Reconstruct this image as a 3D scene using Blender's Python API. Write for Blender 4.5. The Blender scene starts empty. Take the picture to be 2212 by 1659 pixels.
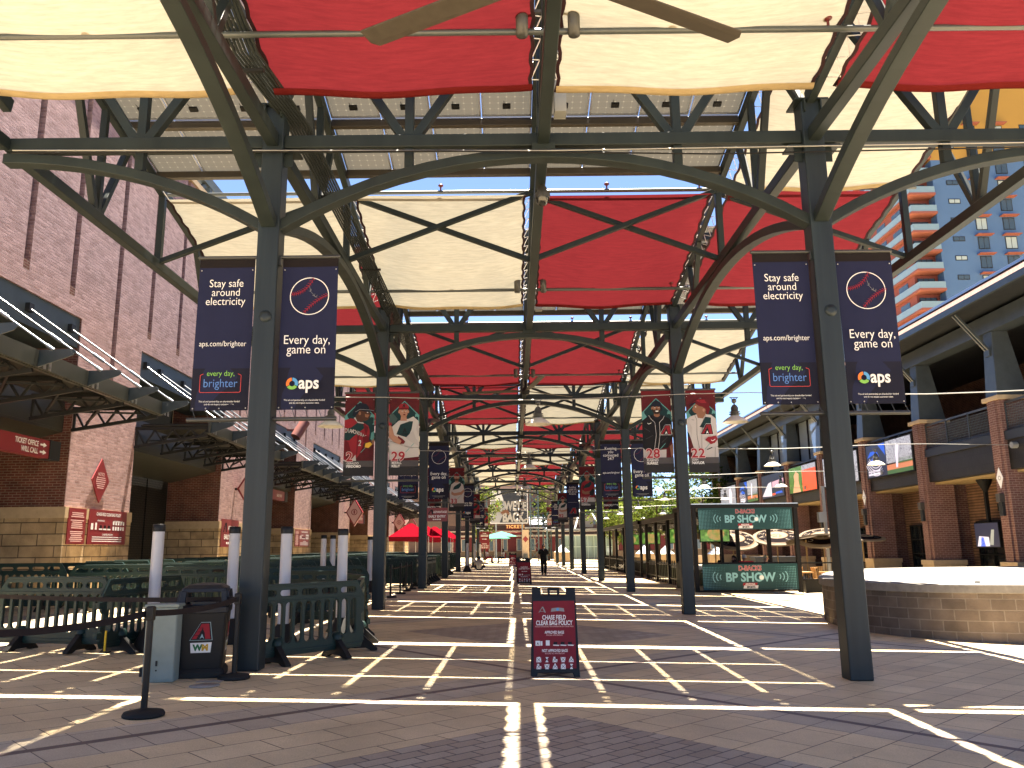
import bpy, bmesh, math, random
from mathutils import Vector, Matrix, Quaternion
R = math.radians
random.seed(7)
SC = bpy.context.scene
COL = SC.collection

# ------------------------------------------------------------ camera
def set_camera():
    f, p, r, y = 1775.0, 0.1977, -0.0109, 0.0014
    fw = Vector((math.sin(y)*math.cos(p), math.cos(y)*math.cos(p), math.sin(p)))
    rt = Vector((math.cos(y), -math.sin(y), 0)); up = rt.cross(fw)
    c, s = math.cos(r), math.sin(r)
    X = c*rt + s*up; Y = -s*rt + c*up; Z = -fw
    m = Matrix(((X.x, Y.x, Z.x, 0), (X.y, Y.y, Z.y, 0), (X.z, Y.z, Z.z, 1.65), (0, 0, 0, 1)))
    cd = bpy.data.cameras.new('camera'); co = bpy.data.objects.new('camera', cd)
    COL.objects.link(co); co.matrix_world = m
    cd.sensor_width = 36; cd.lens = f/2212*36; cd.clip_end = 3000; cd.clip_start = 0.05
    SC.camera = co
set_camera()

# ------------------------------------------------------------ sky, sun, exposure
SUN = Vector((0.05, 0.19, 1.0)).normalized()
w = bpy.data.worlds.new('World'); SC.world = w; w.use_nodes = True
nt = w.node_tree; bg = nt.nodes['Background']
sky = nt.nodes.new('ShaderNodeTexSky'); sky.sky_type = 'NISHITA'; sky.sun_disc = False
sky.sun_elevation = math.asin(SUN.z); sky.sun_rotation = math.atan2(SUN.x, SUN.y)
sky.altitude = 300; sky.air_density = 0.45; sky.dust_density = 0.3; sky.ozone_density = 2.0
nt.links.new(sky.outputs[0], bg.inputs[0]); bg.inputs[1].default_value = 0.05
ld = bpy.data.lights.new('sun', 'SUN'); ld.energy = 5.0; ld.angle = R(0.53); ld.color = (1, .90, .75)
lo = bpy.data.objects.new('sun', ld); COL.objects.link(lo)
lo.rotation_euler = SUN.to_track_quat('Z', 'Y').to_euler(); lo.location = (0, 0, 60)
SC.view_settings.view_transform = 'Standard'; SC.view_settings.look = 'None'
SC.view_settings.exposure = 3.25; SC.view_settings.gamma = 1.0
SC.cycles.max_bounces = 10; SC.cycles.diffuse_bounces = 5; SC.cycles.transmission_bounces = 6
SC.cycles.glossy_bounces = 3; SC.cycles.transparent_max_bounces = 12
SC.cycles.sample_clamp_indirect = 6; SC.cycles.caustics_reflective = False; SC.cycles.caustics_refractive = False
SC.cycles.use_denoising = True

# ------------------------------------------------------------ helpers
GX, GY = -0.0254, 0.003
def gz(x, y): return GX*max(-16, min(16, x)) + GY*min(y, 95)
def V(*a): return Vector(a)

class MB:
    """collects shapes; build() links them as ONE mesh object"""
    def __init__(s): s.v = []; s.f = []; s.sm = []
    def add(s, vs, fs, smooth=False):
        b = len(s.v); s.v += [tuple(p) for p in vs]; s.f += [tuple(i+b for i in f) for f in fs]; s.sm += [smooth]*len(fs)
        return s
    def box(s, c, d, rz=0, rx=0, ry=0):
        M = Matrix.Rotation(rz, 3, 'Z') @ Matrix.Rotation(ry, 3, 'Y') @ Matrix.Rotation(rx, 3, 'X')
        vs = [Vector(c)+M @ Vector((x*d[0]/2, y*d[1]/2, z*d[2]/2)) for x in (-1, 1) for y in (-1, 1) for z in (-1, 1)]
        return s.add(vs, [(0, 1, 3, 2), (4, 6, 7, 5), (0, 4, 5, 1), (2, 3, 7, 6), (0, 2, 6, 4), (1, 5, 7, 3)])
    def cube(s, a, b):
        return s.box([(a[i]+b[i])/2 for i in range(3)], [abs(b[i]-a[i]) for i in range(3)])
    def bar(s, p, q, w, h=None, up=(0, 0, 1)):
        h = h or w; p, q = Vector(p), Vector(q); d = (q-p).normalized(); u = Vector(up)
        if abs(d.dot(u)) > .97: u = Vector((0, 1, 0))
        a = d.cross(u).normalized(); u = a.cross(d)
        vs = [e+a*i*w/2+u*j*h/2 for e in (p, q) for i, j in ((-1, -1), (1, -1), (1, 1), (-1, 1))]
        return s.add(vs, [(3, 2, 1, 0), (4, 5, 6, 7), (0, 1, 5, 4), (1, 2, 6, 5), (2, 3, 7, 6), (3, 0, 4, 7)])
    def path(s, pts, w, h, up=(0, 0, 1)):
        """rectangular section swept along a polyline"""
        P = [Vector(p) for p in pts]; n = len(P); vs = []; fs = []
        for i, p in enumerate(P):
            d = (P[min(i+1, n-1)]-P[max(i-1, 0)]).normalized(); a = d.cross(Vector(up))
            if a.length < 1e-4: a = Vector((1, 0, 0))
            a.normalize(); u = a.cross(d)
            vs += [p+a*i_*w/2+u*j*h/2 for i_, j in ((-1, -1), (1, -1), (1, 1), (-1, 1))]
        for i in range(n-1):
            for k in range(4):
                fs.append((i*4+k, i*4+(k+1) % 4, i*4+4+(k+1) % 4, i*4+4+k))
        fs += [(3, 2, 1, 0), tuple(n*4-4+k for k in range(4))]
        return s.add(vs, fs)
    def tube(s, pts, r, n=8, smooth=True, cap=True):
        P = [Vector(p) for p in pts]; m = len(P); rr = r if isinstance(r, (list, tuple)) else [r]*m; vs = []; fs = []
        a = None
        for i, p in enumerate(P):
            d = (P[min(i+1, m-1)]-P[max(i-1, 0)]).normalized()
            if a is None:
                a = d.cross(Vector((0, 0, 1)) if abs(d.z) < .9 else Vector((1, 0, 0))).normalized()
            else:
                a = (a-d*a.dot(d)).normalized()
            u = d.cross(a)
            vs += [p+(a*math.cos(2*math.pi*k/n)+u*math.sin(2*math.pi*k/n))*rr[i] for k in range(n)]
        for i in range(m-1):
            for k in range(n): fs.append((i*n+k, i*n+(k+1) % n, (i+1)*n+(k+1) % n, (i+1)*n+k))
        s.add(vs, fs, smooth)
        if cap: s.add(vs[:n], [tuple(range(n))[::-1]]); s.add(vs[-n:], [tuple(range(n))])
        return s
    def lathe(s, prof, c=(0, 0, 0), n=20, smooth=True, sx=1, sy=1):
        vs = []; fs = []; m = len(prof)
        for r, z in prof:
            vs += [(c[0]+r*sx*math.cos(2*math.pi*k/n), c[1]+r*sy*math.sin(2*math.pi*k/n), c[2]+z) for k in range(n)]
        for i in range(m-1):
            for k in range(n): fs.append((i*n+k, i*n+(k+1) % n, (i+1)*n+(k+1) % n, (i+1)*n+k))
        return s.add(vs, fs, smooth)
    def prism(s, pts, ext):
        """convex or simple polygon (3-D points) extruded by vector ext"""
        n = len(pts); e = Vector(ext); P = [Vector(p) for p in pts]
        return s.add(P+[p+e for p in P], [tuple(range(n))[::-1], tuple(range(n, 2*n))]+[(i, (i+1) % n, n+(i+1) % n, n+i) for i in range(n)])
    def ball(s, c, r, n=10, sc=(1, 1, 1)):
        prof = [(math.sin(math.pi*i/n)*r, -math.cos(math.pi*i/n)*r*sc[2]) for i in range(n+1)]
        return s.lathe([(max(a, 1e-4), b) for a, b in prof], c, n*2, True, sc[0], sc[1])
    def quad(s, a, b, c, d): return s.add([a, b, c, d], [(0, 1, 2, 3)])
    def grid(s, fn, nu, nv, smooth=True):
        vs = [fn(i/nu, j/nv) for j in range(nv+1) for i in range(nu+1)]
        return s.add(vs, [(j*(nu+1)+i, j*(nu+1)+i+1, (j+1)*(nu+1)+i+1, (j+1)*(nu+1)+i) for j in range(nv) for i in range(nu)], smooth)
    def mesh(s, name, mat):
        me = bpy.data.meshes.new(name); me.from_pydata(s.v, [], s.f); me.materials.append(mat)
        me.polygons.foreach_set('use_smooth', s.sm); me.update()
        return me
    def build(s, name, mat, parent=None, bevel=0, fix=True):
        me = s.mesh(name, mat)
        if fix:
            bm = bmesh.new(); bm.from_mesh(me); bmesh.ops.recalc_face_normals(bm, faces=bm.faces); bm.to_mesh(me); bm.free()
        o = bpy.data.objects.new(name, me); COL.objects.link(o)
        if parent: o.parent = parent
        if bevel:
            b = o.modifiers.new('b', 'BEVEL'); b.width = bevel; b.segments = 2; b.limit_method = 'ANGLE'; b.angle_limit = R(40)
        return o

def tag(o, label=None, cat=None, group=None, kind=None):
    if label: o['label'] = label
    if cat: o['category'] = cat
    if group: o['group'] = group
    if kind: o['kind'] = kind
    return o
def thing(name, label, cat, loc=(0, 0, 0), rz=0, group=None):
    o = bpy.data.objects.new(name, None); COL.objects.link(o); o.location = loc; o.rotation_euler = (0, 0, rz)
    o.empty_display_size = .2
    return tag(o, label, cat, group)
KIDS = {}
def kids(o): return [c for c in bpy.data.objects if c.parent == o]
def copy_tree(o, parent=None, cache={}):
    c = o.copy(); COL.objects.link(c)
    if parent: c.parent = parent
    if o.name not in cache: cache[o.name] = [k.name for k in kids(o)]
    for k in cache[o.name]: copy_tree(bpy.data.objects[k], c)
    return c
def dup(o, loc, rz=0, label=None, group=None, scale=None):
    c = copy_tree(o); c.location = loc; c.rotation_euler = (0, 0, rz)
    if label: c['label'] = label
    if group: c['group'] = group
    if scale: c.scale = scale
    return c

# ------------------------------------------------------------ materials
MATS = {}
def mat(name, col, rough=.6, metal=0, spec=.5, noise=0, nscale=8, bump=0, emit=0, streak=0, tr=None):
    if name in MATS: return MATS[name]
    col = tuple(c*.76 for c in col)
    if spec == .5 and rough >= .5: spec = .15
    m = bpy.data.materials.new(name); m.use_nodes = True; t = m.node_tree; b = t.nodes['Principled BSDF']
    b.inputs['Base Color'].default_value = (*col, 1); b.inputs['Roughness'].default_value = rough
    b.inputs['Metallic'].default_value = metal; b.inputs['Specular IOR Level'].default_value = spec
    if emit:
        b.inputs['Emission Color'].default_value = (*col, 1); b.inputs['Emission Strength'].default_value = emit
    if noise or bump or streak:
        tc = t.nodes.new('ShaderNodeTexCoord'); n = t.nodes.new('ShaderNodeTexNoise')
        mp = t.nodes.new('ShaderNodeMapping'); t.links.new(tc.outputs['Object'], mp.inputs[0])
        if streak: mp.inputs['Scale'].default_value = (1, 1, streak)
        t.links.new(mp.outputs[0], n.inputs['Vector'])
        n.inputs['Scale'].default_value = nscale; n.inputs['Detail'].default_value = 6; n.inputs['Roughness'].default_value = .6
        if noise:
            r = t.nodes.new('ShaderNodeValToRGB'); r.color_ramp.elements[0].position = .28; r.color_ramp.elements[1].position = .72
            r.color_ramp.elements[0].color = (*[c*(1-noise) for c in col], 1); r.color_ramp.elements[1].color = (*[min(1, c*(1+noise)) for c in col], 1)
            t.links.new(n.outputs['Fac'], r.inputs[0]); t.links.new(r.outputs[0], b.inputs['Base Color'])
            rr = t.nodes.new('ShaderNodeMapRange'); rr.inputs[3].default_value = rough*.85; rr.inputs[4].default_value = min(1, rough*1.15)
            t.links.new(n.outputs['Fac'], rr.inputs[0]); t.links.new(rr.outputs[0], b.inputs['Roughness'])
        if bump:
            bp = t.nodes.new('ShaderNodeBump'); bp.inputs['Strength'].default_value = bump; bp.inputs['Distance'].default_value = .02
            t.links.new(n.outputs['Fac'], bp.inputs['Height']); t.links.new(bp.outputs[0], b.inputs['Normal'])
    MATS[name] = m
    return m

def N(t, kind, **kw):
    n = t.nodes.new(kind)
    for k, v in kw.items(): setattr(n, k, v)
    return n
def math_(t, op, a, b=None):
    n = t.nodes.new('ShaderNodeMath'); n.operation = op
    for i, x in enumerate((a, b)):
        if x is None: continue
        if isinstance(x, (int, float)): n.inputs[i].default_value = x
        else: t.links.new(x, n.inputs[i])
    return n.outputs[0]
def mixc(t, fac, a, b):
    n = t.nodes.new('ShaderNodeMix'); n.data_type = 'RGBA'
    for i, x in ((0, fac), (6, a), (7, b)):
        if isinstance(x, (int, float)): n.inputs[i].default_value = x
        elif isinstance(x, tuple): n.inputs[i].default_value = (*x, 1)
        else: t.links.new(x, n.inputs[i])
    return n.outputs[2]

def fabric_mat(name, col, tcol, trans=.55):
    """woven shade cloth: diffuse front plus light coming through"""
    m = bpy.data.materials.new(name); m.use_nodes = True; t = m.node_tree; t.nodes.clear()
    out = N(t, 'ShaderNodeOutputMaterial'); mx = N(t, 'ShaderNodeMixShader'); mx.inputs[0].default_value = trans
    d = N(t, 'ShaderNodeBsdfDiffuse'); tr = N(t, 'ShaderNodeBsdfTranslucent')
    tc = N(t, 'ShaderNodeTexCoord'); mp = N(t, 'ShaderNodeMapping'); mp.inputs['Scale'].default_value = (1.3, 9, 1)
    t.links.new(tc.outputs['Object'], mp.inputs[0])
    n = N(t, 'ShaderNodeTexNoise'); n.inputs['Scale'].default_value = 2.2; n.inputs['Detail'].default_value = 8; n.inputs['Roughness'].default_value = .7
    t.links.new(mp.outputs[0], n.inputs['Vector'])
    r = N(t, 'ShaderNodeMapRange'); r.inputs[1].default_value = .3; r.inputs[2].default_value = .7; r.inputs[3].default_value = .76; r.inputs[4].default_value = 1.10  # stretched streaks paint the light and dark of wrinkles into the cloth colour
    t.links.new(n.outputs['Fac'], r.inputs[0])
    for s, c in ((d, col), (tr, tcol)):
        v = N(t, 'ShaderNodeVectorMath'); v.operation = 'SCALE'; v.inputs[0].default_value = tuple(q*.74 for q in c)
        t.links.new(r.outputs[0], v.inputs['Scale']); t.links.new(v.outputs[0], s.inputs['Color'])
    t.links.new(d.outputs[0], mx.inputs[1]); t.links.new(tr.outputs[0], mx.inputs[2]); t.links.new(mx.outputs[0], out.inputs[0])
    MATS[name] = m
    return m

def brick_mat(name, c1, c2, mortar, bw, bh, ms=.012, bump=.4, rough=.85, axis='YZ', off=.5, nz=.25):
    """bricks in object space on a vertical wall (axis: which pair spans the wall) """
    if name in MATS: return MATS[name]
    c1, c2, mortar = (tuple(q*.76 for q in c) for c in (c1, c2, mortar))
    m = bpy.data.materials.new(name); m.use_nodes = True; t = m.node_tree; b = t.nodes['Principled BSDF']
    tc = N(t, 'ShaderNodeTexCoord'); sp = N(t, 'ShaderNodeSeparateXYZ'); cb = N(t, 'ShaderNodeCombineXYZ')
    t.links.new(tc.outputs['Object'], sp.inputs[0])
    ge = N(t, 'ShaderNodeNewGeometry'); sn = N(t, 'ShaderNodeSeparateXYZ'); t.links.new(ge.outputs['True Normal'], sn.inputs[0])
    ax = math_(t, 'GREATER_THAN', math_(t, 'ABSOLUTE', sn.outputs[0]), .7)     # faces looking along x use y for their courses
    mu = N(t, 'ShaderNodeMix'); t.links.new(ax, mu.inputs[0]); t.links.new(sp.outputs[0], mu.inputs[2]); t.links.new(sp.outputs[1], mu.inputs[3])
    t.links.new(mu.outputs[0], cb.inputs[0]); t.links.new(sp.outputs[2], cb.inputs[1])
    br = N(t, 'ShaderNodeTexBrick'); t.links.new(cb.outputs[0], br.inputs['Vector']); br.offset = off
    br.inputs['Color1'].default_value = (*c1, 1); br.inputs['Color2'].default_value = (*c2, 1); br.inputs['Mortar'].default_value = (*mortar, 1)
    br.inputs['Scale'].default_value = 1; br.inputs['Mortar Size'].default_value = ms; br.inputs['Brick Width'].default_value = bw; br.inputs['Row Height'].default_value = bh
    br.inputs['Mortar Smooth'].default_value = .2; br.inputs['Bias'].default_value = -.1
    n = N(t, 'ShaderNodeTexNoise'); n.inputs['Scale'].default_value = 2.5; n.inputs['Detail'].default_value = 7; t.links.new(tc.outputs['Object'], n.inputs['Vector'])
    r = N(t, 'ShaderNodeMapRange'); r.inputs[1].default_value = .3; r.inputs[2].default_value = .7; r.inputs[3].default_value = 1-nz; r.inputs[4].default_value = 1+nz
    t.links.new(n.outputs['Fac'], r.inputs[0])
    v = N(t, 'ShaderNodeVectorMath'); v.operation = 'SCALE'; t.links.new(br.outputs['Color'], v.inputs[0]); t.links.new(r.outputs[0], v.inputs['Scale'])
    t.links.new(v.outputs[0], b.inputs['Base Color']); b.inputs['Roughness'].default_value = rough; b.inputs['Specular IOR Level'].default_value = .25
    n2 = N(t, 'ShaderNodeTexNoise'); n2.inputs['Scale'].default_value = 24; n2.inputs['Detail'].default_value = 4; t.links.new(tc.outputs['Object'], n2.inputs['Vector'])
    lum = N(t, 'ShaderNodeRGBToBW'); t.links.new(br.outputs['Color'], lum.inputs[0])
    h = math_(t, 'ADD', math_(t, 'MULTIPLY', br.outputs['Fac'], -1.0), math_(t, 'ADD', math_(t, 'MULTIPLY', n2.outputs['Fac'], .7), math_(t, 'MULTIPLY', lum.outputs[0], 2.0)))
    bp = N(t, 'ShaderNodeBump'); bp.inputs['Strength'].default_value = bump; bp.inputs['Distance'].default_value = .02
    t.links.new(h, bp.inputs['Height']); t.links.new(bp.outputs[0], b.inputs['Normal'])
    MATS[name] = m
    return m

# ------------------------------------------------------------ flat graphics: text and polygons mapped to a plane
def glyphs(body, size, align='CENTER', xs=.87, bold=0.0, shear=0, lh=1.0, cs=1.0, cache={}):
    key = (body, size, align, xs, bold, shear, lh, cs)
    if key not in cache:
        cu = bpy.data.curves.new('lettering', 'FONT'); cu.body = body; cu.size = size; cu.align_x = align; cu.offset = bold*size
        cu.shear = shear; cu.space_line = lh; cu.space_character = cs; cu.resolution_u = 3
        o = bpy.data.objects.new('lettering', cu); me = bpy.data.meshes.new_from_object(o)
        cache[key] = ([(p.co.x*xs, p.co.y) for p in me.vertices], [tuple(p.vertices) for p in me.polygons])
        bpy.data.objects.remove(o); bpy.data.curves.remove(cu); bpy.data.meshes.remove(me)
    return cache[key]
class Plane:
    """a drawing plane: origin o, unit axes u (right) and v (up); n points at the viewer; bend(u, v) moves along n"""
    def __init__(s, o, u, v, bend=None):
        s.o, s.u, s.v = Vector(o), Vector(u).normalized(), Vector(v).normalized(); s.n = s.u.cross(s.v); s.bend = bend
    def at(s, a, b, lift=0):
        return s.o+s.u*a+s.v*b+s.n*(lift+(s.bend(a, b) if s.bend else 0))
    def text(s, mb, body, a, b, size, lift=.004, **kw):
        vs, fs = glyphs(body, size, **kw)
        mb.add([s.at(a+x, b+y, lift) for x, y in vs], fs); return s
    def poly(s, mb, pts, lift=.003):
        mb.add([s.at(a, b, lift) for a, b in pts], [tuple(range(len(pts)))]); return s
    def rect(s, mb, a0, b0, a1, b1, lift=.003): return s.poly(mb, [(a0, b0), (a1, b0), (a1, b1), (a0, b1)], lift)
    def ell(s, mb, a, b, ra, rb=None, lift=.003, n=20, t0=0, t1=360):
        rb = rb or ra
        return s.poly(mb, [(a+ra*math.cos(R(t0+(t1-t0)*k/n)), b+rb*math.sin(R(t0+(t1-t0)*k/n))) for k in range(n+(0 if t1-t0 == 360 else 1))], lift)
    def line(s, mb, pts, w, lift=.003):
        for (x0, y0), (x1, y1) in zip(pts, pts[1:]):
            L = math.hypot(x1-x0, y1-y0) or 1; nx, ny = -(y1-y0)/L*w/2, (x1-x0)/L*w/2
            s.poly(mb, [(x0-nx, y0-ny), (x1-nx, y1-ny), (x1+nx, y1+ny), (x0+nx, y0+ny)], lift)
        return s
    def arc(s, mb, a, b, r, t0, t1, w, lift=.003, n=16):
        for k in range(n):
            p, q = R(t0+(t1-t0)*k/n), R(t0+(t1-t0)*(k+1)/n)
            s.poly(mb, [(a+(r-w/2)*math.cos(p), b+(r-w/2)*math.sin(p)), (a+(r+w/2)*math.cos(p), b+(r+w/2)*math.sin(p)), (a+(r+w/2)*math.cos(q), b+(r+w/2)*math.sin(q)), (a+(r-w/2)*math.cos(q), b+(r-w/2)*math.sin(q))], lift)
        return s
ORD = ['', 'first', 'second', 'third', 'fourth', 'fifth', 'sixth', 'seventh', 'eighth', 'ninth', 'tenth', 'eleventh', 'twelfth', 'thirteenth', 'fourteenth', 'fifteenth', 'sixteenth']
# ============================================================ ground
XL, XR, XC, HB = -3.4725, 4.51, 0.519, 3.991
XO = [XL-HB, XL, XC, XR, XR+HB]           # the five purlin lines
Y1, BAY = 11.33, 10.533
def YK(k): return Y1+(k-1)*BAY
ZB = 7.6                                   # beam centre
def ZC(y, k): return 10.35-.204*(y-YK(k))  # top chord of bay k
NB = 8                                     # column lines

def plaza_mat():
    m = bpy.data.materials.new('plaza_pavers'); m.use_nodes = True; t = m.node_tree; b = t.nodes['Principled BSDF']
    tc = N(t, 'ShaderNodeTexCoord'); sp = N(t, 'ShaderNodeSeparateXYZ'); t.links.new(tc.outputs['Object'], sp.inputs[0])
    dx = math_(t, 'SUBTRACT', sp.outputs[0], XC); dy = math_(t, 'SUBTRACT', sp.outputs[1], Y1-BAY/2)
    # diagonal coordinates
    u = math_(t, 'MULTIPLY', math_(t, 'ADD', dx, dy), .70711); v = math_(t, 'MULTIPLY', math_(t, 'SUBTRACT', dy, dx), .70711)
    uv = N(t, 'ShaderNodeCombineXYZ'); t.links.new(u, uv.inputs[0]); t.links.new(v, uv.inputs[1])
    P = BAY*.70711
    def cell(x):   # distance from the centre of its diamond
        return math_(t, 'ABSOLUTE', math_(t, 'SUBTRACT', math_(t, 'PINGPONG', math_(t, 'ADD', x, P*200), P/2), 0))
    cu, cv = cell(u), cell(v)
    s = math_(t, 'MAXIMUM', cu, cv)                       # 0 in the centre, P/2 on the lattice lines
    def bricks(bw, bh, ms, c1, c2, mo, off=.5):
        br = N(t, 'ShaderNodeTexBrick'); br.offset = off; t.links.new(uv.outputs[0], br.inputs['Vector'])
        for k, x in (('Color1', c1), ('Color2', c2), ('Mortar', mo)): br.inputs[k].default_value = (*x, 1)
        br.inputs['Scale'].default_value = 1; br.inputs['Mortar Size'].default_value = ms; br.inputs['Brick Width'].default_value = bw; br.inputs['Row Height'].default_value = bh
        br.inputs['Mortar Smooth'].default_value = .1; br.inputs['Bias'].default_value = 0
        return br
    tan = bricks(.62, .41, .006, (.58, .455, .27), (.50, .385, .225), (.085, .065, .045))
    brk = bricks(.31, .155, .008, (.28, .22, .155), (.38, .32, .24), (.06, .05, .048), .5)
    gry = bricks(.41, .41, .005, (.46, .385, .275), (.38, .315, .22), (.08, .07, .06), 0)
    par_u = math_(t, 'GREATER_THAN', math_(t, 'MODULO', math_(t, 'ADD', u, P*200.5), P*2), P); par_v = math_(t, 'GREATER_THAN', math_(t, 'MODULO', math_(t, 'ADD', v, P*200.5), P*2), P)
    same = math_(t, 'COMPARE', par_u, par_v); 
    core = math_(t, 'MULTIPLY', math_(t, 'LESS_THAN', s, 1.86), same)
    band = math_(t, 'GREATER_THAN', s, P/2-.47); course = math_(t, 'GREATER_THAN', s, P/2-.055)
    col = mixc(t, band, tan.outputs['Color'], gry.outputs['Color']); col = mixc(t, core, col, brk.outputs['Color'])
    col = mixc(t, course, col, (.105, .075, .065))
    n = N(t, 'ShaderNodeTexNoise'); n.inputs['Scale'].default_value = .9; n.inputs['Detail'].default_value = 8; n.inputs['Roughness'].default_value = .65; t.links.new(tc.outputs['Object'], n.inputs['Vector'])
    r = N(t, 'ShaderNodeMapRange'); r.inputs[1].default_value = .3; r.inputs[2].default_value = .7; r.inputs[3].default_value = .78; r.inputs[4].default_value = 1.18; t.links.new(n.outputs['Fac'], r.inputs[0])
    n3 = N(t, 'ShaderNodeTexNoise'); n3.inputs['Scale'].default_value = 90; n3.inputs['Detail'].default_value = 3; t.links.new(tc.outputs['Object'], n3.inputs['Vector'])
    r3 = N(t, 'ShaderNodeMapRange'); r3.inputs[1].default_value = .25; r3.inputs[2].default_value = .75; r3.inputs[3].default_value = .8; r3.inputs[4].default_value = 1.2; t.links.new(n3.outputs['Fac'], r3.inputs[0])
    vs = N(t, 'ShaderNodeVectorMath'); vs.operation = 'SCALE'; t.links.new(col, vs.inputs[0]); t.links.new(math_(t, 'MULTIPLY', r.outputs[0], r3.outputs[0]), vs.inputs['Scale'])
    # small dark gum spots
    vo = N(t, 'ShaderNodeTexVoronoi'); vo.inputs['Scale'].default_value = 1.1; t.links.new(tc.outputs['Object'], vo.inputs['Vector'])
    col2 = mixc(t, math_(t, 'MULTIPLY', math_(t, 'LESS_THAN', vo.outputs['Distance'], .022), .6), vs.outputs[0], (.03, .025, .022))
    t.links.new(col2, b.inputs['Base Color'])
    rr = N(t, 'ShaderNodeMapRange'); rr.inputs[3].default_value = .45; rr.inputs[4].default_value = .75; t.links.new(n.outputs['Fac'], rr.inputs[0]); t.links.new(rr.outputs[0], b.inputs['Roughness'])
    b.inputs['Specular IOR Level'].default_value = .4
    mf = mixc(t, core, mixc(t, band, tan.outputs['Fac'], gry.outputs['Fac']), brk.outputs['Fac'])
    h = math_(t, 'ADD', math_(t, 'MULTIPLY', mf, -1), math_(t, 'MULTIPLY', n3.outputs['Fac'], .35))
    bp = N(t, 'ShaderNodeBump'); bp.inputs['Strength'].default_value = .35; bp.inputs['Distance'].default_value = .006; t.links.new(h, bp.inputs['Height']); t.links.new(bp.outputs[0], b.inputs['Normal'])
    return m
gb = MB()
xs = [-400, -60, -16, -8, 0, 8, 16, 60, 400]; ys = [-60, -10, 0, 20, 40, 60, 80, 95, 140, 400, 1500]
gb.add([(x, y, gz(x, y)) for y in ys for x in xs], [(j*9+i, j*9+i+1, (j+1)*9+i+1, (j+1)*9+i) for j in range(len(ys)-1) for i in range(8)])
tag(gb.build('plaza_ground', plaza_mat()), 'brown diagonal paver plaza with dark brick diamonds', 'ground', kind='structure')

# ============================================================ canopy steel
STEEL = mat('green_steel', (.017, .0245, .0245), .5, 0, .22, .22, 3.0, streak=.15)
STEELW = mat('weathered_steel', (.014, .022, .026), .45, 0, .3, .45, 5.0, streak=.06)
DARK = mat('dark_metal', (.02, .021, .022), .5)
ALU = mat('aluminium', (.55, .57, .6), .35, .8)
CREAM = fabric_mat('cream_shade_cloth', (.76, .70, .56), (.112, .107, .088), .5)
RED = fabric_mat('red_shade_cloth', (.17, .024, .028), (.062, .0065, .0085), .5)
CREAMH = fabric_mat('cream_hem', (.55, .43, .25), (.5, .36, .17), .35)
REDH = fabric_mat('red_hem', (.16, .02, .02), (.16, .015, .015), .3)
CORD = mat('white_cord', (.8, .8, .78), .6)
CONDUIT = mat('conduit_grey', (.028, .034, .034), .5)

def arch_pts(a, b, za, zt, n=14, half=None):
    """circular arch between two points a and b (xy), springing at za, apex zt; half: 'L' or 'R' gives one half only, apex at a or b"""
    a, b = Vector(a), Vector(b); L = (b-a).length; h = zt-za
    out = []
    for i in range(n+1):
        s = i/n
        d = (s-.5)*L if half is None else (s*L if half == 'L' else (1-s)*L)
        hs = L/2 if half is None else L
        Rr = (hs*hs+h*h)/(2*h); z = zt-(Rr-math.sqrt(max(0, Rr*Rr-d*d)))
        p = a.lerp(b, s); out.append((p.x, p.y, z))
    return out

ROWN = {1: 'nearest', 2: 'second', 3: 'third', 4: 'fourth', 5: 'fifth', 6: 'sixth', 7: 'seventh', 8: 'farthest'}
COLNOTE = {('L', 1): 'streaked dark green steel column beside the black trash can', ('R', 1): 'dark green steel column in front of the curved block planter'}
def column(k, x, side):
    y = YK(k); base = gz(x, y)
    note = COLNOTE.get((side, k), '%s dark green steel column of the %s row from the camera' % (ROWN[k], 'left' if side == 'L' else 'right'))
    t = thing('steel_column', note, 'column', (x, y, base), 0, 'columns of the shade canopy')
    MB().box((0, 0, (8.15-base)/2), (.31, .31, 8.15-base)).build('shaft', STEELW, t, .018)
    c = MB(); c.box((0, 0, 8.16-base), (.5, .4, .03)); c.box((-.12, -.2, 8.05-base), (.02, .06, .2)); c.box((.12, -.2, 8.05-base), (.02, .06, .2))
    c.build('cap_plate', STEEL, t)
    for sx in (-1, 1):
        b = MB(); b.box((sx*.27, 0, ZB-.16-base), (.22, .3, .025)); b.box((sx*.22, -.06, ZB-.28-base), (.12, .02, .22)); b.build('beam_bracket', STEEL, t)
    if k <= 2:
        f = MB(); f.lathe([(.085, 0), (.085, .012), (.03, .014), (.001, .014)], (0, 0, 0), 18)
        o = f.build('round_cover', STEELW, t); o.location = (0.02, -.155, 4.9-base); o.rotation_euler = (R(90), 0, 0)
for k in range(1, NB+1):
    column(k, XL, 'L'); column(k, XR, 'R')

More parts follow.
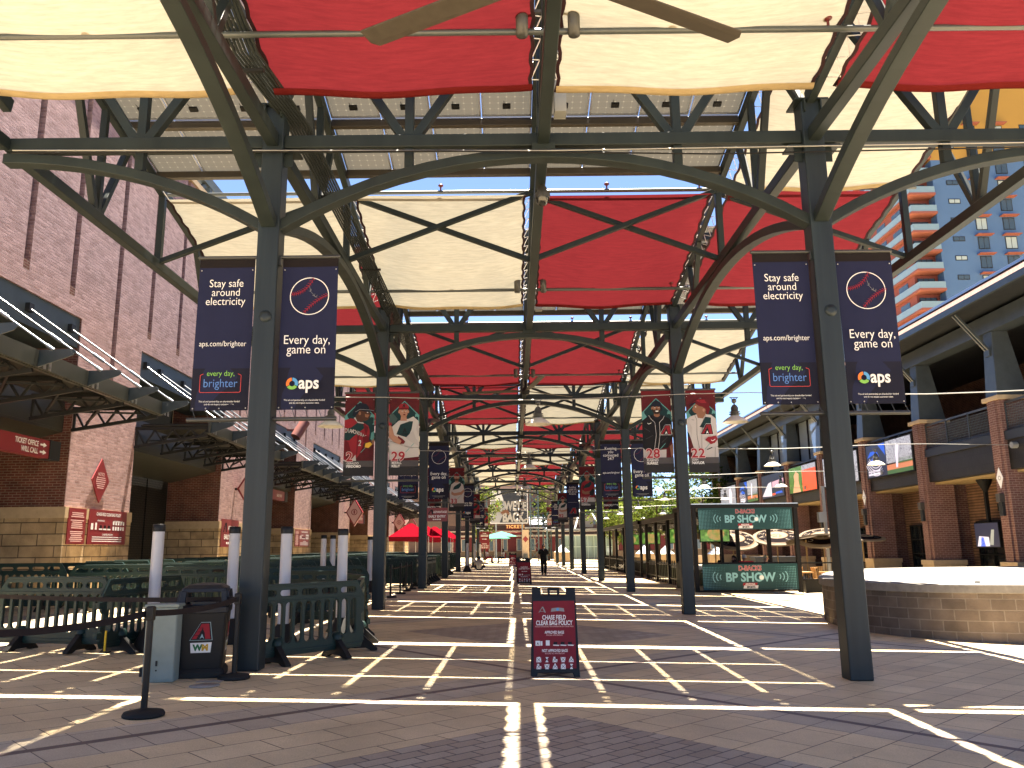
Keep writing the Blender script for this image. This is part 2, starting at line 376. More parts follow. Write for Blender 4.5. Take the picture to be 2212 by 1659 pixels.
def cross_frame(k):
    y = YK(k)
    t = thing('arched_roof_frame', '%s arched cross frame of dark green steel from the camera' % ROWN[k], 'roof truss', (0, y, 0), 0, 'arched frames across the walkway')
    B = MB()
    for i in range(4): B.bar((XO[i]+(.16 if i in (1, 3) else 0), 0, ZB), (XO[i+1]-(.16 if i in (0, 2) else 0), 0, ZB), .2, .2)
    B.build('tie_beam', STEEL, t, .012)
    zt = ZB-.22; za = 6.28
    for nm, a, b, h in (('arch', (XL+.12, 0, 0), (XR-.12, 0, 0), None), ('arch', (XO[0], 0, 0), (XL-.12, 0, 0), 'L'), ('arch', (XR+.12, 0, 0), (XO[4], 0, 0), 'R')):
        m = MB(); m.path(arch_pts(a, b, za, zt, 18, h), .15, .21, (0, 1, 0)); m.build(nm, STEEL, t, .01)
    for i in range(4):
        q = (XO[i]+XO[i+1])/2
        zc = lambda d: 7.7+d
        za_ = arch_z = None
        # vertical strut from the arch through the beam to the roof edge
        d = abs(q-XC); hs = (XR-XL)/2-.12
        if i in (1, 2): h = zt-za; Rr = (hs*hs+h*h)/(2*h); zarch = zt-(Rr-math.sqrt(Rr*Rr-d*d))
        else: L = HB-.12; h = zt-za; Rr = (L*L+h*h)/(2*h); zarch = zt-(Rr-math.sqrt(Rr*Rr-(HB/2)**2))
        m = MB(); m.bar((q, 0, zarch+.08), (q, 0, ZB-.1), .13, .13); m.bar((q, 0, ZB+.1), (q, 0, 10.2), .13, .13); m.build('post', STEEL, t, .008)
        for s in (-1, 1):
            m = MB(); m.bar((q+s*.1, 0, ZB+.1), (q+s*1.7, 0, 10.15), .13, .13, (0, 1, 0)); m.build('strut', STEEL, t, .008)
    e = MB(); e.bar((XO[0], 0, 10.2), (XO[4], 0, 10.2), .12, .2); e.build('edge_purlin', STEEL, t)
    m = MB(); m.box((XC, -.02, ZB-.13), (.34, .26, .12)); m.box((XC, 0, ZB+.14), (.22, .24, .1)); m.build('centre_bracket', STEEL, t, .006)
    m = MB(); m.box((XC, 0, ZB+.85), (.17, .17, 1.3)); m.build('centre_post', STEEL, t)
for k in range(1, NB+1): cross_frame(k)

def cross_brace(k):
    y = YK(k+.5); zt = ZC(y, k)-.1
    t = thing('cross_brace_frame', 'steel frame of crossed braces half way between the %s and next arched frames' % ROWN[k], 'roof brace', (0, y, 0), 0, 'crossed braces of the canopy')
    for i in range(4):
        for s in (0, 1):
            if i == 0 and s == 1: continue
            if i == 3 and s == 0: continue
            a, b = (XO[i], XO[i+1]) if s == 0 else (XO[i+1], XO[i])
            m = MB(); m.bar((a, (s-.5)*.14, ZB+.05), (b, (s-.5)*.14, zt), .1, .11, (0, 1, 0)); m.build('brace', STEEL, t, .006)
    for x in XO:
        m = MB(); m.bar((x, 0, ZB+.05), (x, 0, zt), .13, .13); m.build('post', STEEL, t, .008)
for k in range(1, NB): cross_brace(k)

PURL = ['left outer', 'left column', 'centre', 'right column', 'right outer']
def long_truss(k, i):
    x = XO[i]; y0 = YK(k)
    nm = ('nearest' if k == 0 else 'bay %s' % ROWN[k])
    t = thing('lengthwise_roof_truss', 'dark green roof truss on the %s line, %s' % (PURL[i], 'passing over the camera' if k == 0 else 'starting at the %s arched frame' % ROWN[k]), 'roof truss', (x, y0, 0), 0, 'lengthwise trusses of the canopy')
    g0 = .16 if i in (1, 3) else .1
    tc = MB(); tc.bar((0, -.05, 10.35), (0, BAY-.1, 10.35-.204*(BAY-.05)), .13, .22); tc.build('top_chord', STEEL, t, .012)
    if i != 2 or True:
        bc = MB(); bc.bar((0, g0, ZB), (0, BAY-g0, ZB), .17, .2); bc.build('bottom_chord', STEEL, t, .012)
    if i in (1, 3):
        m = MB(); m.path(arch_pts((0, .14, 0), (0, BAY-.14, 0), 6.3, ZB-.22, 20), .15, .21, (1, 0, 0)); m.build('arch', STEEL, t, .01)
    for yq, tops in ((BAY*.25, (-1.15, 0, 1.0)), (BAY*.75, (-.7, .45))):
        if i == 2: continue
        for dy in tops:
            m = MB(); yt = yq+dy; m.bar((0, yq+dy*.08, ZB+.1), (0, yt, 10.35-.204*yt-.1), .11, .12, (1, 0, 0)); m.build('web_strut', STEEL, t, .006)
    if i in (1, 3):
        m = MB(); m.bar((0, .12, 8.2), (0, 1.5, 10.0), .11, .12, (1, 0, 0)); m.build('web_strut', STEEL, t)
    return t
for k in range(0, NB):
    for i in range(5):
        long_truss(k, i)

# ============================================================ shade cloths
CN = ['far left', 'left middle', 'right middle', 'far right']
def sail(k, half, j, colr):
    """half 0: mid-bay to bay end (low half); 1: upper half"""
    x0, x1 = XO[j]+.165, XO[j+1]-.175
    ya, yb = (YK(k)+BAY*.5-.17, YK(k)+BAY-.63) if half == 0 else (YK(k)+.15, YK(k)+BAY*.5-.35)
    P = Vector(((x0+x1)/2, (ya+yb)/2, 0)); rnd = random.Random(k*17+j*5+half); ph = [rnd.random()*6 for _ in range(6)]
    z = lambda y: ZC(y, k)-.25
    def fn(u, v, dz=0):
        y = ya+(yb-ya)*v; e = 4*u*(1-u); g = 4*v*(1-v)
        x = x0+(x1-x0)*u
        scal = .035*math.sin(v*math.pi*11)**2*(abs(u-.5)*2)**8*(1 if u < .5 else -1)
        sag = -.16*e*g-.09*e*v-.03*g+.02*math.sin(3*x+ph[0])*v*v+.018*math.sin(14*v+1.7*u+ph[1])*(1-e*.3)+.014*math.sin(31*v-2.2*u+ph[2])
        cut = -.03*e*(1 if v > .99 else 0)
        return (x+scal-P.x, y+cut-P.y, z(y)+sag+dz-P.z)
    m = MB(); m.grid(fn, 20, 40)
    nm = 'cream' if colr == 'c' else 'red'
    t = m.build('shade_sail', CREAM if colr == 'c' else RED, None, fix=False); t.location = P
    where = 'over the camera' if k == 0 else ('just %s the %s arched frame' % ('beyond', ROWN[k]) if half else 'between the %s and %s arched frames' % (ROWN[k], ROWN[k+1]))
    tag(t, '%s shade cloth panel in the %s strip, %s' % (nm, CN[j], where), 'shade sail', 'shade cloth panels of the canopy')
    h = MB()
    h.grid(lambda u, v: tuple(Vector(fn(u, 1))+Vector((0, -.16*v, -.012-.05*math.sin(math.pi*v)))), 20, 3)
    h.build('hem', CREAMH if colr == 'c' else REDH, t, fix=False)
    if k <= 3:
        n = 26
        for s in (0, 1):
            lc = MB(); pts = []
            for q in range(n+1):
                y = ya+(yb-ya)*q/n
                pts.append((((x0+.02 if s == 0 else x1-.02) if q % 2 else (XO[j]+.07 if s == 0 else XO[j+1]-.07))-P.x, y-P.y, z(y)+(.01 if q % 2 else .16)-P.z))
            for a, b in zip(pts, pts[1:]): lc.bar(a, b, .012, .012)
            lc.build('lacing_cord', CORD, t)
        for s in (0, 1):
            eb = MB(); eb.path([tuple(Vector(fn(s, q/40))+Vector((0, 0, -.01))) for q in range(41)], .05, .012)
            eb.build('edge_band', mat('dark_edge_band', (.03, .012, .015), .8), t)
for k, row in {0: 'crcr', 1: 'ccrr', 2: 'crrc', 3: 'rrcc', 4: 'ccrr', 5: 'crcr', 6: 'ccrc', 7: 'rcrc'}.items():
    for j, c in enumerate(row): sail(k, 0, j, c)
sail(1, 1, 3, 'c'); sail(2, 1, 0, 'r'); sail(3, 1, 3, 'c'); sail(4, 1, 1, 'c'); sail(4, 1, 2, 'r'); sail(5, 1, 1, 'r'); sail(5, 1, 2, 'c'); sail(6, 1, 1, 'r'); sail(6, 1, 2, 'c'); sail(5, 1, 0, 'c'); sail(5, 1, 3, 'r')

# ============================================================ solar arrays
def solar_mat():
    m = bpy.data.materials.new('solar_backsheet'); m.use_nodes = True; t = m.node_tree; t.nodes.clear()
    out = N(t, 'ShaderNodeOutputMaterial'); d = N(t, 'ShaderNodeBsdfDiffuse'); tr = N(t, 'ShaderNodeBsdfTranslucent'); mx = N(t, 'ShaderNodeMixShader'); mx.inputs[0].default_value = .5
    tc = N(t, 'ShaderNodeTexCoord'); sp = N(t, 'ShaderNodeSeparateXYZ'); t.links.new(tc.outputs['Object'], sp.inputs[0])
    c = .158
    fx = math_(t, 'PINGPONG', math_(t, 'ADD', sp.outputs[0], 50*c), c/2); fy = math_(t, 'PINGPONG', math_(t, 'ADD', sp.outputs[1], 50*c), c/2)
    line = math_(t, 'LESS_THAN', math_(t, 'MINIMUM', fx, fy), .003)
    dot = math_(t, 'LESS_THAN', math_(t, 'ADD', fx, fy), .022)
    k = math_(t, 'MAXIMUM', math_(t, 'MULTIPLY', line, .35), dot)
    t.links.new(mixc(t, k, (.15, .143, .128), (.25, .235, .205)), d.inputs[0]); t.links.new(mixc(t, k, (.030, .0285, .025), (.058, .055, .046)), tr.inputs[0])
    t.links.new(d.outputs[0], mx.inputs[1]); t.links.new(tr.outputs[0], mx.inputs[2]); t.links.new(mx.outputs[0], out.inputs[0])
    return m
SOLAR = solar_mat(); BLK = mat('junction_black', (.012, .012, .012), .5)
RAIL = mat('bronze_rail', (.06, .05, .035), .35, .3)
SL = math.atan(.204)
def solar(k, j):
    x0 = XO[j]; y0 = YK(k)-.05; ln = 1.62
    t = thing('solar_array', 'framed solar panels seen from below in the %s strip beyond the %s arched frame' % (CN[j], ROWN[k]), 'solar array', (x0, y0, 10.5), 0, 'solar arrays of the canopy')
    t.rotation_euler = (-SL, 0, 0)
    for r in range(3):
        for c in range(4):
            gx = .05; px = .055+c*(HB-.11)/4+(.995)/2; w = (HB-.11)/4-.052
            cx = .06+(c+.5)*(HB-.12)/4; cy = (r+.5)*(ln+.036)
            m = MB(); m.quad((-w/2+.01, -ln/2+.01, 0), (w/2-.01, -ln/2+.01, 0), (w/2-.01, ln/2-.01, 0), (-w/2+.01, ln/2-.01, 0))
            o = m.build('solar_panel', SOLAR, t); o.location = (cx, cy, 0)
            if k <= 2:
                fr = MB()
                for s in (-1, 1):
                    fr.box((s*w/2, 0, -.012), (.03, ln, .04)); fr.box((0, s*(ln/2-.012), -.012), (w-.03, .024, .04))
                fr.build('panel_frame', ALU, o)
                if r == 1:
                    jb = MB(); jb.box((0, ln/2-.28, -.03), (.15, .11, .04)); jb.tube([(-.04, ln/2-.32, -.04), (-.05, ln/2-.45, -.06)], .006, 5); jb.build('junction_box', BLK, o)
    for yy in (.55*ln, ln+.02+.3, 2*ln+.05+.1, 3*ln+.06):
        m = MB(); m.box((HB/2, yy, -.11), (HB-.1, .10, .16)); m.build('rail', RAIL, t, .01)
for k in (1, 2, 3):
    for j in range(4):
        if (k, j) not in ((1, 3), (2, 0), (3, 3)): solar(k, j)

# ============================================================ pipes with sprinklers, conduits, fittings
PIPE = mat('pipe_green', (.06, .07, .07), .35); SPR = mat('sprinkler_red', (.12, .012, .012), .4)
def pipe(k, fy, dz, lab):
    y = YK(k)+BAY*fy; z = ZC(y, k)+dz
    t = thing('sprinkler_pipe', lab, 'pipe', (0, y, z), 0, 'sprinkler pipes under the canopy')
    m = MB(); m.tube([(XO[0]+.1, 0, 0), (XO[4]+.3, 0, 0)], .042, 8); m.build('pipe_run', PIPE, t)
    for x in (XO[0]+2.1, XL+2.0, XC+1.6, XC+3.6, XR+2.2):
        s = MB(); s.tube([(x, 0, .03), (x, 0, .12)], .018, 6); s.lathe([(.001, .12), (.03, .12), (.06, .15), (.05, .17), (.001, .18)], (x, 0, 0), 10); s.build('sprinkler_head', SPR, t)
pipe(0, .82, -.45, 'dark sprinkler pipe crossing under the shade cloths nearest the camera')
for k in range(1, 6):
    pipe(k, .5, -.06, 'sprinkler pipe crossing high at the braces beyond the %s arched frame' % ROWN[k])
    pipe(k, .83, -.45, 'sprinkler pipe under the lower shade cloths before the %s arched frame' % ROWN[k+1])
t = thing('conduit_bundle', 'bundle of parallel dark conduits running along the left column line', 'conduit', (XL, 0, 0))
for q in range(8):
    m = MB(); x = -.20+q*.05; x2 = .12+q*.045; m.tube([(x, 1.0, 9.9), (x, YK(1)-1.5, 8.15), (x2, YK(1)+.1, 8.0), (x2, YK(1)+5, 8.0), (x2, YK(2)-1, 7.95), (x2, YK(2)+.5, 7.9), (x2, YK(3), 7.9)], .021, 6); m.build('conduit', CONDUIT, t)
for y in (4, 7, 10, 14, 18):
    m = MB(); m.box((-.03 if y < 11 else .28, y, 9.87-.206*(y-1)-.03 if y < 11 else 7.97), (.46, .06, .04)); m.build('conduit_strap', DARK, t)
# ============================================================ stadium wall on the left
WX = -12.2
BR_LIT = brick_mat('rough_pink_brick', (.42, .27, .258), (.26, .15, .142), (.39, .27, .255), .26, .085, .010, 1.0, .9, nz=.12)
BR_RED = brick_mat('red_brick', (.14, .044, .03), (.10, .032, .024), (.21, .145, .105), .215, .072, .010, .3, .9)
STONE = brick_mat('tan_rock_face_stone', (.50, .36, .20), (.36, .25, .135), (.13, .09, .055), .95, .31, .014, 1.0, .9, nz=.3)
CAPST = mat('smooth_tan_stone', (.48, .36, .22), .8, noise=.12, nscale=6)
LINT = mat('lintel_steel', (.075, .095, .10), .5, .0, noise=.15, nscale=2)
SHUT = brick_mat('perforated_shutter', (.022, .02, .018), (.017, .016, .014), (.006, .006, .006), .30, .09, .03, .5, .5)
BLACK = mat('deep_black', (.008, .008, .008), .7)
PANELG = mat('grey_green_panel', (.032, .034, .027), .4, noise=.25, nscale=2)
NAVY = mat('canopy_steel_blue', (.02, .032, .042), .35, noise=.15)
GALV = mat('galvanised_steel', (.45, .47, .48), .3, .85)
GRATE = mat('canopy_grating', (.028, .028, .025), .6, .2, noise=.3, nscale=20)
REDP = mat('sign_red', (.20, .015, .02), .45, noise=.08)
PINKP = mat('sign_face_pale', (.62, .40, .38), .45)
WHT = mat('print_white', (.80, .80, .80), .6)
st = thing('stadium_building', 'pink and red brick stadium with tan stone base and tall openings on the left', 'building', (0, 0, 0))
P0, PP, PW = 10.65, 11.95, 3.85
m = MB()
NP = 8
top = 15.6
# upper wall cut by narrow vertical slots
slots = []
for i in range(NP):
    s0 = P0+i*PP
    for q, zl in ((1.95, 6.1), (4.3, 8.95), (6.7, 8.95), (9.1, 8.95), (11.3, 8.95)): slots.append((s0+q, zl))
y = 4.0
for ys, zl in slots:
    m.cube((WX-.5, y, 8.7), (WX, ys-.14, top)); y = ys+.14
m.cube((WX-.5, y, 8.7), (WX, 106, top))
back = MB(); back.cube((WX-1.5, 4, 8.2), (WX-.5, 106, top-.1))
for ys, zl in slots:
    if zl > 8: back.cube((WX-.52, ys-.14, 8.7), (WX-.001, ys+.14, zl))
for i in range(NP):
    a = P0+i*PP; c = a+1.95
    m.cube((WX-.5, a, 2.9), (WX, c-.14, 8.7)); m.cube((WX-.5, c+.14, 2.9), (WX, a+PW, 8.7)); m.cube((WX-.5, c-.14, 2.9), (WX-.003, c+.14, 6.1))
    if i < NP-1: m.cube((WX-.5, a+PW, 8.2), (WX, a+PP, 8.7))
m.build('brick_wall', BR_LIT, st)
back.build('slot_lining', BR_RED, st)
for i in range(NP):
    a = P0+i*PP
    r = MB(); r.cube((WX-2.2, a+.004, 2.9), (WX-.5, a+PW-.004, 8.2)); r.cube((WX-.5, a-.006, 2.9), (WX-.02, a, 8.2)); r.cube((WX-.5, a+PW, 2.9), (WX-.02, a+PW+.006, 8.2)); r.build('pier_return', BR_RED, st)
    s = MB(); s.cube((WX-2.3, a-.05, -.4), (WX+.05, a+PW+.05, 2.6)); s.build('stone_base', STONE, st)
    s = MB(); s.cube((WX-2.3, a-.07, 2.6), (WX+.07, a+PW+.07, 2.9)); s.build('stone_course', CAPST, st)
    b = a+PW; e = a+PP
    if i == NP-1: break
    l = MB(); l.cube((WX-.35, b, 7.45), (WX-.06, e, 8.2)); l.cube((WX-1.6, b, 7.35), (WX-.06, e, 7.45)); l.build('lintel', LINT, st)
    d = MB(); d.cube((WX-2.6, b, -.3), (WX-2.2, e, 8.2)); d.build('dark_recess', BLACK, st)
    sh = MB(); n = 4
    for q in range(n): sh.cube((WX-2.2, b+.15+(e-b-.3)*q/n, -.3), (WX-2.12, b+.15+(e-b-.3)*(q+1)/n-.12, 4.5))
    sh.build('roller_shutter', SHUT, st)
    sf = MB(); sf.prism([(WX-2.1, b, 4.5), (WX-.25, b, 4.95), (WX-.25, b, 5.02), (WX-2.1, b, 4.58)], (0, e-b, 0)); sf.cube((WX-.3, b+.02, 5.02), (WX-.24, e-.02, 6.0)); sf.build('spandrel_panel', PANELG, st)
pr = MB(); pr.cube((WX-1.2, 4, top), (WX+.08, 106, top+.22)); pr.build('coping', CAPST, st)
# steel roof works behind the parapet
rf = MB(); rf.cube((-34, 20, 14), (-15.5, 104, 17.4))
rf.build('roof_house', mat('roof_house_grey', (.26, .255, .25), .6, noise=.2, nscale=.6), st)
rt = MB()
for i in range(12):
    y = 26+i*6.5; rt.bar((-15.3, y, 15.6), (-15.3, y, 20), .35, .35); rt.bar((-15.3, y, 15.8), (-15.3, y+6.5, 20), .2, .2)
rt.bar((-15.3, 20, 20), (-15.3, 104, 20), .4, .5); rt.build('roof_truss', LINT, st)

# entrance canopies
def entrance_canopy(i):
    a = P0+PW+i*PP; e = a+PP-PW; n = 5; step = (e-a)/(n-1)
    t = thing('entrance_canopy', 'dark steel entrance canopy on trusses, %s along the stadium wall' % ORD[i+1], 'canopy', (WX, a, 0), 0, 'entrance canopies on the stadium wall')
    d = MB(); d.cube((.2, -.1, 5.66), (2.4, e-a+.1, 5.71))
    for q in range(int((e-a)/.25)): d.box((1.3, .1+q*.25, 5.74), (2.2, .05, .05))
    d.build('deck', GRATE, t)
    f = MB(); f.cube((2.4, -.15, 5.42), (2.46, e-a+.15, 5.78)); f.cube((2.3, -.15, 5.40), (2.4, e-a+.15, 5.44)); f.build('fascia', PANELG, t)
    for q in range(n):
        y = q*step
        k = MB(); k.bar((0, y, 5.0), (2.35, y, 5.36), .08, .09); k.bar((0, y, 5.6), (2.4, y, 5.6), .08, .1); k.bar((.05, y, 5.05), (.05, y, 5.6), .06, .06)
        for s in range(4):
            x0, x1 = .05+s*.58, .05+(s+.5)*.58; zb = lambda x: 5.0+.36*x/2.35
            k.bar((x0, y, 5.56), (x1, y, zb(x1)), .05, .05); k.bar((x1, y, zb(x1)), (.05+(s+1)*.58, y, 5.56), .05, .05)
        k.build('truss', DARK, t)
        if q < n-1:
            g = MB(); g.bar((.4, y, 5.2), (1.9, y+step, 5.45), .05, .05); g.bar((1.9, y, 5.4), (.4, y+step, 5.2), .05, .05); g.build('cross_brace', DARK, t)
        fn = MB(); fn.prism([(2.46, y-.015, 5.42), (2.46, y-.015, 5.78), (3.15, y-.015, 5.80), (3.22, y-.015, 5.74), (3.15, y-.015, 5.66)], (0, .03, 0))
        fn.build('bracket_fin', NAVY, t)
        bt = MB()
        for s in (-.1, .1):
            for z in (5.5, 5.6, 5.7): bt.box((2.47, y+s+.32, z), (.03, .03, .03))
            bt.box((2.465, y+s+.32, 5.6), (.012, .09, .34))
        bt.build('bolt_plate', GALV, t)
        r = MB(); y2 = min(max(y-.5, .4), e-a-.3)
        p, w = Vector((2.75, y, 5.78)), Vector((0.02, y2, 7.75)); r.tube([p, w], .024, 8); mid = p.lerp(w, .38)
        r.tube([mid-(w-p).normalized()*.16, mid+(w-p).normalized()*.16], .042, 8); r.tube([p-(w-p).normalized()*.0, p+(w-p).normalized()*.16], .04, 8)
        r.build('tie_rod', GALV, t)
        br = MB(); br.box((-.0, y2, 7.78), (.12, .2, .22)); br.build('rod_bracket', DARK, t)
for i in range(7): entrance_canopy(i)

# wall signs
WP = lambda y, z, x=WX+.06: Plane((x, y, z), (0, 1, 0), (0, 0, 1))
def board(nm, lab, cat, y0, y1, z0, z1, x=WX+.08, th=.03):
    o = MB().cube((x-th, y0, z0), (x, y1, z1)).build(nm, REDP); tag(o, lab, cat); return o
def text_board(y0, y1, z0, z1, lab):
    o = board('rules_board', lab, 'sign', y0, y1, z0, z1); t = MB(); p = WP(y0, z0, WX+.08); w = y1-y0; h = z1-z0; rnd = random.Random(int(y0*7))
    b = h-.14
    while b > .06:
        L = w*rnd.uniform(.55, .86); p.rect(t, (w-L)/2, b, (w+L)/2, b+.028); b -= .052 if rnd.random() > .2 else .1
    t.build('small_print', mat('print_pink', (.65, .42, .4), .6), o)
def bag_icons(p, t, dk, w, y1, y2, sc=1.0):
    for r in range(2):
        for c in range(5):
            x = w*(.16+.17*c); y = y1 if r == 0 else y2; s = .032*sc
            sh = [[(-1, -1), (1, -1), (.9, .8), (.3, 1.1), (-.9, .9)], [(-.6, -1), (.6, -1), (.3, 0), (.7, .9), (-.5, 1), (-.2, 0)], [(-1, -1), (.9, -1), (1, .1), (.2, .2), (.1, 1.1), (-.7, 1)], [(-.7, -1), (.7, -1), (1, .9), (-1, .9)], [(-1, -1), (1, -1), (.8, 0), (0, 1.3), (-.8, 0)]][(c+r*2) % 5]
            p.poly(t, [(x+a*s, y+b*s) for a, b in sh]); p.line(dk, [(x-s*.8, y-s*.8), (x+s*.8, y+s*.8)], s*.16, .005); p.line(dk, [(x-s*.8, y+s*.8), (x+s*.8, y-s*.8)], s*.16, .005)
def snake_a(p, white, red, teal, x, y, h, lift=.004, edge=True):
    """the angular letter A emblem with its stepped left leg"""
    out = [(-.62, 0), (-.02, 1), (.46, 1), (.60, 0), (.22, 0), (.18, .22), (.06, .38), (-.06, .2), (-.14, 0)]
    S = lambda q, k=1: [(x+a*h*k, y+b*h) for a, b in q]
    if edge:
        p.poly(white, [(x+a*h*1.1, y+(b-.5)*h*1.1+.5*h) for a, b in [(-.66, -.02), (-.05, 1.03), (.49, 1.03), (.64, -.02)]], lift)
        p.poly(teal, [(x+a*h*1.03, y+(b-.5)*h*1.04+.5*h) for a, b in [(-.66, -.02), (-.05, 1.03), (.49, 1.03), (.64, -.02)]], lift+.0015)
    L = lift+.003 if edge else lift
    # right leg
    p.poly(red, S([(.10, .98), (.44, .98), (.57, .02), (.25, .02), (.20, .40), (.10, .62)]), L)
    # stepped left leg
    for a0, b0, a1, b1 in ((-.58, .02, -.30, .24), (-.44, .26, -.16, .46), (-.30, .48, -.04, .70), (-.14, .72, .10, .98)):
        p.poly(red, S([(a0, b0), (a1, b0+.02), (a1+.10, b1), (a0+.13, b1)]), L)
    p.poly(white, S([(-.10, .03), (.04, .36), (.18, .03), (.05, .13)]), L)
TEAL = mat('print_teal', (.10, .30, .30), .6); TEALD = mat('print_deep_teal', (.008, .032, .037), .6); INK = mat('print_black', (.012, .012, .016), .6); PRED = mat('print_red', (.30, .018, .03), .6); PGREY = mat('print_grey', (.25, .25, .26), .6)
EDGE = mat('print_outline', (.30, .42, .44), .6)
def policy_board(y0, y1, z0, z1, lab):
    o = board('policy_board', lab, 'sign', y0, y1, z0, z1); t = MB(); d = MB(); p = WP(y0, z0, WX+.08); w = y1-y0; h = z1-z0
    p.text(t, 'CHASE FIELD CLEAR BAG POLICY', w/2, h-.17, .13, xs=.78, bold=.02)
    p.text(t, 'APPROVED BAGS', w*.3, h-.34, .07, xs=.8, bold=.02); p.text(t, 'NOT APPROVED BAGS', w*.76, h-.34, .07, xs=.8, bold=.02)
    p.rect(t, .14, .42, .27, .6); p.rect(t, .38, .42, .48, .62)
    for c in range(3): p.rect(t, .62+c*.25, .42, .82+c*.25, .46); p.rect(d, .65+c*.25, .46, .78+c*.25, .55)
    for r in range(2):
        for c in range(5): p.rect(t, w*.62+c*.16, .42+r*.16, w*.62+c*.16+.1, .53+r*.16)
    p.text(t, 'CHASE FIELD PROHIBITS', w/2, .26, .075, xs=.8, bold=.02)
    for r in range(3): p.rect(t, .25, .20-r*.06, w-.25, .222-r*.06)
    t.build('lettering', WHT, o); d.build('pictogram', INK, o)
text_board(22.72, 23.66, 1.9, 2.88, 'narrow red rules board on the stone base of the nearest brick pier')
policy_board(23.82, 26.15, 1.9, 2.9, 'wide red clear bag policy board on the nearest brick pier')
text_board(46.6, 47.4, 1.9, 2.85, 'narrow pink red board on the third brick pier behind the white tubes'); policy_board(47.5, 49.9, 1.9, 2.85, 'wide red board on the third brick pier behind the white tubes')
text_board(58.7, 59.8, 1.9, 2.85, 'red rules board on the fourth brick pier under the diamond box sign')
def advantage_board(p, o, w, h, small=False):
    t = MB(); d = MB(); r = MB()
    snake_a(p, d, r, d, w*.2, h*.52, h*.36, edge=False)
    p.text(t, 'ADVANTAGE', w*.64, h*.62, h*.21, xs=.8, bold=.025); p.text(t, 'EARLY ENTRY', w*.5, h*.28, h*.24, xs=.85, bold=.03)
    for k in range(4): p.rect(t, w*.3+k*w*.1, h*.1, w*.38+k*w*.1, h*.18)
    t.build('lettering', WHT, o); r.build('emblem', INK, o)
o = board('entry_board', 'red advantage early entry board on the second brick pier', 'sign', 34.75, 36.9, 1.85, 3.0); advantage_board(WP(34.75, 1.85, WX+.08), o, 2.15, 1.15)
# long red overhead signs inside the openings
def lintel_sign(lab, y0, y1, z0, z1, lines, arrows=False):
    o = MB().cube((WX+.0, y0, z0), (WX+.22, y1, z1)).build('overhead_sign', REDP); tag(o, lab, 'sign'); p = Plane((WX+.22, y1, z0), (0, 1, 0), (0, 0, 1)); t = MB(); h = z1-z0
    for k, s in enumerate(lines):
        zz = h*(.56 if k == 0 and len(lines) > 1 else (.16 if len(lines) > 1 else .34)); p.text(t, s, -.5, zz, h*.40, align='RIGHT', xs=.8, bold=.02)
        if arrows:
            zc = zz+h*.13; p.rect(t, -.42, zc-h*.05, -.28, zc+h*.05); p.poly(t, [(-.28, zc-h*.14), (-.12, zc), (-.28, zc+h*.14)])
    t.build('lettering', WHT, o)
    e = MB(); e.cube((WX-.02, y1, z0-.02), (WX+.24, y1+.5, z1+.02)); e.build('end_box', DARK, o)
lintel_sign('long red ticket office and will call sign over the nearest stadium opening', 15.4, 21.2, 4.06, 4.52, ['TICKET OFFICE', 'WILL CALL'], True)
lintel_sign('red early entry sign over the third stadium opening', 38.6, 43.6, 4.22, 4.70, ['EARLY ENTRY'])
lintel_sign('red overhead sign under the fifth entrance canopy', 62.6, 67.0, 3.75, 4.45, ['EARLY ENTRY'])
lintel_sign('red overhead sign under the sixth entrance canopy', 74.6, 79.0, 3.75, 4.45, ['EARLY ENTRY'])
# diamond notice
dm = MB(); dm.prism([(WX+.03, 24.35-.52, 3.75), (WX+.03, 24.35, 3.1), (WX+.03, 24.35+.52, 3.75), (WX+.03, 24.35, 4.4)], (.03, 0, 0)); o = dm.build('notice_sign', REDP); tag(o, 'flat dark red diamond notice on the nearest brick pier', 'sign')
t = MB(); p = WP(24.35, 3.75, WX+.06); p.text(t, 'NOTICE', 0, .14, .13, xs=.8, bold=.02)
for k in range(6): L = .3-.03*abs(k-1.5); p.rect(t, -L, .07-k*.06, L, .095-k*.06)
t.build('lettering', mat('print_pink', (.65, .42, .4), .6), o)
# projecting diamond box signs
def blade(y, z, lab):
    t = thing('diamond_box_sign', lab, 'sign', (WX+.75, y, z), 0, 'projecting diamond gate signs'); 
    b = MB(); b.prism([(-.62, -.16, 0), (0, -.16, -1.0), (.62, -.16, 0), (0, -.16, 1.0)], (0, .32, 0)); b.build('box', REDP, t, .01)
    f = MB(); f.prism([(-.52, -.17, 0), (0, -.17, -.86), (.52, -.17, 0), (0, -.17, .86)], (0, .01, 0)); f.build('face', PINKP, t)
    g = MB(); pl = Plane((0, -.172, 0), (1, 0, 0), (0, 0, 1)); pl.arc(g, 0, .02, .2, 0, 360, .05); pl.rect(g, -.05, -.1, .05, .15); g.build('gate_mark', REDP, t)
    a = MB(); a.bar((-.75, 0, 0), (-.6, 0, 0), .1, .1); a.build('arm', DARK, t)
for y, l in ((36.4, 'second'), (60.4, 'fourth'), (84.3, 'sixth'), (94.6, 'seventh')): blade(y, 4.35, 'pale faced red diamond box sign projecting from the %s brick pier' % l)
# red spotlight on the wall
sp = MB(); sp.tube([(WX+.9, 44.6, 8.6), (WX+.5, 44.2, 7.7)], .28, 14); sp.bar((WX, 44.3, 8.1), (WX+.7, 44.4, 8.1), .1, .1); tag(sp.build('wall_floodlight', mat('floodlight_brown', (.22, .09, .08), .5)), 'tubular brown floodlight high on the stadium wall above a lintel', 'floodlight')

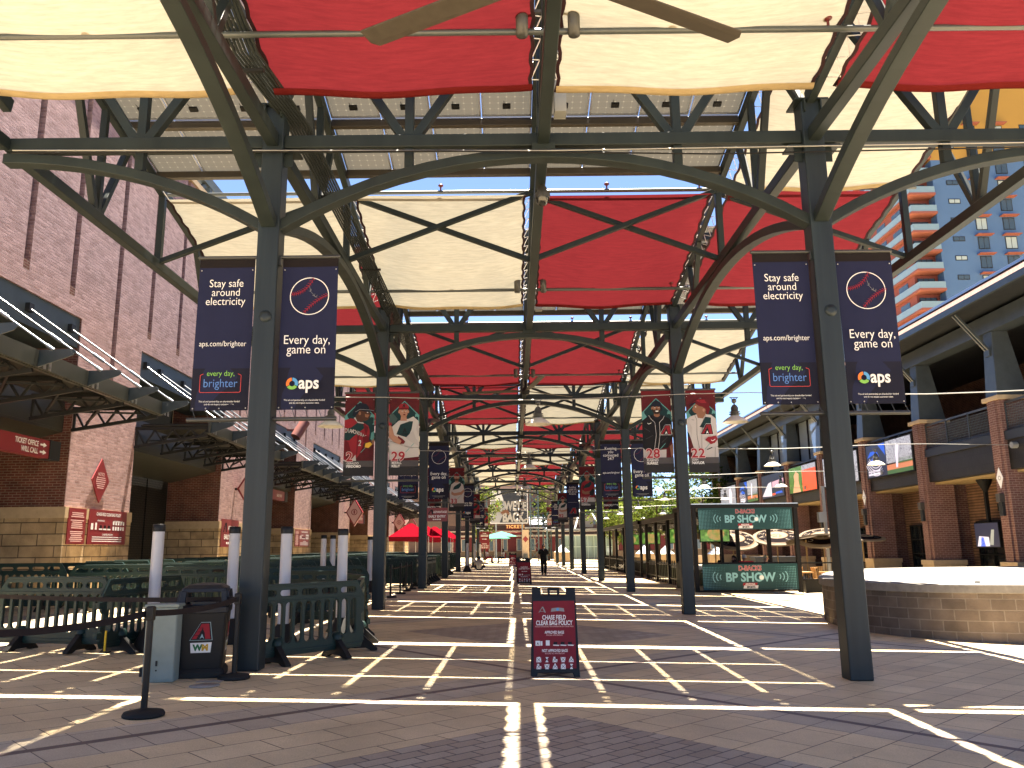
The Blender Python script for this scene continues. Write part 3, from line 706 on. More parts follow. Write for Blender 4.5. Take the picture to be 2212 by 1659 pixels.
# ============================================================ restaurant building on the right
RX = 18.0
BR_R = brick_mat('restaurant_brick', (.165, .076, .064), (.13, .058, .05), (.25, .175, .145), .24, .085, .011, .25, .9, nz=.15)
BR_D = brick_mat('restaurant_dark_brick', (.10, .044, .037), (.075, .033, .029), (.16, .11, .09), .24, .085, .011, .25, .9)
BR_T = brick_mat('striped_tan_brick', (.22, .125, .072), (.18, .10, .058), (.10, .055, .034), 3.0, .12, .03, .4, .9)
FASC = brick_mat('dark_fascia_panel', (.018, .017, .0155), (.014, .013, .012), (.006, .006, .006), .95, .42, .012, .3, .45)
TSTEEL = mat('blue_grey_steel', (.055, .068, .075), .4, .2, noise=.2, nscale=3)
TSTEELD = mat('dark_grey_steel', (.02, .023, .025), .45, .2, noise=.2, nscale=3)
SOFF = mat('cream_soffit', (.34, .25, .125), .7)
GLASSD = mat('dark_glass', (.012, .015, .016), .06, 0, .6)
rb = thing('restaurant_building', 'two storey brick restaurant with dark balconies, tapered steel columns and video screens', 'building')
RP = [35.8+5.93*i for i in range(-3, 7)]
YE = RP[-1]+6
for i, y in enumerate(RP):
    m = MB(); m.cube((RX, y, -.6), (RX+1.15, y+.8, 6.86)); m.cube((RX-.07, y+.2, .98), (RX, y+.6, 6.86)); m.build('brick_pier', BR_R, rb)
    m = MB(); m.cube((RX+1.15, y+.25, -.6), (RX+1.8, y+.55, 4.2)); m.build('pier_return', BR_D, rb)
    m = MB(); m.cube((RX-.12, y-.1, -.6), (RX+1.25, y+.9, .78)); m.build('stone_base', CAPST, rb)
    m = MB(); m.cube((RX-.16, y-.14, .78), (RX+1.3, y+.94, .98)); m.build('base_course', CAPST, rb, .01)
    m = MB(); m.cube((RX-.12, y-.12, 6.86), (RX+1.25, y+.92, 7.02)); m.build('stone_cap', CAPST, rb, .01)
    m = MB(); a = [(RX-.02, y+.02), (RX+1.15, y+.02), (RX+1.15, y+.78), (RX-.02, y+.78)]; b = [(RX+.12, y+.12), (RX+.72, y+.12), (RX+.72, y+.68), (RX+.12, y+.68)]
    m.add([(p[0], p[1], 7.02) for p in a]+[(p[0], p[1], 9.5) for p in b], [(3, 2, 1, 0), (4, 5, 6, 7)]+[(k, (k+1) % 4, 4+(k+1) % 4, 4+k) for k in range(4)]); m.build('tapered_column', TSTEEL, rb, .015)
    m = MB()
    for s in (-.09, .09): m.bar((RX+.1, y+.4+s, 8.75), (RX-1.05, y+.4+s, 10.2), .08, .08)
    m.box((RX+.06, y+.4, 8.7), (.1, .3, .25)); m.build('roof_bracket', TSTEEL, rb)
m = MB(); m.cube((RX+.05, RP[0], 9.5), (RX+.75, YE, 10.15)); m.build('roof_beam', TSTEEL, rb)
m = MB(); m.cube((RX-1.2, RP[0], 10.28), (RX+12, YE+.4, 10.36)); m.build('roof_soffit', TSTEELD, rb)
m = MB(); m.cube((RX-1.32, RP[0], 10.20), (RX-1.2, YE+.45, 10.44)); m.build('gutter', TSTEEL, rb)
m = MB(); m.prism([(RX-1.2, RP[0], 10.40), (RX-.65, RP[0], 11.0), (RX-.45, RP[0], 11.0), (RX-.45, RP[0], 10.40)], (0, YE+.4-RP[0], 0)); m.build('roof_band', BR_R, rb)
m = MB(); m.cube((RX-.72, RP[0], 11.0), (RX+12, YE+.45, 11.12)); m.build('coping', GALV, rb, .01)
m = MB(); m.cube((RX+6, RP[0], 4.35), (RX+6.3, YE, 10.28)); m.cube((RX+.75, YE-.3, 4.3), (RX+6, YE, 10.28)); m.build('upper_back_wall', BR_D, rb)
m = MB(); m.cube((RX+1.8, RP[0], -.6), (RX+2.1, YE, 4.18)); m.build('lower_back_wall', BR_T, rb)
m = MB(); m.cube((RX+.35, RP[0], 4.18), (RX+6, YE, 4.26)); m.build('balcony_soffit', SOFF, rb)
m = MB(); m.cube((RX+.3, RP[0], 4.27), (RX+6, YE, 4.7)); m.build('balcony_floor', TSTEELD, rb)
RAILM = mat('railing_grey', (.05, .057, .06), .4, .3)
for i, y in enumerate(RP[:-1]):
    a, b = y+.8, RP[i+1]
    m = MB(); m.cube((RX+.12, a, 4.28), (RX+.3, b, 5.35)); m.build('fascia_panel', FASC, rb)
    m = MB(); m.cube((RX+.04, a, 5.35), (RX+.34, b, 5.68)); m.build('fascia_ledge', TSTEELD, rb)
    m = MB(); m.bar((RX+.2, a, 6.74), (RX+.2, b, 6.74), .06, .08); m.bar((RX+.2, a, 5.75), (RX+.2, b, 5.75), .05, .05)
    for q in range(4): yy = a+(b-a)*q/3; m.bar((RX+.2, yy, 5.68), (RX+.2, yy, 6.74), .06, .06)
    m.build('railing', RAILM, rb)
    if i < 4:
        m = MB(); n = int((b-a)/.1)
        for q in range(n): yy = a+.05+(b-a-.1)*q/n; m.bar((RX+.21, yy, 5.8), (RX+.21, yy, 6.62), .012, .012)
        for q in range(9): m.bar((RX+.2, a, 5.8+q*.1), (RX+.2, b, 5.8+q*.1), .012, .012)
        o = m.build('railing_mesh', mat('mesh_grey', (.09, .1, .1), .4), rb); o['kind'] = 'stuff'
    # doors and glazing below
    m = MB(); m.cube((RX+1.72, a+.5, -.5), (RX+1.8, b-.5, 2.55)); m.build('glazed_opening', GLASSD, rb)
    m = MB()
    for q in range(5): yy = a+.5+(b-a-1.0)*q/4; m.bar((RX+1.68, yy, -.5), (RX+1.68, yy, 2.55), .07, .07)
    for z in (.5, 1.2, 1.88, 2.55): m.bar((RX+1.66, a+.5, z), (RX+1.66, b-.5, z), .06, .06)
    m.build('window_frame', BLACK, rb)
    # upper window wall
    if i in (5, 6):
        m = MB(); m.cube((RX+.9, a, 7.0), (RX+.95, b, 9.5)); m.build('upper_glass', mat('sky_glass', (.30, .36, .40), .05, .0, .8), rb)
        m = MB()
        for q in range(4): yy = a+(b-a)*q/3; m.bar((RX+.86, yy, 7), (RX+.86, yy, 9.5), .09, .09)
        m.build('window_frame', BLACK, rb)
ceil = MB(); ceil.cube((RX+.8, RP[0], 9.9), (RX+6, YE, 9.95)); ceil.build('upper_ceiling', TSTEELD, rb)

# things on the restaurant
SCONCE = mat('sconce_bronze', (.05, .046, .042), .4)
for i, y in enumerate(RP[2:8]):
    t = thing('wall_lamp', 'bronze wall lamp on the %s brick pier of the restaurant' % ORD[i+1], 'wall lamp', (RX-.08, y+.4, 2.9), 0, 'wall lamps on the restaurant piers')
    m = MB(); m.box((-.08, 0, .38), (.2, .24, .3)); m.build('hood', SCONCE, t, .01)
    m = MB()
    for s in (-1, 0, 1): m.box((-.06, s*.08, 0), (.1, .05, .55))
    m.build('shade', TSTEELD, t)
    if i % 2 == 0:
        m = MB(); m.prism([(RX-.08, y+.4-.2, 4.0), (RX-.08, y+.4, 3.62), (RX-.08, y+.4+.2, 4.0), (RX-.08, y+.4, 4.38)], (-.02, 0, 0)); o = m.build('plaque', WHT); tag(o, 'small white diamond plaque above the %s wall lamp of the restaurant' % ORD[i+1], 'sign', 'white plaques on the restaurant')
        q = MB(); pl = Plane((RX-.1, y+.4, 4.0), (0, -1, 0), (0, 0, 1)); pl.arc(q, 0, 0, .07, 0, 360, .03); q.build('mark', PGREY, o)
for i, y in enumerate((RP[3]-3.2, RP[4]-3.0)):
    m = MB(); m.box((RX+1.4, y, 3.05), (.3, .55, .3), .3); m.bar((RX+1.5, y, 3.05), (RX+1.8, y, 3.05), .06, .06); tag(m.build('wall_speaker', BLACK), 'black speaker on the tan wall under the %s balcony' % ('nearer' if i == 0 else 'farther'), 'speaker', 'speakers under the balconies')
# TV on a ceiling pole
yt = RP[3]-2.6
t = thing('ceiling_television', 'television on a black pole hanging under the nearest balcony', 'television', (RX+1.0, yt, 4.18))
m = MB(); m.lathe([(.3, 0), (.3, -.05), (.1, -.45), (.09, -.5)], n=10); m.bar((0, 0, -.3), (0, 0, -2.0), .13, .13); m.build('ceiling_pole', BLACK, t)
m = MB(); m.box((-.1, 0, -2.2), (.1, 1.7, 1.0)); m.build('casing', BLACK, t, .01)

# ---- screens: pictures made of lit coloured cells
def screen_mat(name, kind, seed, strength):
    m = bpy.data.materials.new(name); m.use_nodes = True; t = m.node_tree; b = t.nodes['Principled BSDF']
    tc = N(t, 'ShaderNodeTexCoord'); mp = N(t, 'ShaderNodeMapping'); t.links.new(tc.outputs['Object'], mp.inputs[0]); mp.inputs['Location'].default_value = (seed*3.1, seed*1.7, seed)
    n = N(t, 'ShaderNodeTexNoise'); n.inputs['Scale'].default_value = kind[0]; n.inputs['Detail'].default_value = kind[1]; t.links.new(mp.outputs[0], n.inputs['Vector'])
    r = N(t, 'ShaderNodeValToRGB'); r.color_ramp.interpolation = 'LINEAR'; cs = kind[2]
    for k, c in enumerate(cs):
        e = r.color_ramp.elements[k] if k < 2 else r.color_ramp.elements.new(.5)
        e.position = .3+.4*k/(len(cs)-1); e.color = (*c, 1)
    t.links.new(n.outputs['Fac'], r.inputs[0]); t.links.new(r.outputs[0], b.inputs['Emission Color']); b.inputs['Emission Strength'].default_value = strength
    b.inputs['Base Color'].default_value = (.01, .01, .01, 1); b.inputs['Roughness'].default_value = .3
    return m
ES = .10
S_CROWD = screen_mat('screen_crowd', (9, 6, [(.02, .02, .04), (.2, .17, .2), (.85, .8, .82), (.5, .08, .06), (.06, .05, .08)]), 1, ES)
S_BLUE = mat('screen_blue', (.02, .12, .75), .4, emit=ES*.9); S_DARKB = mat('screen_navy', (.015, .02, .05), .4, emit=ES); S_WHITE = mat('screen_white', (.75, .72, .85), .4, emit=ES)
S_ORANGE = mat('screen_orange', (.85, .10, .03), .4, emit=ES*1.1); S_GREEN = screen_mat('screen_leaves', (6, 4, [(.02, .06, .01), (.12, .3, .03), (.4, .6, .12)]), 2, ES); S_SKIN = mat('screen_tan', (.72, .40, .22), .4, emit=ES)
S_FIELD = mat('screen_grass', (.06, .14, .04), .4, emit=ES); S_CLAY = mat('screen_clay', (.62, .22, .10), .4, emit=ES); S_PINK = mat('screen_pink', (.7, .42, .55), .4, emit=ES)
S_FOOD = screen_mat('screen_food', (7, 5, [(.25, .05, .02), (.6, .35, .1), (.75, .6, .35), (.2, .3, .05)]), 4, ES)
def led_screen(i, style, lab):
    a, b = RP[i]+.95, RP[i+1]-.25; z0, z1 = 4.92, 6.5; w = b-a; h = z1-z0
    t = thing('video_screen', lab, 'screen', (RX-.05, b, z0), 0, 'video screens on the balconies')
    m = MB(); m.cube((.0, -w-.12, -.06), (.16, .12, h+.06)); m.build('screen_casing', BLACK, t)
    p = Plane((-.004, 0, 0), (0, -1, 0), (0, 0, 1))
    def pic(nm, mt, *polys, lift=.004):
        q = MB()
        for po in polys: p.poly(q, [(x*w, y*h) for x, y in po], lift)
        q.build(nm, mt, t)
    if style == 0:   # game with blue graphics on the left
        pic('left_picture', S_DARKB, [(0, 0), (.46, 0), (.46, 1), (0, 1)]); pic('crowd_picture', S_CROWD, [(.46, .32), (1, .32), (1, 1), (.46, 1)]); pic('grass', S_FIELD, [(.46, 0), (1, 0), (1, .12), (.46, .12)], [(.7, .26), (1, .26), (1, .42), (.7, .42)]); pic('clay', S_CLAY, [(.46, .12), (1, .12), (1, .28), (.46, .28)])
        pic('blue_shape', S_BLUE, [(.02, .62), (.1, .80), (.25, .8), (.3, .6), (.18, .70)], [(.28, .98), (.44, .98), (.44, .6)], [(.05, .45), (.15, .62), (.3, .5), (.3, .42)], lift=.006)
        q = MB()
        for k in range(5): p.arc(q, w*.22, h*.9, h*(.55+.08*k), 215, 300, h*.028, .008)
        q.build('arc_lines', S_WHITE, t)
        pic('player_figure', S_WHITE, [(.66, .16), (.70, .16), (.72, .5), (.75, .8), (.69, .86), (.66, .6)], lift=.007)
        pic('score_box', S_WHITE, [(.02, .06), (.3, .06), (.3, .12), (.02, .12)], [(.02, .15), (.3, .15), (.3, .21), (.02, .21)], lift=.006)
    elif style == 1:  # woman against leaves beside an orange panel
        pic('leaves_picture', S_GREEN, [(0, 0), (.5, 0), (.5, 1), (0, 1)]); pic('orange_panel', S_ORANGE, [(.5, 0), (1, 0), (1, .82), (.5, .82)]); pic('roof_picture', S_CROWD, [(.5, .82), (1, .82), (1, 1), (.5, 1)])
        pic('person_picture', S_SKIN, [(.12, 0), (.42, 0), (.36, .45), (.38, .7), (.28, .84), (.18, .68), (.2, .45)], lift=.006)
    elif style == 2:
        pic('roof_picture', S_DARKB, [(0, 0), (1, 0), (1, 1), (0, 1)]); pic('white_wedge', S_WHITE, [(0, .1), (.46, .05), (.46, .68), (.3, .62)], lift=.006); pic('pink_field', S_PINK, [(.5, .42), (1, .5), (1, .72), (.5, .66)], lift=.006); pic('blue_stand', S_BLUE, [(.6, .12), (.95, .12), (.9, .22), (.65, .2)], lift=.006); pic('red_tag', S_ORANGE, [(.48, .08), (.62, .08), (.62, .16), (.48, .16)], lift=.007)
    else:
        pic('crowd_picture', S_CROWD, [(0, 0), (1, 0), (1, 1), (0, 1)]); pic('player_figure', S_WHITE, [(.55, .1), (.75, .1), (.78, .6), (.7, .9), (.58, .85)], lift=.006)
for i, s, d in ((3, 0, 'nearest video screen on the restaurant balconies, blue graphics beside a ball game crowd'), (4, 3, 'video screen of a crowd and player partly behind the nearest right column'), (5, 1, 'video screen with a woman and an orange panel over the terrace'), (6, 2, 'video screen with a white wedge and pink field'), (7, 0, 'small far video screen with blue graphics and a ball game crowd'), (8, 3, 'farthest crowd video screen above the pergola roof')):
    led_screen(i, s, d)
led = bpy.data.objects['casing']
t = bpy.data.objects['ceiling_television']; p = Plane((-.155, .85, -2.7), (0, -1, 0), (0, 0, 1))
for nm, mt, po in (('screen_picture', S_DARKB, [(.03, .04), (1.67, .04), (1.67, .96), (.03, .96)]), ('white_shape', S_WHITE, [(.12, .06), (1.0, .06), (.98, .42), (.3, .46)]), ('blue_figure', S_BLUE, [(.35, .06), (.7, .06), (.62, .4), (.45, .42)]), ('silver_shape', mat('screen_silver', (.4, .45, .42), .4, emit=ES*.6), [(1.0, .12), (1.25, .1), (1.4, .7), (1.2, .7)])):
    q = MB(); p.poly(q, po, .003 if mt is S_DARKB else .006); q.build(nm, mt, t)

# ============================================================ apartment tower behind
TBL = mat('tower_blue', (.082, .155, .29), .8, noise=.05, nscale=.3); TYE = mat('tower_yellow', (.40, .235, .055), .8, noise=.05, nscale=.3); TOR = mat('tower_terracotta', (.27, .095, .07), .8, noise=.05); TRD = mat('tower_red_brown', (.24, .07, .055), .8)
TWN = mat('tower_window', (.05, .08, .11), .2, 0, .4); TGL = mat('balcony_glass', (.20, .30, .36), .3, 0, .3); TFR = mat('tower_frame', (.03, .035, .04), .5)
tw = thing('apartment_tower', 'tall blue and yellow apartment tower with terracotta balconies', 'building')
TX = 66.4; TY = 120.0; FH = 3.1
m = MB(); m.cube((TX, TY, 0), (TX+40, TY+30, 60.9)); m.build('blue_block', TBL, tw)
m = MB(); m.cube((TX, TY+.01, 60.9), (TX+40, TY+30, 73.3)); m.build('yellow_top', TYE, tw)
m = MB(); m.cube((TX-3.6, TY+1.8, 0), (TX, TY+26, 66)); m.build('terracotta_core', TRD, tw)
m = MB(); m.cube((TX-3.4, TY+26, 0), (TX+30, TY+50, 52)); m.build('rear_block', TBL, tw)
m = MB(); m.cube((TX-4.6, TY-2.2, 70.0), (TX+6, TY+4, 70.35)); m.build('roof_slab', TOR, tw)
for k in range(23):
    z = 2.2+k*FH
    if z > 66: break
    m = MB(); m.cube((TX-4.2, TY-.6, z), (TX-.1, TY+1.8, z+.35)); m.cube((TX-4.2, TY+1.8, z), (TX-3.6, TY+25, z+.26)); m.build('balcony_slab', TOR, tw)
    m = MB(); m.cube((TX-4.15, TY-.55, z+.35), (TX-.15, TY-.5, z+1.4)); m.cube((TX-4.15, TY-.5, z+.35), (TX-4.1, TY+24, z+1.4)); m.build('balcony_glass', TGL, tw)
    m = MB(); m.cube((TX-3.2, TY+1.72, z+.35), (TX-.6, TY+1.78, z+2.6))
    for q in range(4): m.cube((TX-3.66, TY+4+q*5.5, z+.35), (TX-3.6, TY+7+q*5.5, z+2.6))
    m.build('balcony_window', TWN, tw)
    m = MB()
    for xx in (-3.2, -2.3, -1.5, -.6): m.cube((TX+xx-.05, TY+1.66, z+.35), (TX+xx+.05, TY+1.73, z+2.6))
    m.cube((TX-3.2, TY+1.66, z+2.1), (TX-.6, TY+1.73, z+2.2)); m.build('window_frame', TFR, tw)
    for xx, ww, zz, hh, led in ((2.2, 1.6, 1.9, .55, 0), (6.0, 1.5, .6, 1.75, 1), (10.2, 1.6, .6, 1.75, 1), (14.8, .8, .9, 1.6, 0), (18, 1.5, .6, 1.75, 1), (22, 1.5, .6, 1.75, 1)):
        if z < 15: continue
        f = MB(); f.cube((TX+xx-.12, TY-.06, z+zz-.12), (TX+xx+ww+.12, TY, z+zz+hh+.12)); w_ = f.build('window', TFR, tw)
        g = MB(); g.cube((TX+xx, TY-.08, z+zz), (TX+xx+ww*.47, TY-.06, z+zz+hh)); g.cube((TX+xx+ww*.53, TY-.08, z+zz), (TX+xx+ww, TY-.06, z+zz+hh)); g.build('pane', TWN if (k+int(xx)) % 3 else mat('pale_blind', (.35, .42, .40), .3), w_)
        if led:
            g = MB(); g.cube((TX+xx-.5, TY-1.0, z+zz+hh+.25), (TX+xx+ww+.5, TY, z+zz+hh+.37)); g.build('sunshade', TOR, w_)
# ============================================================ banners on the columns
BW, BH = .80, 2.22
NAVYC = mat('banner_navy', (.012, .0145, .046), .6, noise=.12, nscale=3); NAVYT = mat('banner_top_band', (.010, .007, .007), .7); NAVYB = mat('banner_lower_navy', (.008, .008, .02), .6)
PBLUE = mat('print_blue', (.10, .22, .55), .6); PGRN = mat('print_green', (.22, .48, .10), .6); PORG = mat('print_orange', (.75, .20, .04), .6); PSKY = mat('print_sky', (.10, .32, .62), .6)
MAROON = mat('banner_maroon', (.085, .009, .013), .6, noise=.2, nscale=9); RODM = mat('banner_rod', (.03, .033, .033), .4); GROM = mat('grommet', (.6, .6, .58), .3, .8)
SKINL = mat('print_skin_light', (.38, .20, .14), .6); SKINM = mat('print_skin_tan', (.24, .115, .07), .6); SKIND = mat('print_skin_dark', (.07, .03, .02), .6); HAIR = mat('print_hair', (.03, .018, .014), .6); BEARD = mat('print_beard', (.12, .055, .035), .6)
PWHITE = mat('print_jersey_white', (.48, .46, .455), .6); PSHADE = mat('print_jersey_shade', (.42, .40, .40), .6); JRED = mat('print_jersey_red', (.24, .016, .026), .6); JREDD = mat('print_jersey_deep_red', (.12, .008, .013), .6); JBLK = mat('print_jersey_black', (.007, .007, .009), .6); HELM = mat('print_helmet', (.008, .010, .02), .5); GLOVE = mat('print_glove', (.05, .085, .085), .6); YEL = mat('print_yellow', (.62, .38, .05), .6)
def cbend(u, v): return .012*math.sin(3.1*u+1)*math.sin(2.2*v)+.01*math.sin(9*u)*max(0, (.35-v))*2.4

class Print:
    """collects printed layers by material and builds one child mesh for each"""
    def __init__(s, plane, parent): s.p, s.par, s.m, s.L = plane, parent, {}, .003
    def mb(s, mt, nm):
        return s.m.setdefault((mt.name, nm), (MB(), mt))[0]
    def poly(s, nm, mt, *polys):
        s.L += .0009
        for po in polys: s.p.poly(s.mb(mt, nm), po, s.L)
    def ell(s, nm, mt, *a, **k): s.L += .0009; s.p.ell(s.mb(mt, nm), *a, lift=s.L, **k)
    def line(s, nm, mt, pts, w): s.L += .0009; s.p.line(s.mb(mt, nm), pts, w, s.L)
    def arc(s, nm, mt, *a, **k): s.L += .0004; s.p.arc(s.mb(mt, nm), *a, lift=s.L, **k)
    def text(s, nm, mt, *a, **k): s.L += .0009; s.p.text(s.mb(mt, nm), *a, lift=s.L, **k)
    def done(s):
        for (mn, nm), (b, mt) in s.m.items(): b.build(nm, mt, s.par)

def baseball(P, x, y, r, detail):
    P.arc('ball_outline', WHT, x, y, r, 0, 360, .012, n=40)
    for (x0, y0, x1, y1, bx, by) in ((x-r*.98, y+r*.12, x+r*.2, y+r*.96, .1, -.25), (x-r*.25, y-r*.95, x+r*.98, y+r*.02, -.05, .12)):
        pts = []
        for k in range(13):
            t = k/12; px = x0+(x1-x0)*t+bx*r*4*t*(1-t)*.5; py = y0+(y1-y0)*t+by*r*4*t*(1-t); pts.append((px, py))
        P.line('ball_stitching', PRED, pts, .007)
        if detail:
            for k in range(1, 13):
                (ax, ay), (bx_, by_) = pts[k-1], pts[k]; L = math.hypot(bx_-ax, by_-ay); dx, dy = (bx_-ax)/L, (by_-ay)/L
                for s in (-1, 1): P.line('ball_stitching', PRED, [(bx_, by_), (bx_-dx*.022-dy*s*.03, by_-dy*.022+dx*s*.03)], .006)
    if detail:
        pts = [(x+r*.02, y+r*.5), (x+r*.1, y+r*.2), (x+r*.3, y-r*.05), (x+r*.42, y-r*.12)]
        P.line('ball_back_stitching', PGREY, pts, .004)
        for a, b in pts[1:]: P.line('ball_back_stitching', PGREY, [(a-.03, b+.01), (a, b), (a+.005, b+.035)], .004)
def aps_logo(P, y):
    P.L += .001
    for t0, mt in ((95, PORG), (215, PGRN), (-25, PSKY)): P.arc('swirl_emblem', mt, .22, y+.07, .062, t0, t0+112, .045, n=12)
    P.text('lettering', WHT, 'aps', .31, y, .25, align='LEFT', bold=.022)
def ad_left(P, lines, detail):
    y = 1.80 if len(lines) == 3 else 1.86
    for k, s in enumerate(lines): P.text('lettering', WHT, s, .40, y-k*.135, .165, bold=-.004 if detail else .004)
    P.text('lettering', WHT, 'aps.com/brighter', .40, .92, .112, bold=-.003 if detail else .002)
    P.line('frame_outline', mat('print_coral', (.50, .06, .06), .6), [(.16, .52), (.115, .50), (.115, .27), (.13, .255), (.67, .255), (.685, .27), (.685, .50), (.64, .52)], .008)
    P.text('green_lettering', PGRN, 'every day,', .40, .49, .11, bold=-.002); P.text('blue_lettering', PBLUE, 'brighter', .40, .33, .17, bold=-.003)
    if detail:
        P.text('small_lettering', WHT, 'This ad and partnership are shareholder funded', .40, .115, .034, bold=.002); P.text('small_lettering', WHT, 'and do not impact customer rates.', .40, .075, .034, bold=.002)
    else: P.line('small_lettering', PGREY, [(.15, .12), (.65, .12)], .014); P.line('small_lettering', PGREY, [(.24, .08), (.56, .08)], .014)
def ad_ball(P, detail):
    baseball(P, .40, 1.65, .275, detail)
    P.text('lettering', WHT, 'Every day,', .40, .93, .185, bold=-.003 if detail else .004); P.text('lettering', WHT, 'game on', .40, .79, .185, bold=-.003 if detail else .004)
    aps_logo(P, .29)
    if detail:
        P.text('small_lettering', WHT, 'This ad and partnership are shareholder funded', .40, .115, .034, bold=.002); P.text('small_lettering', WHT, 'and do not impact customer rates.', .40, .075, .034, bold=.002)
    else: P.line('small_lettering', PGREY, [(.15, .12), (.65, .12)], .014); P.line('small_lettering', PGREY, [(.24, .08), (.56, .08)], .014)

def player_bg(P):
    P.poly('teal_background', TEALD, [(0, 1.58), (.4, 1.99), (.8, 1.58), (.8, .95), (0, .95)])
    P.poly('teal_glow', mat('print_glow', (.10, .28, .28), .6), [(0, 1.62), (.1, 1.66), (.13, 1.5), (.06, 1.38), (0, 1.36)], [(.8, 1.62), (.7, 1.66), (.67, 1.5), (.74, 1.38), (.8, 1.36)], [(.8, 1.2), (.72, 1.15), (.7, .98), (.8, .92)])
    P.line('diamond_outline', TEAL, [(0, 1.60), (.4, 2.0), (.8, 1.60)], .022)
    P.line('diamond_outline', TEAL, [(.8, 1.0), (.45, .62)], .014)
def face(P, x, y, s, skin, beard=None, smile=False, look=0, cap=None, brim=None, helmet=False, logo=True):
    """head centre x, y; s = half height of the head"""
    P.poly('neck', skin, [(x-.4*s, y-.7*s), (x+.42*s, y-.7*s), (x+.55*s, y-1.5*s), (x-.5*s, y-1.5*s)])
    P.ell('ear', skin, x-.72*s, y-.05*s, .14*s, .24*s); P.ell('ear', skin, x+.72*s, y-.05*s, .14*s, .24*s)
    P.poly('head', skin, [(x+.72*s*math.sin(t)*(1 if math.cos(t) > 0 else .98-.22*abs(math.cos(t))), y-s*(-math.cos(t))) for t in [2*math.pi*k/28 for k in range(28)]])
    if beard: P.poly('beard', beard, [(x-.7*s, y-.05*s), (x-.62*s, y-.6*s), (x-.3*s, y-1.02*s), (x+.3*s, y-1.02*s), (x+.62*s, y-.6*s), (x+.7*s, y-.05*s), (x+.5*s, y-.3*s), (x+.25*s, y-.32*s), (x, y-.28*s), (x-.25*s, y-.32*s), (x-.5*s, y-.3*s)])
    lx = x+look*s
    for e in (-.3, .3):
        P.line('brow', HAIR, [(lx+(e-.16)*s, y+.22*s), (lx+(e+.16)*s, y+.22*s)], .07*s); P.ell('eye', WHT, lx+e*s, y+.06*s, .12*s, .06*s); P.ell('pupil', HAIR, lx+(e+look*.2)*s, y+.06*s, .055*s)
    P.poly('nose', SKIND if skin is SKINM else SKINM, [(lx-.05*s, y+.02*s), (lx+.16*s, y-.27*s), (lx-.12*s, y-.27*s)])
    if smile: P.poly('mouth', WHT, [(lx-.3*s, y-.45*s), (lx+.3*s, y-.45*s), (lx+.16*s, y-.62*s), (lx-.16*s, y-.62*s)])
    else: P.ell('mouth', JREDD, lx, y-.52*s, .2*s, .07*s)
    if cap:
        if helmet:
            P.poly('helmet', cap, [(x+.9*s*math.cos(R(t)), y+.25*s+.95*s*math.sin(R(t))) for t in range(0, 181, 12)]); P.poly('helmet', cap, [(x+.55*s, y+.3*s), (x+.95*s, y+.3*s), (x+.92*s, y-.45*s), (x+.7*s, y-.5*s)])
            P.poly('brim', brim, [(x-1.0*s, y+.22*s), (x+.8*s, y+.36*s), (x+.7*s, y+.52*s), (x-.8*s, y+.46*s)])
        else:
            P.poly('cap', cap, [(x-.8*s, y+.38*s), (x-.78*s, y+.85*s), (x-.5*s, y+1.2*s), (x, y+1.3*s), (x+.5*s, y+1.2*s), (x+.78*s, y+.85*s), (x+.8*s, y+.38*s)])
            P.poly('brim', brim, [(x-.85*s, y+.30*s), (x+.85*s, y+.30*s), (x+.78*s, y+.52*s), (x, y+.62*s), (x-.78*s, y+.52*s)])
        if logo: P.poly('cap_letter', INK, [(x-.22*s, y+.66*s), (x-.02*s, y+1.12*s), (x+.14*s, y+1.12*s), (x+.24*s, y+.66*s), (x+.1*s, y+.66*s), (x+.03*s, y+.85*s), (x-.08*s, y+.66*s)])
def jersey_a(P, x, y, h, base):
    b = P.mb(base, 'jersey_letter'); P.L += .001
    snake_a(P.p, P.mb(WHT, 'jersey_letter_edge'), P.mb(JRED, 'jersey_letter'), P.mb(INK, 'jersey_letter_line'), x, y, h, P.L); P.L += .0035
def number(P, n, first, last):
    P.poly('fade_band', mat('print_fade_upper', (.07, .065, .07), .6), [(0, .0), (.8, 0), (.8, .40), (0, .40)])
    P.poly('fade_band', mat('print_fade_lower', (.022, .022, .025), .6), [(0, .0), (.8, 0), (.8, .24), (0, .24)])
    P.text('number_outline', mat('print_pale_pink', (.62, .45, .46), .6), n, .07, .395, .34, align='LEFT', bold=.055, xs=1.05, cs=1.06); P.text('number', PRED, n, .07, .395, .34, align='LEFT', bold=.018, xs=1.05, cs=1.06)
    if first:
        P.text('name_lettering', WHT, first, .085, .305, .082, align='LEFT', bold=.006); P.text('name_lettering', WHT, last, .085, .22, .092, align='LEFT', bold=.035); P.line('name_rule', PGREY, [(.062, .2), (.062, .375)], .005)
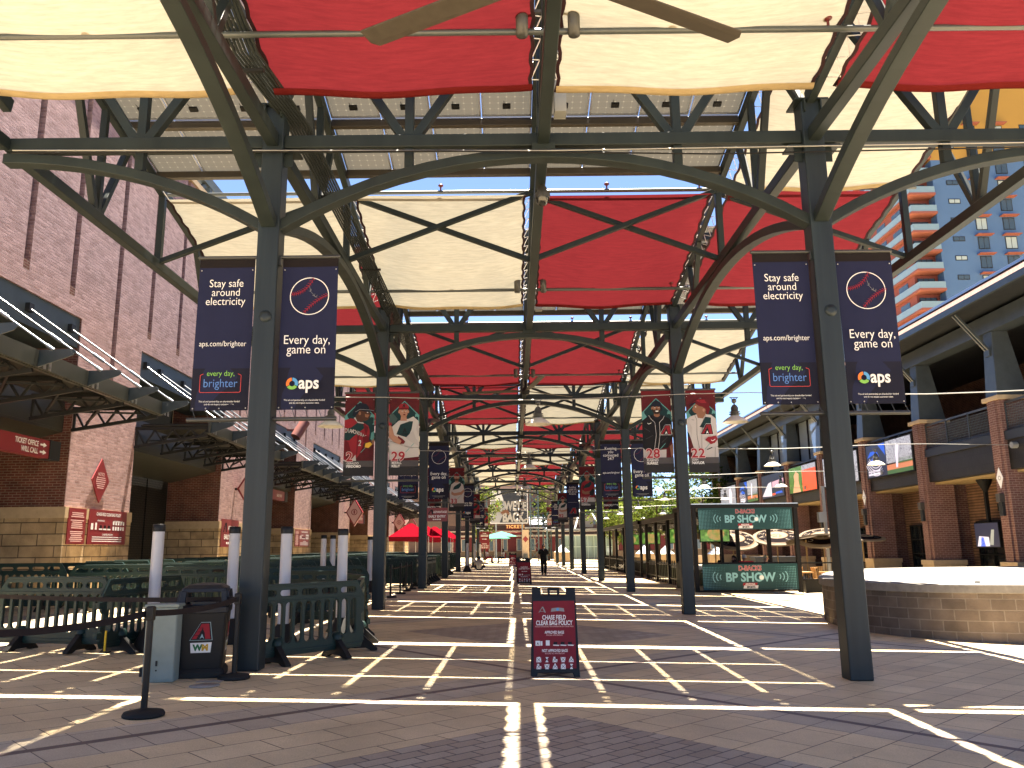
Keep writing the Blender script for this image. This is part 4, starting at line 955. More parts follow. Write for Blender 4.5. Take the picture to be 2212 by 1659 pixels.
def player(P, style, n, first, last):
    player_bg(P)
    if style == 'runner':          # red jersey, helmet, turned to the right
        P.poly('jersey', JRED, [(0, 1.50), (.16, 1.55), (.30, 1.52), (.48, 1.44), (.64, 1.34), (.68, 1.20), (.66, .92), (.52, .86), (.44, .60), (.30, .42), (.05, .40), (0, .42)])
        P.poly('jersey_fold', JREDD, [(.02, .98), (.12, .90), (.22, .52), (.10, .42), (0, .6)], [(.50, 1.40), (.64, 1.3), (.60, 1.1), (.56, 1.14)], [(.36, 1.15), (.40, 1.1), (.36, .6), (.33, .55)])
        P.poly('collar', PWHITE, [(.24, 1.56), (.36, 1.42), (.52, 1.40), (.46, 1.48), (.36, 1.49), (.30, 1.58)])
        P.poly('neck', SKIND, [(.27, 1.60), (.34, 1.46), (.48, 1.43), (.52, 1.56)])
        P.poly('head', SKIND, [(.30, 1.74), (.30, 1.62), (.40, 1.50), (.56, 1.47), (.64, 1.52), (.66, 1.59), (.70, 1.64), (.66, 1.70), (.66, 1.80), (.4, 1.84)])
        P.ell('ear', SKINM, .40, 1.68, .035, .05); P.ell('eye', WHT, .61, 1.705, .018, .01); P.poly('cheek', SKINM, [(.54, 1.66), (.66, 1.64), (.62, 1.56), (.55, 1.58)])
        P.poly('helmet', HELM, [(.20, 1.62), (.24, 1.80), (.30, 1.92), (.42, 1.97), (.56, 1.94), (.64, 1.86), (.66, 1.78), (.80, 1.76), (.74, 1.72), (.52, 1.73), (.40, 1.77), (.33, 1.66), (.26, 1.60)])
        P.line('helmet_line', PGREY, [(.28, 1.72), (.40, 1.79), (.66, 1.77), (.78, 1.745)], .012)
        for k, ch in enumerate('DIAMONDBAC'):
            P.text('jersey_lettering_edge', INK, ch, .05+k*.058, 1.16-.0016*k*k*1.2, .17-.006*k, xs=.62, bold=.05, shear=0); P.text('jersey_lettering', PWHITE, ch, .05+k*.058, 1.16-.0016*k*k*1.2, .17-.006*k, xs=.62, bold=.015)
        P.text('jersey_lettering', PWHITE, '2', .42, .80, .22, xs=.7, bold=.02, shear=.15)
        P.poly('arm', SKIND, [(.56, .90), (.66, .86), (.78, .96), (.80, .88), (.70, .72), (.58, .74), (.52, .82)]); P.poly('wrist_band', YEL, [(.58, .86), (.70, .90), (.76, .84), (.66, .74), (.56, .76)]); P.poly('hand', SKINM, [(.74, .92), (.80, 1.0), (.8, .84), (.76, .82)]); P.poly('sleeve', JREDD, [(.50, 1.05), (.66, 1.05), (.68, .90), (.52, .90)])
        P.poly('trousers', PSHADE, [(.0, .44), (.10, .40), (.24, .46), (.32, .56), (.34, .4), (0, .38)])
    elif style == 'pitcher':       # white jersey, red cap, bent arm in front
        P.poly('jersey', PWHITE, [(.05, 1.28), (.24, 1.46), (.34, 1.50), (.52, 1.52), (.64, 1.58), (.78, 1.46), (.80, 1.30), (.80, .5), (.02, .42), (0, .98)])
        P.poly('jersey_fold', PSHADE, [(.44, 1.0), (.64, 1.2), (.72, .98), (.80, .9), (.8, .78), (.58, .90)], [(.02, .92), (.5, .80), (.66, .74), (.62, .70), (.3, .80), (0, .86)], [(.78, 1.4), (.72, 1.25), (.76, 1.1), (.8, 1.1)])
        P.line('jersey_piping', INK, [(.04, .92), (.5, .76), (.62, .74), (.8, .745)], .008)
        face(P, .38, 1.72, .17, SKINL, None, False, .12, JRED, JREDD)
        P.poly('stubble', mat('print_stubble', (.36, .18, .12), .6), [(.29, 1.64), (.33, 1.56), (.44, 1.55), (.49, 1.64), (.40, 1.61)])
        P.ell('mouth', JREDD, .40, 1.63, .03, .018)
        P.poly('arm', SKINL, [(.0, 1.38), (.08, 1.30), (.14, 1.08), (.32, .98), (.40, .92), (.30, .82), (.12, .90), (0, 1.02)]); P.poly('sleeve', JREDD, [(.24, 1.06), (.36, .98), (.44, .90), (.40, .84), (.30, .84), (.34, .92), (.24, 1.0)])
        P.poly('glove', GLOVE, [(0, 1.62), (.08, 1.68), (.16, 1.60), (.22, 1.52), (.17, 1.40), (.08, 1.38), (0, 1.42)]); P.poly('wrist_band', JRED, [(.0, 1.42), (.06, 1.42), (.08, 1.34), (0, 1.34)])
        P.text('sleeve_mark', INK, 'A', .42, 1.15, .16, bold=.03); P.text('sleeve_mark', INK, 'AVNET', .42, 1.08, .065, bold=.03, xs=.9)
    elif style == 'smiler':        # black jersey with white piping
        P.poly('trousers', PSHADE, [(0, .66), (.14, .58), (.62, .62), (.60, .3), (0, .3)])
        P.poly('jersey', JBLK, [(0, 1.40), (.14, 1.50), (.28, 1.55), (.54, 1.54), (.72, 1.46), (.80, 1.38), (.80, .95), (.66, .66), (.06, .60), (0, .66)])
        P.line('jersey_fold', mat('print_fold_grey', (.05, .05, .06), .6), [(.05, 1.2), (.2, 1.1)], .012); P.line('jersey_fold', mat('print_fold_grey', (.05, .05, .06), .6), [(.08, .9), (.28, 1.0)], .01); P.line('jersey_fold', mat('print_fold_grey', (.05, .05, .06), .6), [(.5, .8), (.66, .95)], .01)
        face(P, .40, 1.74, .165, SKINM, HAIR, True, .05, HELM, HELM, True)
        P.poly('collar', INK, [(.26, 1.57), (.40, 1.47), (.55, 1.57), (.52, 1.44), (.40, 1.40), (.28, 1.46)])
        P.line('jersey_piping', PWHITE, [(.18, 1.54), (.24, 1.44), (.34, 1.34), (.36, 1.0), (.30, .64)], .012); P.line('jersey_piping', PWHITE, [(.60, 1.52), (.56, 1.44), (.46, 1.34), (.46, 1.0), (.40, .64)], .012)
        P.line('chest_tick', WHT, [(.14, 1.33), (.17, 1.30), (.24, 1.335)], .012)
        jersey_a(P, .62, 1.02, .24, JBLK); P.poly('arm', SKINM, [(.70, .7), (.8, .78), (.8, .5), (.74, .4)])
    elif style == 'gazer':         # white jersey, head tipped back to the left, red glove
        P.poly('jersey', PWHITE, [(.0, 1.42), (.10, 1.50), (.26, 1.55), (.48, 1.56), (.66, 1.54), (.78, 1.44), (.80, 1.3), (.80, .70), (.56, .58), (.16, .62), (.04, 1.05), (0, 1.1)])
        P.poly('jersey_fold', PSHADE, [(.66, 1.3), (.72, 1.2), (.62, .92), (.56, .95)], [(.08, 1.3), (.14, 1.2), (.12, 1.0), (.06, 1.1)])
        P.poly('neck', SKINM, [(.26, 1.62), (.30, 1.46), (.44, 1.44), (.54, 1.60)])
        P.poly('head', SKINM, [(.20, 1.80), (.18, 1.72), (.16, 1.70), (.19, 1.64), (.22, 1.60), (.32, 1.57), (.48, 1.58), (.56, 1.68), (.54, 1.84), (.34, 1.90)])
        P.ell('eye', WHT, .26, 1.76, .018, .01); P.line('mouth', JREDD, [(.19, 1.65), (.25, 1.645)], .01); P.ell('ear', SKINL, .47, 1.67, .03, .045)
        P.poly('helmet', JREDD, [(.10, 1.80), (.22, 1.90), (.34, 1.99), (.50, 1.98), (.62, 1.86), (.64, 1.70), (.58, 1.54), (.54, 1.58), (.52, 1.70), (.44, 1.76), (.36, 1.78), (.24, 1.86)])
        P.poly('helmet_shine', JRED, [(.28, 1.93), (.36, 1.96), (.5, 1.95), (.56, 1.86), (.42, 1.86)]); P.line('brim', HELM, [(.09, 1.79), (.26, 1.88)], .03)
        P.line('jersey_piping', INK, [(.22, 1.54), (.27, 1.40), (.25, 1.0), (.30, .60)], .008); P.line('jersey_piping', INK, [(.52, 1.54), (.44, 1.40), (.38, 1.0), (.36, .60)], .008); P.line('chest_tick', INK, [(.13, 1.41), (.20, 1.40)], .008)
        jersey_a(P, .52, 1.02, .26, PWHITE)
        P.poly('trousers', PSHADE, [(.12, .64), (.50, .60), (.76, .70), (.8, .66), (.8, .3), (.06, .3)]); P.line('belt', INK, [(.50, .60), (.64, .66)], .022); P.line('trouser_seam', INK, [(.72, .66), (.70, .4), (.62, .1)], .008)
        P.poly('glove', JRED, [(.46, .86), (.54, .94), (.62, .95), (.76, .98), (.8, .88), (.72, .78), (.60, .74), (.55, .80)]); P.line('glove_mark', WHT, [(.62, .86), (.66, .83), (.73, .88)], .014)
    else:                          # a plain portrait for the far banners
        jc, sc = (JRED, JREDD) if style == 'red' else (PWHITE, PSHADE)
        P.poly('jersey', jc, [(.04, 1.0), (.12, 1.36), (.30, 1.50), (.54, 1.50), (.74, 1.36), (.80, 1.0), (.74, .5), (.06, .5)])
        P.poly('trousers', PWHITE, [(.04, .62), (.76, .62), (.8, .3), (0, .3)])
        face(P, .40, 1.72, .17, SKINL if style != 'red' else SKINM, BEARD if n == '33' else (HAIR if n == '63' else None), False, .05, JRED, JREDD, False)
        P.poly('arm', SKINL if style != 'red' else SKINM, [(.14, 1.02), (.28, .92), (.62, .98), (.78, 1.12), (.80, 1.0), (.66, .84), (.30, .78), (.12, .86)]); P.poly('jersey_fold', sc, [(.18, 1.3), (.24, 1.2), (.2, 1.0), (.14, 1.1)])
        if style == 'red': P.poly('glove', INK, [(.5, .9), (.7, 1.1), (.78, 1.0), (.7, .7), (.52, .74)])
    number(P, n, first, last)

BANNERS = {
 (1, 'L', 0): ('stay', 'dark blue stay safe around electricity banner left of the nearest left column'), (1, 'L', 1): ('ball', 'dark blue baseball outline banner right of the nearest left column'),
 (1, 'R', 0): ('stay', 'dark blue stay safe around electricity banner left of the nearest right column'), (1, 'R', 1): ('ball', 'dark blue baseball outline banner right of the nearest right column'),
 (2, 'L', 0): (('runner', '2', 'GERALDO', 'PERDOMO'), 'banner of a helmeted player in a red jersey, number 2'), (2, 'L', 1): (('pitcher', '29', 'MERRILL', 'KELLY'), 'banner of a pitcher in white with red cap, number 29'),
 (2, 'R', 0): (('smiler', '28', 'EUGENIO', 'SUÁREZ'), 'banner of a smiling player in black jersey, number 28'), (2, 'R', 1): (('gazer', '22', 'JOSH', 'NAYLOR'), 'banner of a player in white looking up, number 22'),
 (3, 'L', 0): ('stay', 'dark blue banner half hidden behind the number 29 banner'), (3, 'L', 1): ('ball', 'dark blue baseball outline banner right of the third left column'),
 (3, 'R', 0): ('keep', 'dark blue keeping you connected banner left of the third right column'), (3, 'R', 1): ('ball', 'dark blue baseball outline banner partly behind the number 28 banner'),
 (4, 'L', 0): ('web', 'dark red and black web address banner above the early entry sign'), (4, 'L', 1): (('white', '33', 'A.J.', 'PUK'), 'banner of a bearded player in white, number 33'),
 (4, 'R', 0): (('red', '57', 'EDUARDO', 'RODRIGUEZ'), 'banner of a pitcher in red jersey, number 57'), (4, 'R', 1): ('web', 'dark red and black web address banner below the keeping you connected banner'),
 (5, 'L', 1): ('ball', 'small dark blue baseball banner right of the fifth left column'), (5, 'R', 0): ('field', 'small dark blue banner about building fields for kids'),
 (6, 'L', 1): (('red', '63', '', ''), 'small far banner of a player in dark red, number 63'), (6, 'R', 0): (('white', '92', '', ''), 'small far banner of a player in white, number 92'),
 (7, 'L', 1): ('ball', 'small dark blue baseball banner right of the seventh left column'), (7, 'R', 0): ('inform', 'small dark blue stay informed with alerts banner'),
 (8, 'L', 1): (('red', '4', '', ''), 'farthest banner of a player in red on the left row'), (8, 'R', 0): (('white', '33', '', ''), 'farthest banner of a player in white on the right row'),
}
for (k, side, sl), (kind, lab) in BANNERS.items():
    cx = XL if side == 'L' else XR; x0 = cx-.20-BW if sl == 0 else cx+.20; y = YK(k)-.03; z0 = 3.58
    pl_ = isinstance(kind, tuple); web = kind == 'web'
    t = thing('column_banner', lab, 'banner', (x0, y, z0), 0, 'banners on the canopy columns')
    p = Plane((0, 0, 0), (1, 0, 0), (0, 0, 1), cbend)
    c = MB(); c.grid(lambda u, v: tuple(p.at(u*BW, v*BH, 0)), 10, 24); c.grid(lambda u, v: tuple(p.at(u*BW, v*BH, -.004)), 10, 24)
    c.build('cloth', MAROON if pl_ or web else NAVYC, t, fix=False)
    s = 1 if sl else -1
    m = MB(); m.tube([(BW*.5-s*(BW/2+.06), 0, BH+.02), (BW*.5+s*(BW/2+.02), 0, BH+.02)], .028, 8); m.box((BW*.5-s*(BW/2+.05), 0, BH-.04), (.06, .08, .14)); m.build('top_rod', RODM, t)
    m = MB(); m.tube([(BW*.5-s*(BW/2+.06), 0, -.13), (BW*.5+s*(BW/2+.04), 0, -.13)], .03, 8); m.build('bottom_rod', RODM, t)
    if k <= 4:
        m = MB()
        for q in range(5): m.ball(p.at(.03+q*(BW-.06)/4, .03, .004), .011, 4)
        for q in (0.03, BW-.03): m.ball(p.at(q, BH-.17, .004), .011, 4)
        m.build('grommets', GROM, t); m = MB()
        for q in range(5): a = .03+q*(BW-.06)/4; m.bar((a, -.005, .02), (a+.05, -.02, -.12), .006, .006)
        m.build('lashing_cord', RODM, t)
    P = Print(p, t); P.poly('top_band', JREDD if pl_ or web else NAVYT, [(0, BH-.13), (BW, BH-.13), (BW, BH), (0, BH)])
    det = k == 1
    if not pl_ and not web: P.poly('lower_shade', NAVYB, [(0, 0), (BW, 0), (BW, .6), (0, .6)])
    if pl_: player(P, *kind)
    elif kind == 'stay': ad_left(P, ['Stay safe', 'around', 'electricity'], det)
    elif kind == 'keep': ad_left(P, ['Keeping', 'you', 'connected', '24/7'], det)
    elif kind == 'inform': ad_left(P, ['Stay', 'informed', 'with', 'alerts'], det)
    elif kind == 'ball': ad_ball(P, det)
    elif kind == 'field':
        for q, s_ in enumerate(('Building', 'fields for', 'kids across', 'Arizona')): P.text('lettering', WHT, s_, .4, 1.86-q*.14, .165)
        P.line('small_lettering', PGREY, [(.1, .95), (.7, .95)], .02); P.L += .001; snake_a(p, P.mb(PGREY, 'emblem_edge'), P.mb(PRED, 'emblem'), P.mb(INK, 'emblem_line'), .4, .25, .34, P.L)
    elif web:
        P.poly('lower_black', JBLK, [(0, 0), (BW, 0), (BW, .42), (0, .42)]); P.text('lettering', WHT, 'DBACKS.COM', .4, .17, .135, xs=.88, bold=.02)
    P.done()
# early entry sign hanging below the third left column's banner
t = thing('hanging_sign', 'red advantage early entry sign hanging below the third left banner', 'sign', (XL+.14, YK(3)-.1, 2.72))
m = MB(); m.cube((0, 0, 0), (.82, .03, .52)); m.build('board', REDP, t); m = MB(); m.bar((.1, .015, .52), (.1, .015, .74), .02, .02); m.bar((.72, .015, .52), (.72, .015, .74), .02, .02); m.build('hangers', RODM, t)
advantage_board(Plane((0, 0, 0), (1, 0, 0), (0, 0, 1)), t, .82, .52)
# ============================================================ barriers, stanchions, tubes, bins
GRN = mat('barrier_green', (.003, .021, .018), .5, 0, .3, noise=.25, nscale=5); RUB = mat('rubber_black', (.010, .0095, .009), .7, 0, .3, noise=.2); BLKP = mat('black_plastic', (.004, .004, .005), .45, 0, .25, noise=.2)
BELT = mat('belt_webbing', (.014, .010, .012), .75); PVC = mat('white_tube', (.50, .50, .54), .4, noise=.06, nscale=4); YELP = mat('yellow_tag', (.75, .48, .03), .5)
def flat_shape(outline, holes, depth, bevel=.006):
    cu = bpy.data.curves.new('shape', 'CURVE'); cu.dimensions = '2D'; cu.fill_mode = 'BOTH'; cu.extrude = depth/2-bevel; cu.bevel_depth = bevel; cu.bevel_resolution = 0
    for pts in [outline]+holes:
        s = cu.splines.new('POLY'); s.points.add(len(pts)-1); s.use_cyclic_u = True
        for q, (a, b) in enumerate(pts): s.points[q].co = (a, b, 0, 1)
    o = bpy.data.objects.new('shape', cu); me = bpy.data.meshes.new_from_object(o); bpy.data.objects.remove(o); bpy.data.curves.remove(cu)
    m = MB(); m.add([(v.co.x, v.co.z, v.co.y) for v in me.vertices], [tuple(p.vertices) for p in me.polygons]); bpy.data.meshes.remove(me)
    return m
def stadium(x0, y0, x1, y1, n=5):
    out = []
    if y1-y0 > x1-x0:
        r = (x1-x0)/2; cx = (x0+x1)/2
        out += [(cx+r*math.cos(R(180*k/n)), y1-r+r*math.sin(R(180*k/n))) for k in range(n+1)]+[(cx-r*math.cos(R(180*k/n)), y0+r-r*math.sin(R(180*k/n))) for k in range(n+1)]
    else:
        r = (y1-y0)/2; cy = (y0+y1)/2
        out += [(x1-r+r*math.sin(R(180*k/n)), cy-r*math.cos(R(180*k/n))) for k in range(n+1)]+[(x0+r-r*math.sin(R(180*k/n)), cy+r*math.cos(R(180*k/n))) for k in range(n+1)]
    return out
bar_out = [(-.95, .12), (.95, .12), (1.0, .22), (1.0, .46), (.95, .50), (.95, .60), (1.0, .64), (1.0, .86), (.86, 1.08), (-.86, 1.08), (-1.0, .86), (-1.0, .64), (-.95, .60), (-.95, .50), (-1.0, .46), (-1.0, .22)]
holes = [stadium(-.86+.352*k, .915, -.86+.352*k+.30, 1.01) for k in range(5)]+[stadium(-.90+.1635*k, .32 if k in (0, 1, 9, 10) else .27, -.90+.1635*k+.122, .84) for k in range(11)]
NEARB = None
def make_barrier():
    t = thing('crowd_barrier', 'green plastic crowd barrier', 'barrier', (0, 0, 0), 0, 'green plastic crowd barriers in the queue lanes')
    flat_shape(bar_out, holes, .05).build('panel', GRN, t)
    m = MB(); m.box((0, 0, 1.075), (1.7, .075, .03)); m.box((0, 0, .86), (1.9, .06, .025)); m.box((0, 0, .17), (1.9, .07, .05)); m.build('rails', GRN, t, .006)
    for s in (-1, 1):
        m = MB(); m.prism([(s*.52-.045, -.30, 0), (s*.52-.045, -.30, .03), (s*.52-.045, -.05, .26), (s*.52-.045, .05, .26), (s*.52-.045, .30, .03), (s*.52-.045, .30, 0), (s*.52-.045, .2, 0), (s*.52-.045, .12, .04), (s*.52-.045, -.12, .04), (s*.52-.045, -.2, 0)], (.09, 0, 0)); m.build('foot', RUB, t, .006)
        m = MB(); m.lathe([(.09, 0), (.09, .05), (.06, .10), (.001, .11)], (s*.52, 0, .26), 10); m.build('foot_clip', GRN, t)
    for s, z in ((-1, .72), (-1, .3)):
        m = MB(); m.box((s*1.03, 0, z), (.1, .07, .09)); m.build('hook', GRN, t, .006)
    return t
proto_b = make_barrier(); used_b = [False]
far_panel = None
def barrier(x, y, rz, label, far=False):
    loc = (x, y, gz(x, y))
    if not used_b[0]:
        used_b[0] = True; proto_b.location = loc; proto_b.rotation_euler = (-GX*math.sin(rz)*0, 0, rz); proto_b['label'] = label; return proto_b
    return dup(proto_b, loc, rz, label)
barrier(-2.94, 12.22, R(50), 'green plastic barrier nearest the walkway, right of the nearest left column')
barrier(-2.52, 14.0, R(98), 'green barrier turned away behind the one beside the nearest left column')
barrier(-3.05, 15.9, R(118), 'second green barrier turned away behind the white tubes')
barrier(-3.95, 17.4, R(155), 'green barrier closing the lane end behind the white tubes')
barrier(-6.95, 12.85, R(-13), 'wide green barrier behind the black belts at far left, seen from the front')
barrier(-5.75, 13.25, R(78), 'green barrier turned away beside the nearest white tube, with a yellow tag')
m = MB(); m.box((-5.83, 12.22, .42), (.025, .02, .28)); tag(m.build('yellow_tag', YELP), 'yellow tag tied to the foot of the barrier beside the white tube', 'tag')
barrier(-9.0, 13.1, R(4), 'green barrier cut by the left edge of the photo')
for q, x in enumerate((-11.4, -9.3, -7.2)): barrier(x, 19.6, R(2), 'green barrier of the front lane row before the stone pier, %s from the wall' % ORD[q+1])
for q, x in enumerate((-10.6, -8.5)): barrier(x, 21.0, R(1), 'green barrier of the second lane row before the stone pier, %s from the wall' % ORD[q+1])
barrier(-5.0, 19.4, R(20), 'green barrier slanting behind the nearest left column'); barrier(-4.6, 21.3, R(-8), 'green barrier behind the slanting one near the second left column')
ry = 23.2; row = 0
while ry < 63:
    row += 1
    for q, x in enumerate((-10.9, -8.8, -6.7, -4.9)):
        if q == 3 and ry < 33: continue
        barrier(x+random.uniform(-.05, .05), ry, R(random.uniform(-2, 2)), 'green lane barrier, row %s beyond the stone pier, %s from the stadium wall' % (ORD[row] if row < 17 else 'number %d' % row, ORD[q+1]))
    ry += 1.75
for q, y in enumerate((33.6, 35.7, 37.8, 39.9, 44.6, 46.7, 48.8)):
    barrier(-3.75, y, R(90), 'green barrier lined along the walkway edge, %s from the third left column' % ORD[q+1])

def stanchion(x, y, lab, h=1.0, group='black belt stanchions'):
    t = thing('belt_stanchion', lab, 'stanchion', (x, y, gz(x, y)), 0, group)
    m = MB(); m.lathe([(.001, 0), (.19, 0), (.195, .02), (.18, .045), (.05, .07), (.032, .075)], n=24); m.build('base', RUB, t)
    m = MB(); m.lathe([(.032, .06), (.032, h-.1)], n=14); m.build('post', BLKP, t)
    m = MB(); m.box((0, 0, h-.05), (.075, .075, .13)); m.lathe([(.04, h), (.038, h+.02), (.001, h+.022)], n=12); m.build('belt_head', BLKP, t, .008)
    return t
stanchion(-3.55, 8.33, 'black belt stanchion standing alone in the left foreground'); stanchion(-3.44, 10.6, 'black belt stanchion between the trash can and the nearest left column')
def belt(a, b, lab, sag=.04, wd=.06):
    A, B = Vector(a), Vector(b); m = MB(); n = 14; pts = []
    for k in range(n+1):
        t_ = k/n; p = A.lerp(B, t_); p.z -= sag*4*t_*(1-t_); pts.append(p)
    m.path(pts, .003, wd); o = m.build('queue_belt', BELT); tag(o, lab, 'belt', 'black queue belts'); return o
H1 = gz(-3.55, 8.33)+.95; H2 = gz(-3.44, 10.6)+.95
belt((-3.55, 8.37, H1), (-3.44, 10.55, H2), 'black belt between the two foreground stanchions'); belt((-3.59, 8.33, H1), (-4.35, 6.45, H1-.0), 'black belt running from the foreground stanchion out of the left edge', .06)
belt((-3.48, 10.6, H2), (-9.2, 13.2, H2+.02), 'long black belt from the trash can stanchion to the left edge', .05)
SR = [(-3.86, 26.65), (-3.83, 28.7), (-3.85, 30.44), (-3.82, 31.8)]
for q, (x, y) in enumerate(SR):
    stanchion(x, y, 'black belt stanchion between the second and third left columns, %s from the camera' % ORD[q+1])
    if q: belt((SR[q-1][0], SR[q-1][1], 1.1), (x, y, 1.1), 'black belt between stanchions by the third left column, %s span' % ORD[q])
for q, x in enumerate((-11.0, -8.9, -6.8)):
    stanchion(x, 22.3, 'black stanchion before the lane barriers, %s from the wall' % ORD[q+1])
    if q: belt((x-2.1, 22.3, 1.2), (x, 22.3, 1.2), 'black belt before the lane barriers, %s span from the wall' % ORD[q])

def tube(x, y, lab, h=1.82):
    t = thing('white_tube_post', lab, 'post', (x, y, gz(x, y)), 0, 'white tube posts with black caps')
    m = MB(); m.lathe([(.28, 0), (.28, .04), (.22, .16), (.12, .36), (.09, .40)], n=18); m.build('base', RUB, t)
    m = MB(); m.lathe([(.088, .05), (.088, h)], n=18); m.build('tube', PVC, t)
    m = MB(); m.lathe([(.095, h-.03), (.097, h+.03), (.092, h+.08), (.085, h+.085), (.001, h+.085)], n=18); m.build('cap', BLKP, t)
for x, y, l in ((-5.55, 13.1, 'white tube post with black cap behind the utility box'), (-4.72, 14.2, 'white tube post with black cap behind the trash can'), (-3.62, 13.4, 'white tube post with black cap behind the nearest barrier, left one'), (-2.98, 14.7, 'white tube post with black cap behind the nearest barrier, right one'), (-6.0, 26.6, 'far white tube post, left one of a close pair'), (-5.75, 26.8, 'far white tube post, right one of a close pair'), (-5.0, 29.4, 'far white tube post beside the second left column')):
    tube(x, y, l)
for q, (y, l) in enumerate(((53.5, 'fifth'), (64, 'sixth'), (74.5, 'seventh'))): tube(-2.9, y, 'far white tube post just right of the %s left column' % l)

# trash can
bx, by = -3.93, 10.85
t = thing('trash_can', 'black octagonal trash can with red letter emblem and white label', 'trash can', (bx, by, gz(bx, by)), R(14))
CH = (-42, 42, 48, 132, 138, 222, 228, 312)
def octa(r, z): return [(r*math.cos(R(a)), r*math.sin(R(a)), z) for a in CH]
m = MB()
def loft(m, secs):
    vs = []; [vs.extend(octa(r, z)) for r, z in secs]; fs = []
    for i in range(len(secs)-1): fs += [(i*8+k, i*8+(k+1) % 8, i*8+8+(k+1) % 8, i*8+8+k) for k in range(8)]
    fs += [tuple(range(8))[::-1], tuple(range(len(secs)*8-8, len(secs)*8))]; m.add(vs, fs)
loft(m, [(.345, .1), (.395, .78)]); m.build('body', BLKP, t, .012)
m = MB(); loft(m, [(.395, 0), (.395, .06), (.35, .11)]); m.build('base_skirt', RUB, t, .008)
LIDM = mat('lid_plastic', (.007, .0075, .011), .45, 0, .3)
m = MB(); loft(m, [(.415, .77), (.415, .84), (.39, .86)]); m.build('rim', LIDM, t, .008)
m = MB(); loft(m, [(.37, 1.02), (.36, 1.07), (.27, 1.11), (.08, 1.13)])
for a in [R(q) for q in CH]: m.bar((.385*math.cos(a), .385*math.sin(a), .85), (.35*math.cos(a), .35*math.sin(a), 1.04), .07, .05, (0, 0, 1))
m.build('hood', LIDM, t, .008)
m = MB(); loft(m, [(.2, .86), (.2, .9)]); m.build('bin_liner', mat('liner', (.05, .05, .05), .5), t)
for a in (R(270), R(0)):
    n_ = Vector((math.cos(a), math.sin(a), 0)); u = Vector((-math.sin(a), math.cos(a), 0)); sl = Vector((n_.x*.037, n_.y*.037, .68)).normalized()
    o = n_*(.345*math.cos(R(42))+.003)+Vector((0, 0, .1)); p = Plane(o, u, sl)
    w_, r_, d_ = MB(), MB(), MB(); snake_a(p, w_, r_, d_, 0, .36, .19, .003)
    r_.build('emblem', PRED, t); w_.build('emblem_edge', EDGE, t); d_.build('emblem_line', INK, t)
    q = MB(); p.poly(q, [(-.115, .20), (.115, .20), (.125, .32), (-.125, .32)], .003); q.build('label', WHT, t)
    q = MB(); p.text(q, 'W', -.038, .228, .10, .006, bold=.06, xs=1.0); q.build('label_letter', mat('label_green', (.02, .14, .06), .6), t)
    q = MB(); p.text(q, 'M', .048, .228, .10, .006, bold=.06, xs=1.0); q.build('label_letter', mat('label_gold', (.55, .33, .03), .6), t)
# utility box
BOXM = mat('utility_grey_green', (.23, .27, .245), .5, noise=.12, nscale=4)
t = thing('utility_box', 'pale grey green utility cabinet beside the trash can', 'utility box', (-4.24, 10.35, gz(-4.24, 10.35)), R(8))
m = MB(); m.cube((-.18, -.13, 0), (.18, .13, .86)); m.build('cabinet', BOXM, t, .012); m = MB(); m.cube((-.07, -.14, .03), (.17, -.13, .8)); m.build('door', BOXM, t, .004); m = MB(); m.cube((-.2, -.15, .86), (.2, .15, .9)); m.build('lid', BOXM, t, .01)
m = MB(); m.box((-.02, -.145, .22), (.02, .015, .06)); m.box((-.02, -.145, .14), (.015, .015, .015)); m.box((-.2, -.1, .12), (.03, .04, .1)); m.build('latch', DARK, t)
m = MB(); m.lathe([(.001, .0), (.17, .0), (.17, .006), (.001, .006)], (0, 0, 0), 24); m.box((-.05, .33, .003), (.3, .16, .006)); o = m.build('manhole_cover', mat('cover_concrete', (.33, .29, .25), .85, noise=.2)); o.location = (-3.6, 10.05, gz(-3.6, 10.05)+.003); tag(o, 'round pale cover set in the paving before the trash can', 'cover')

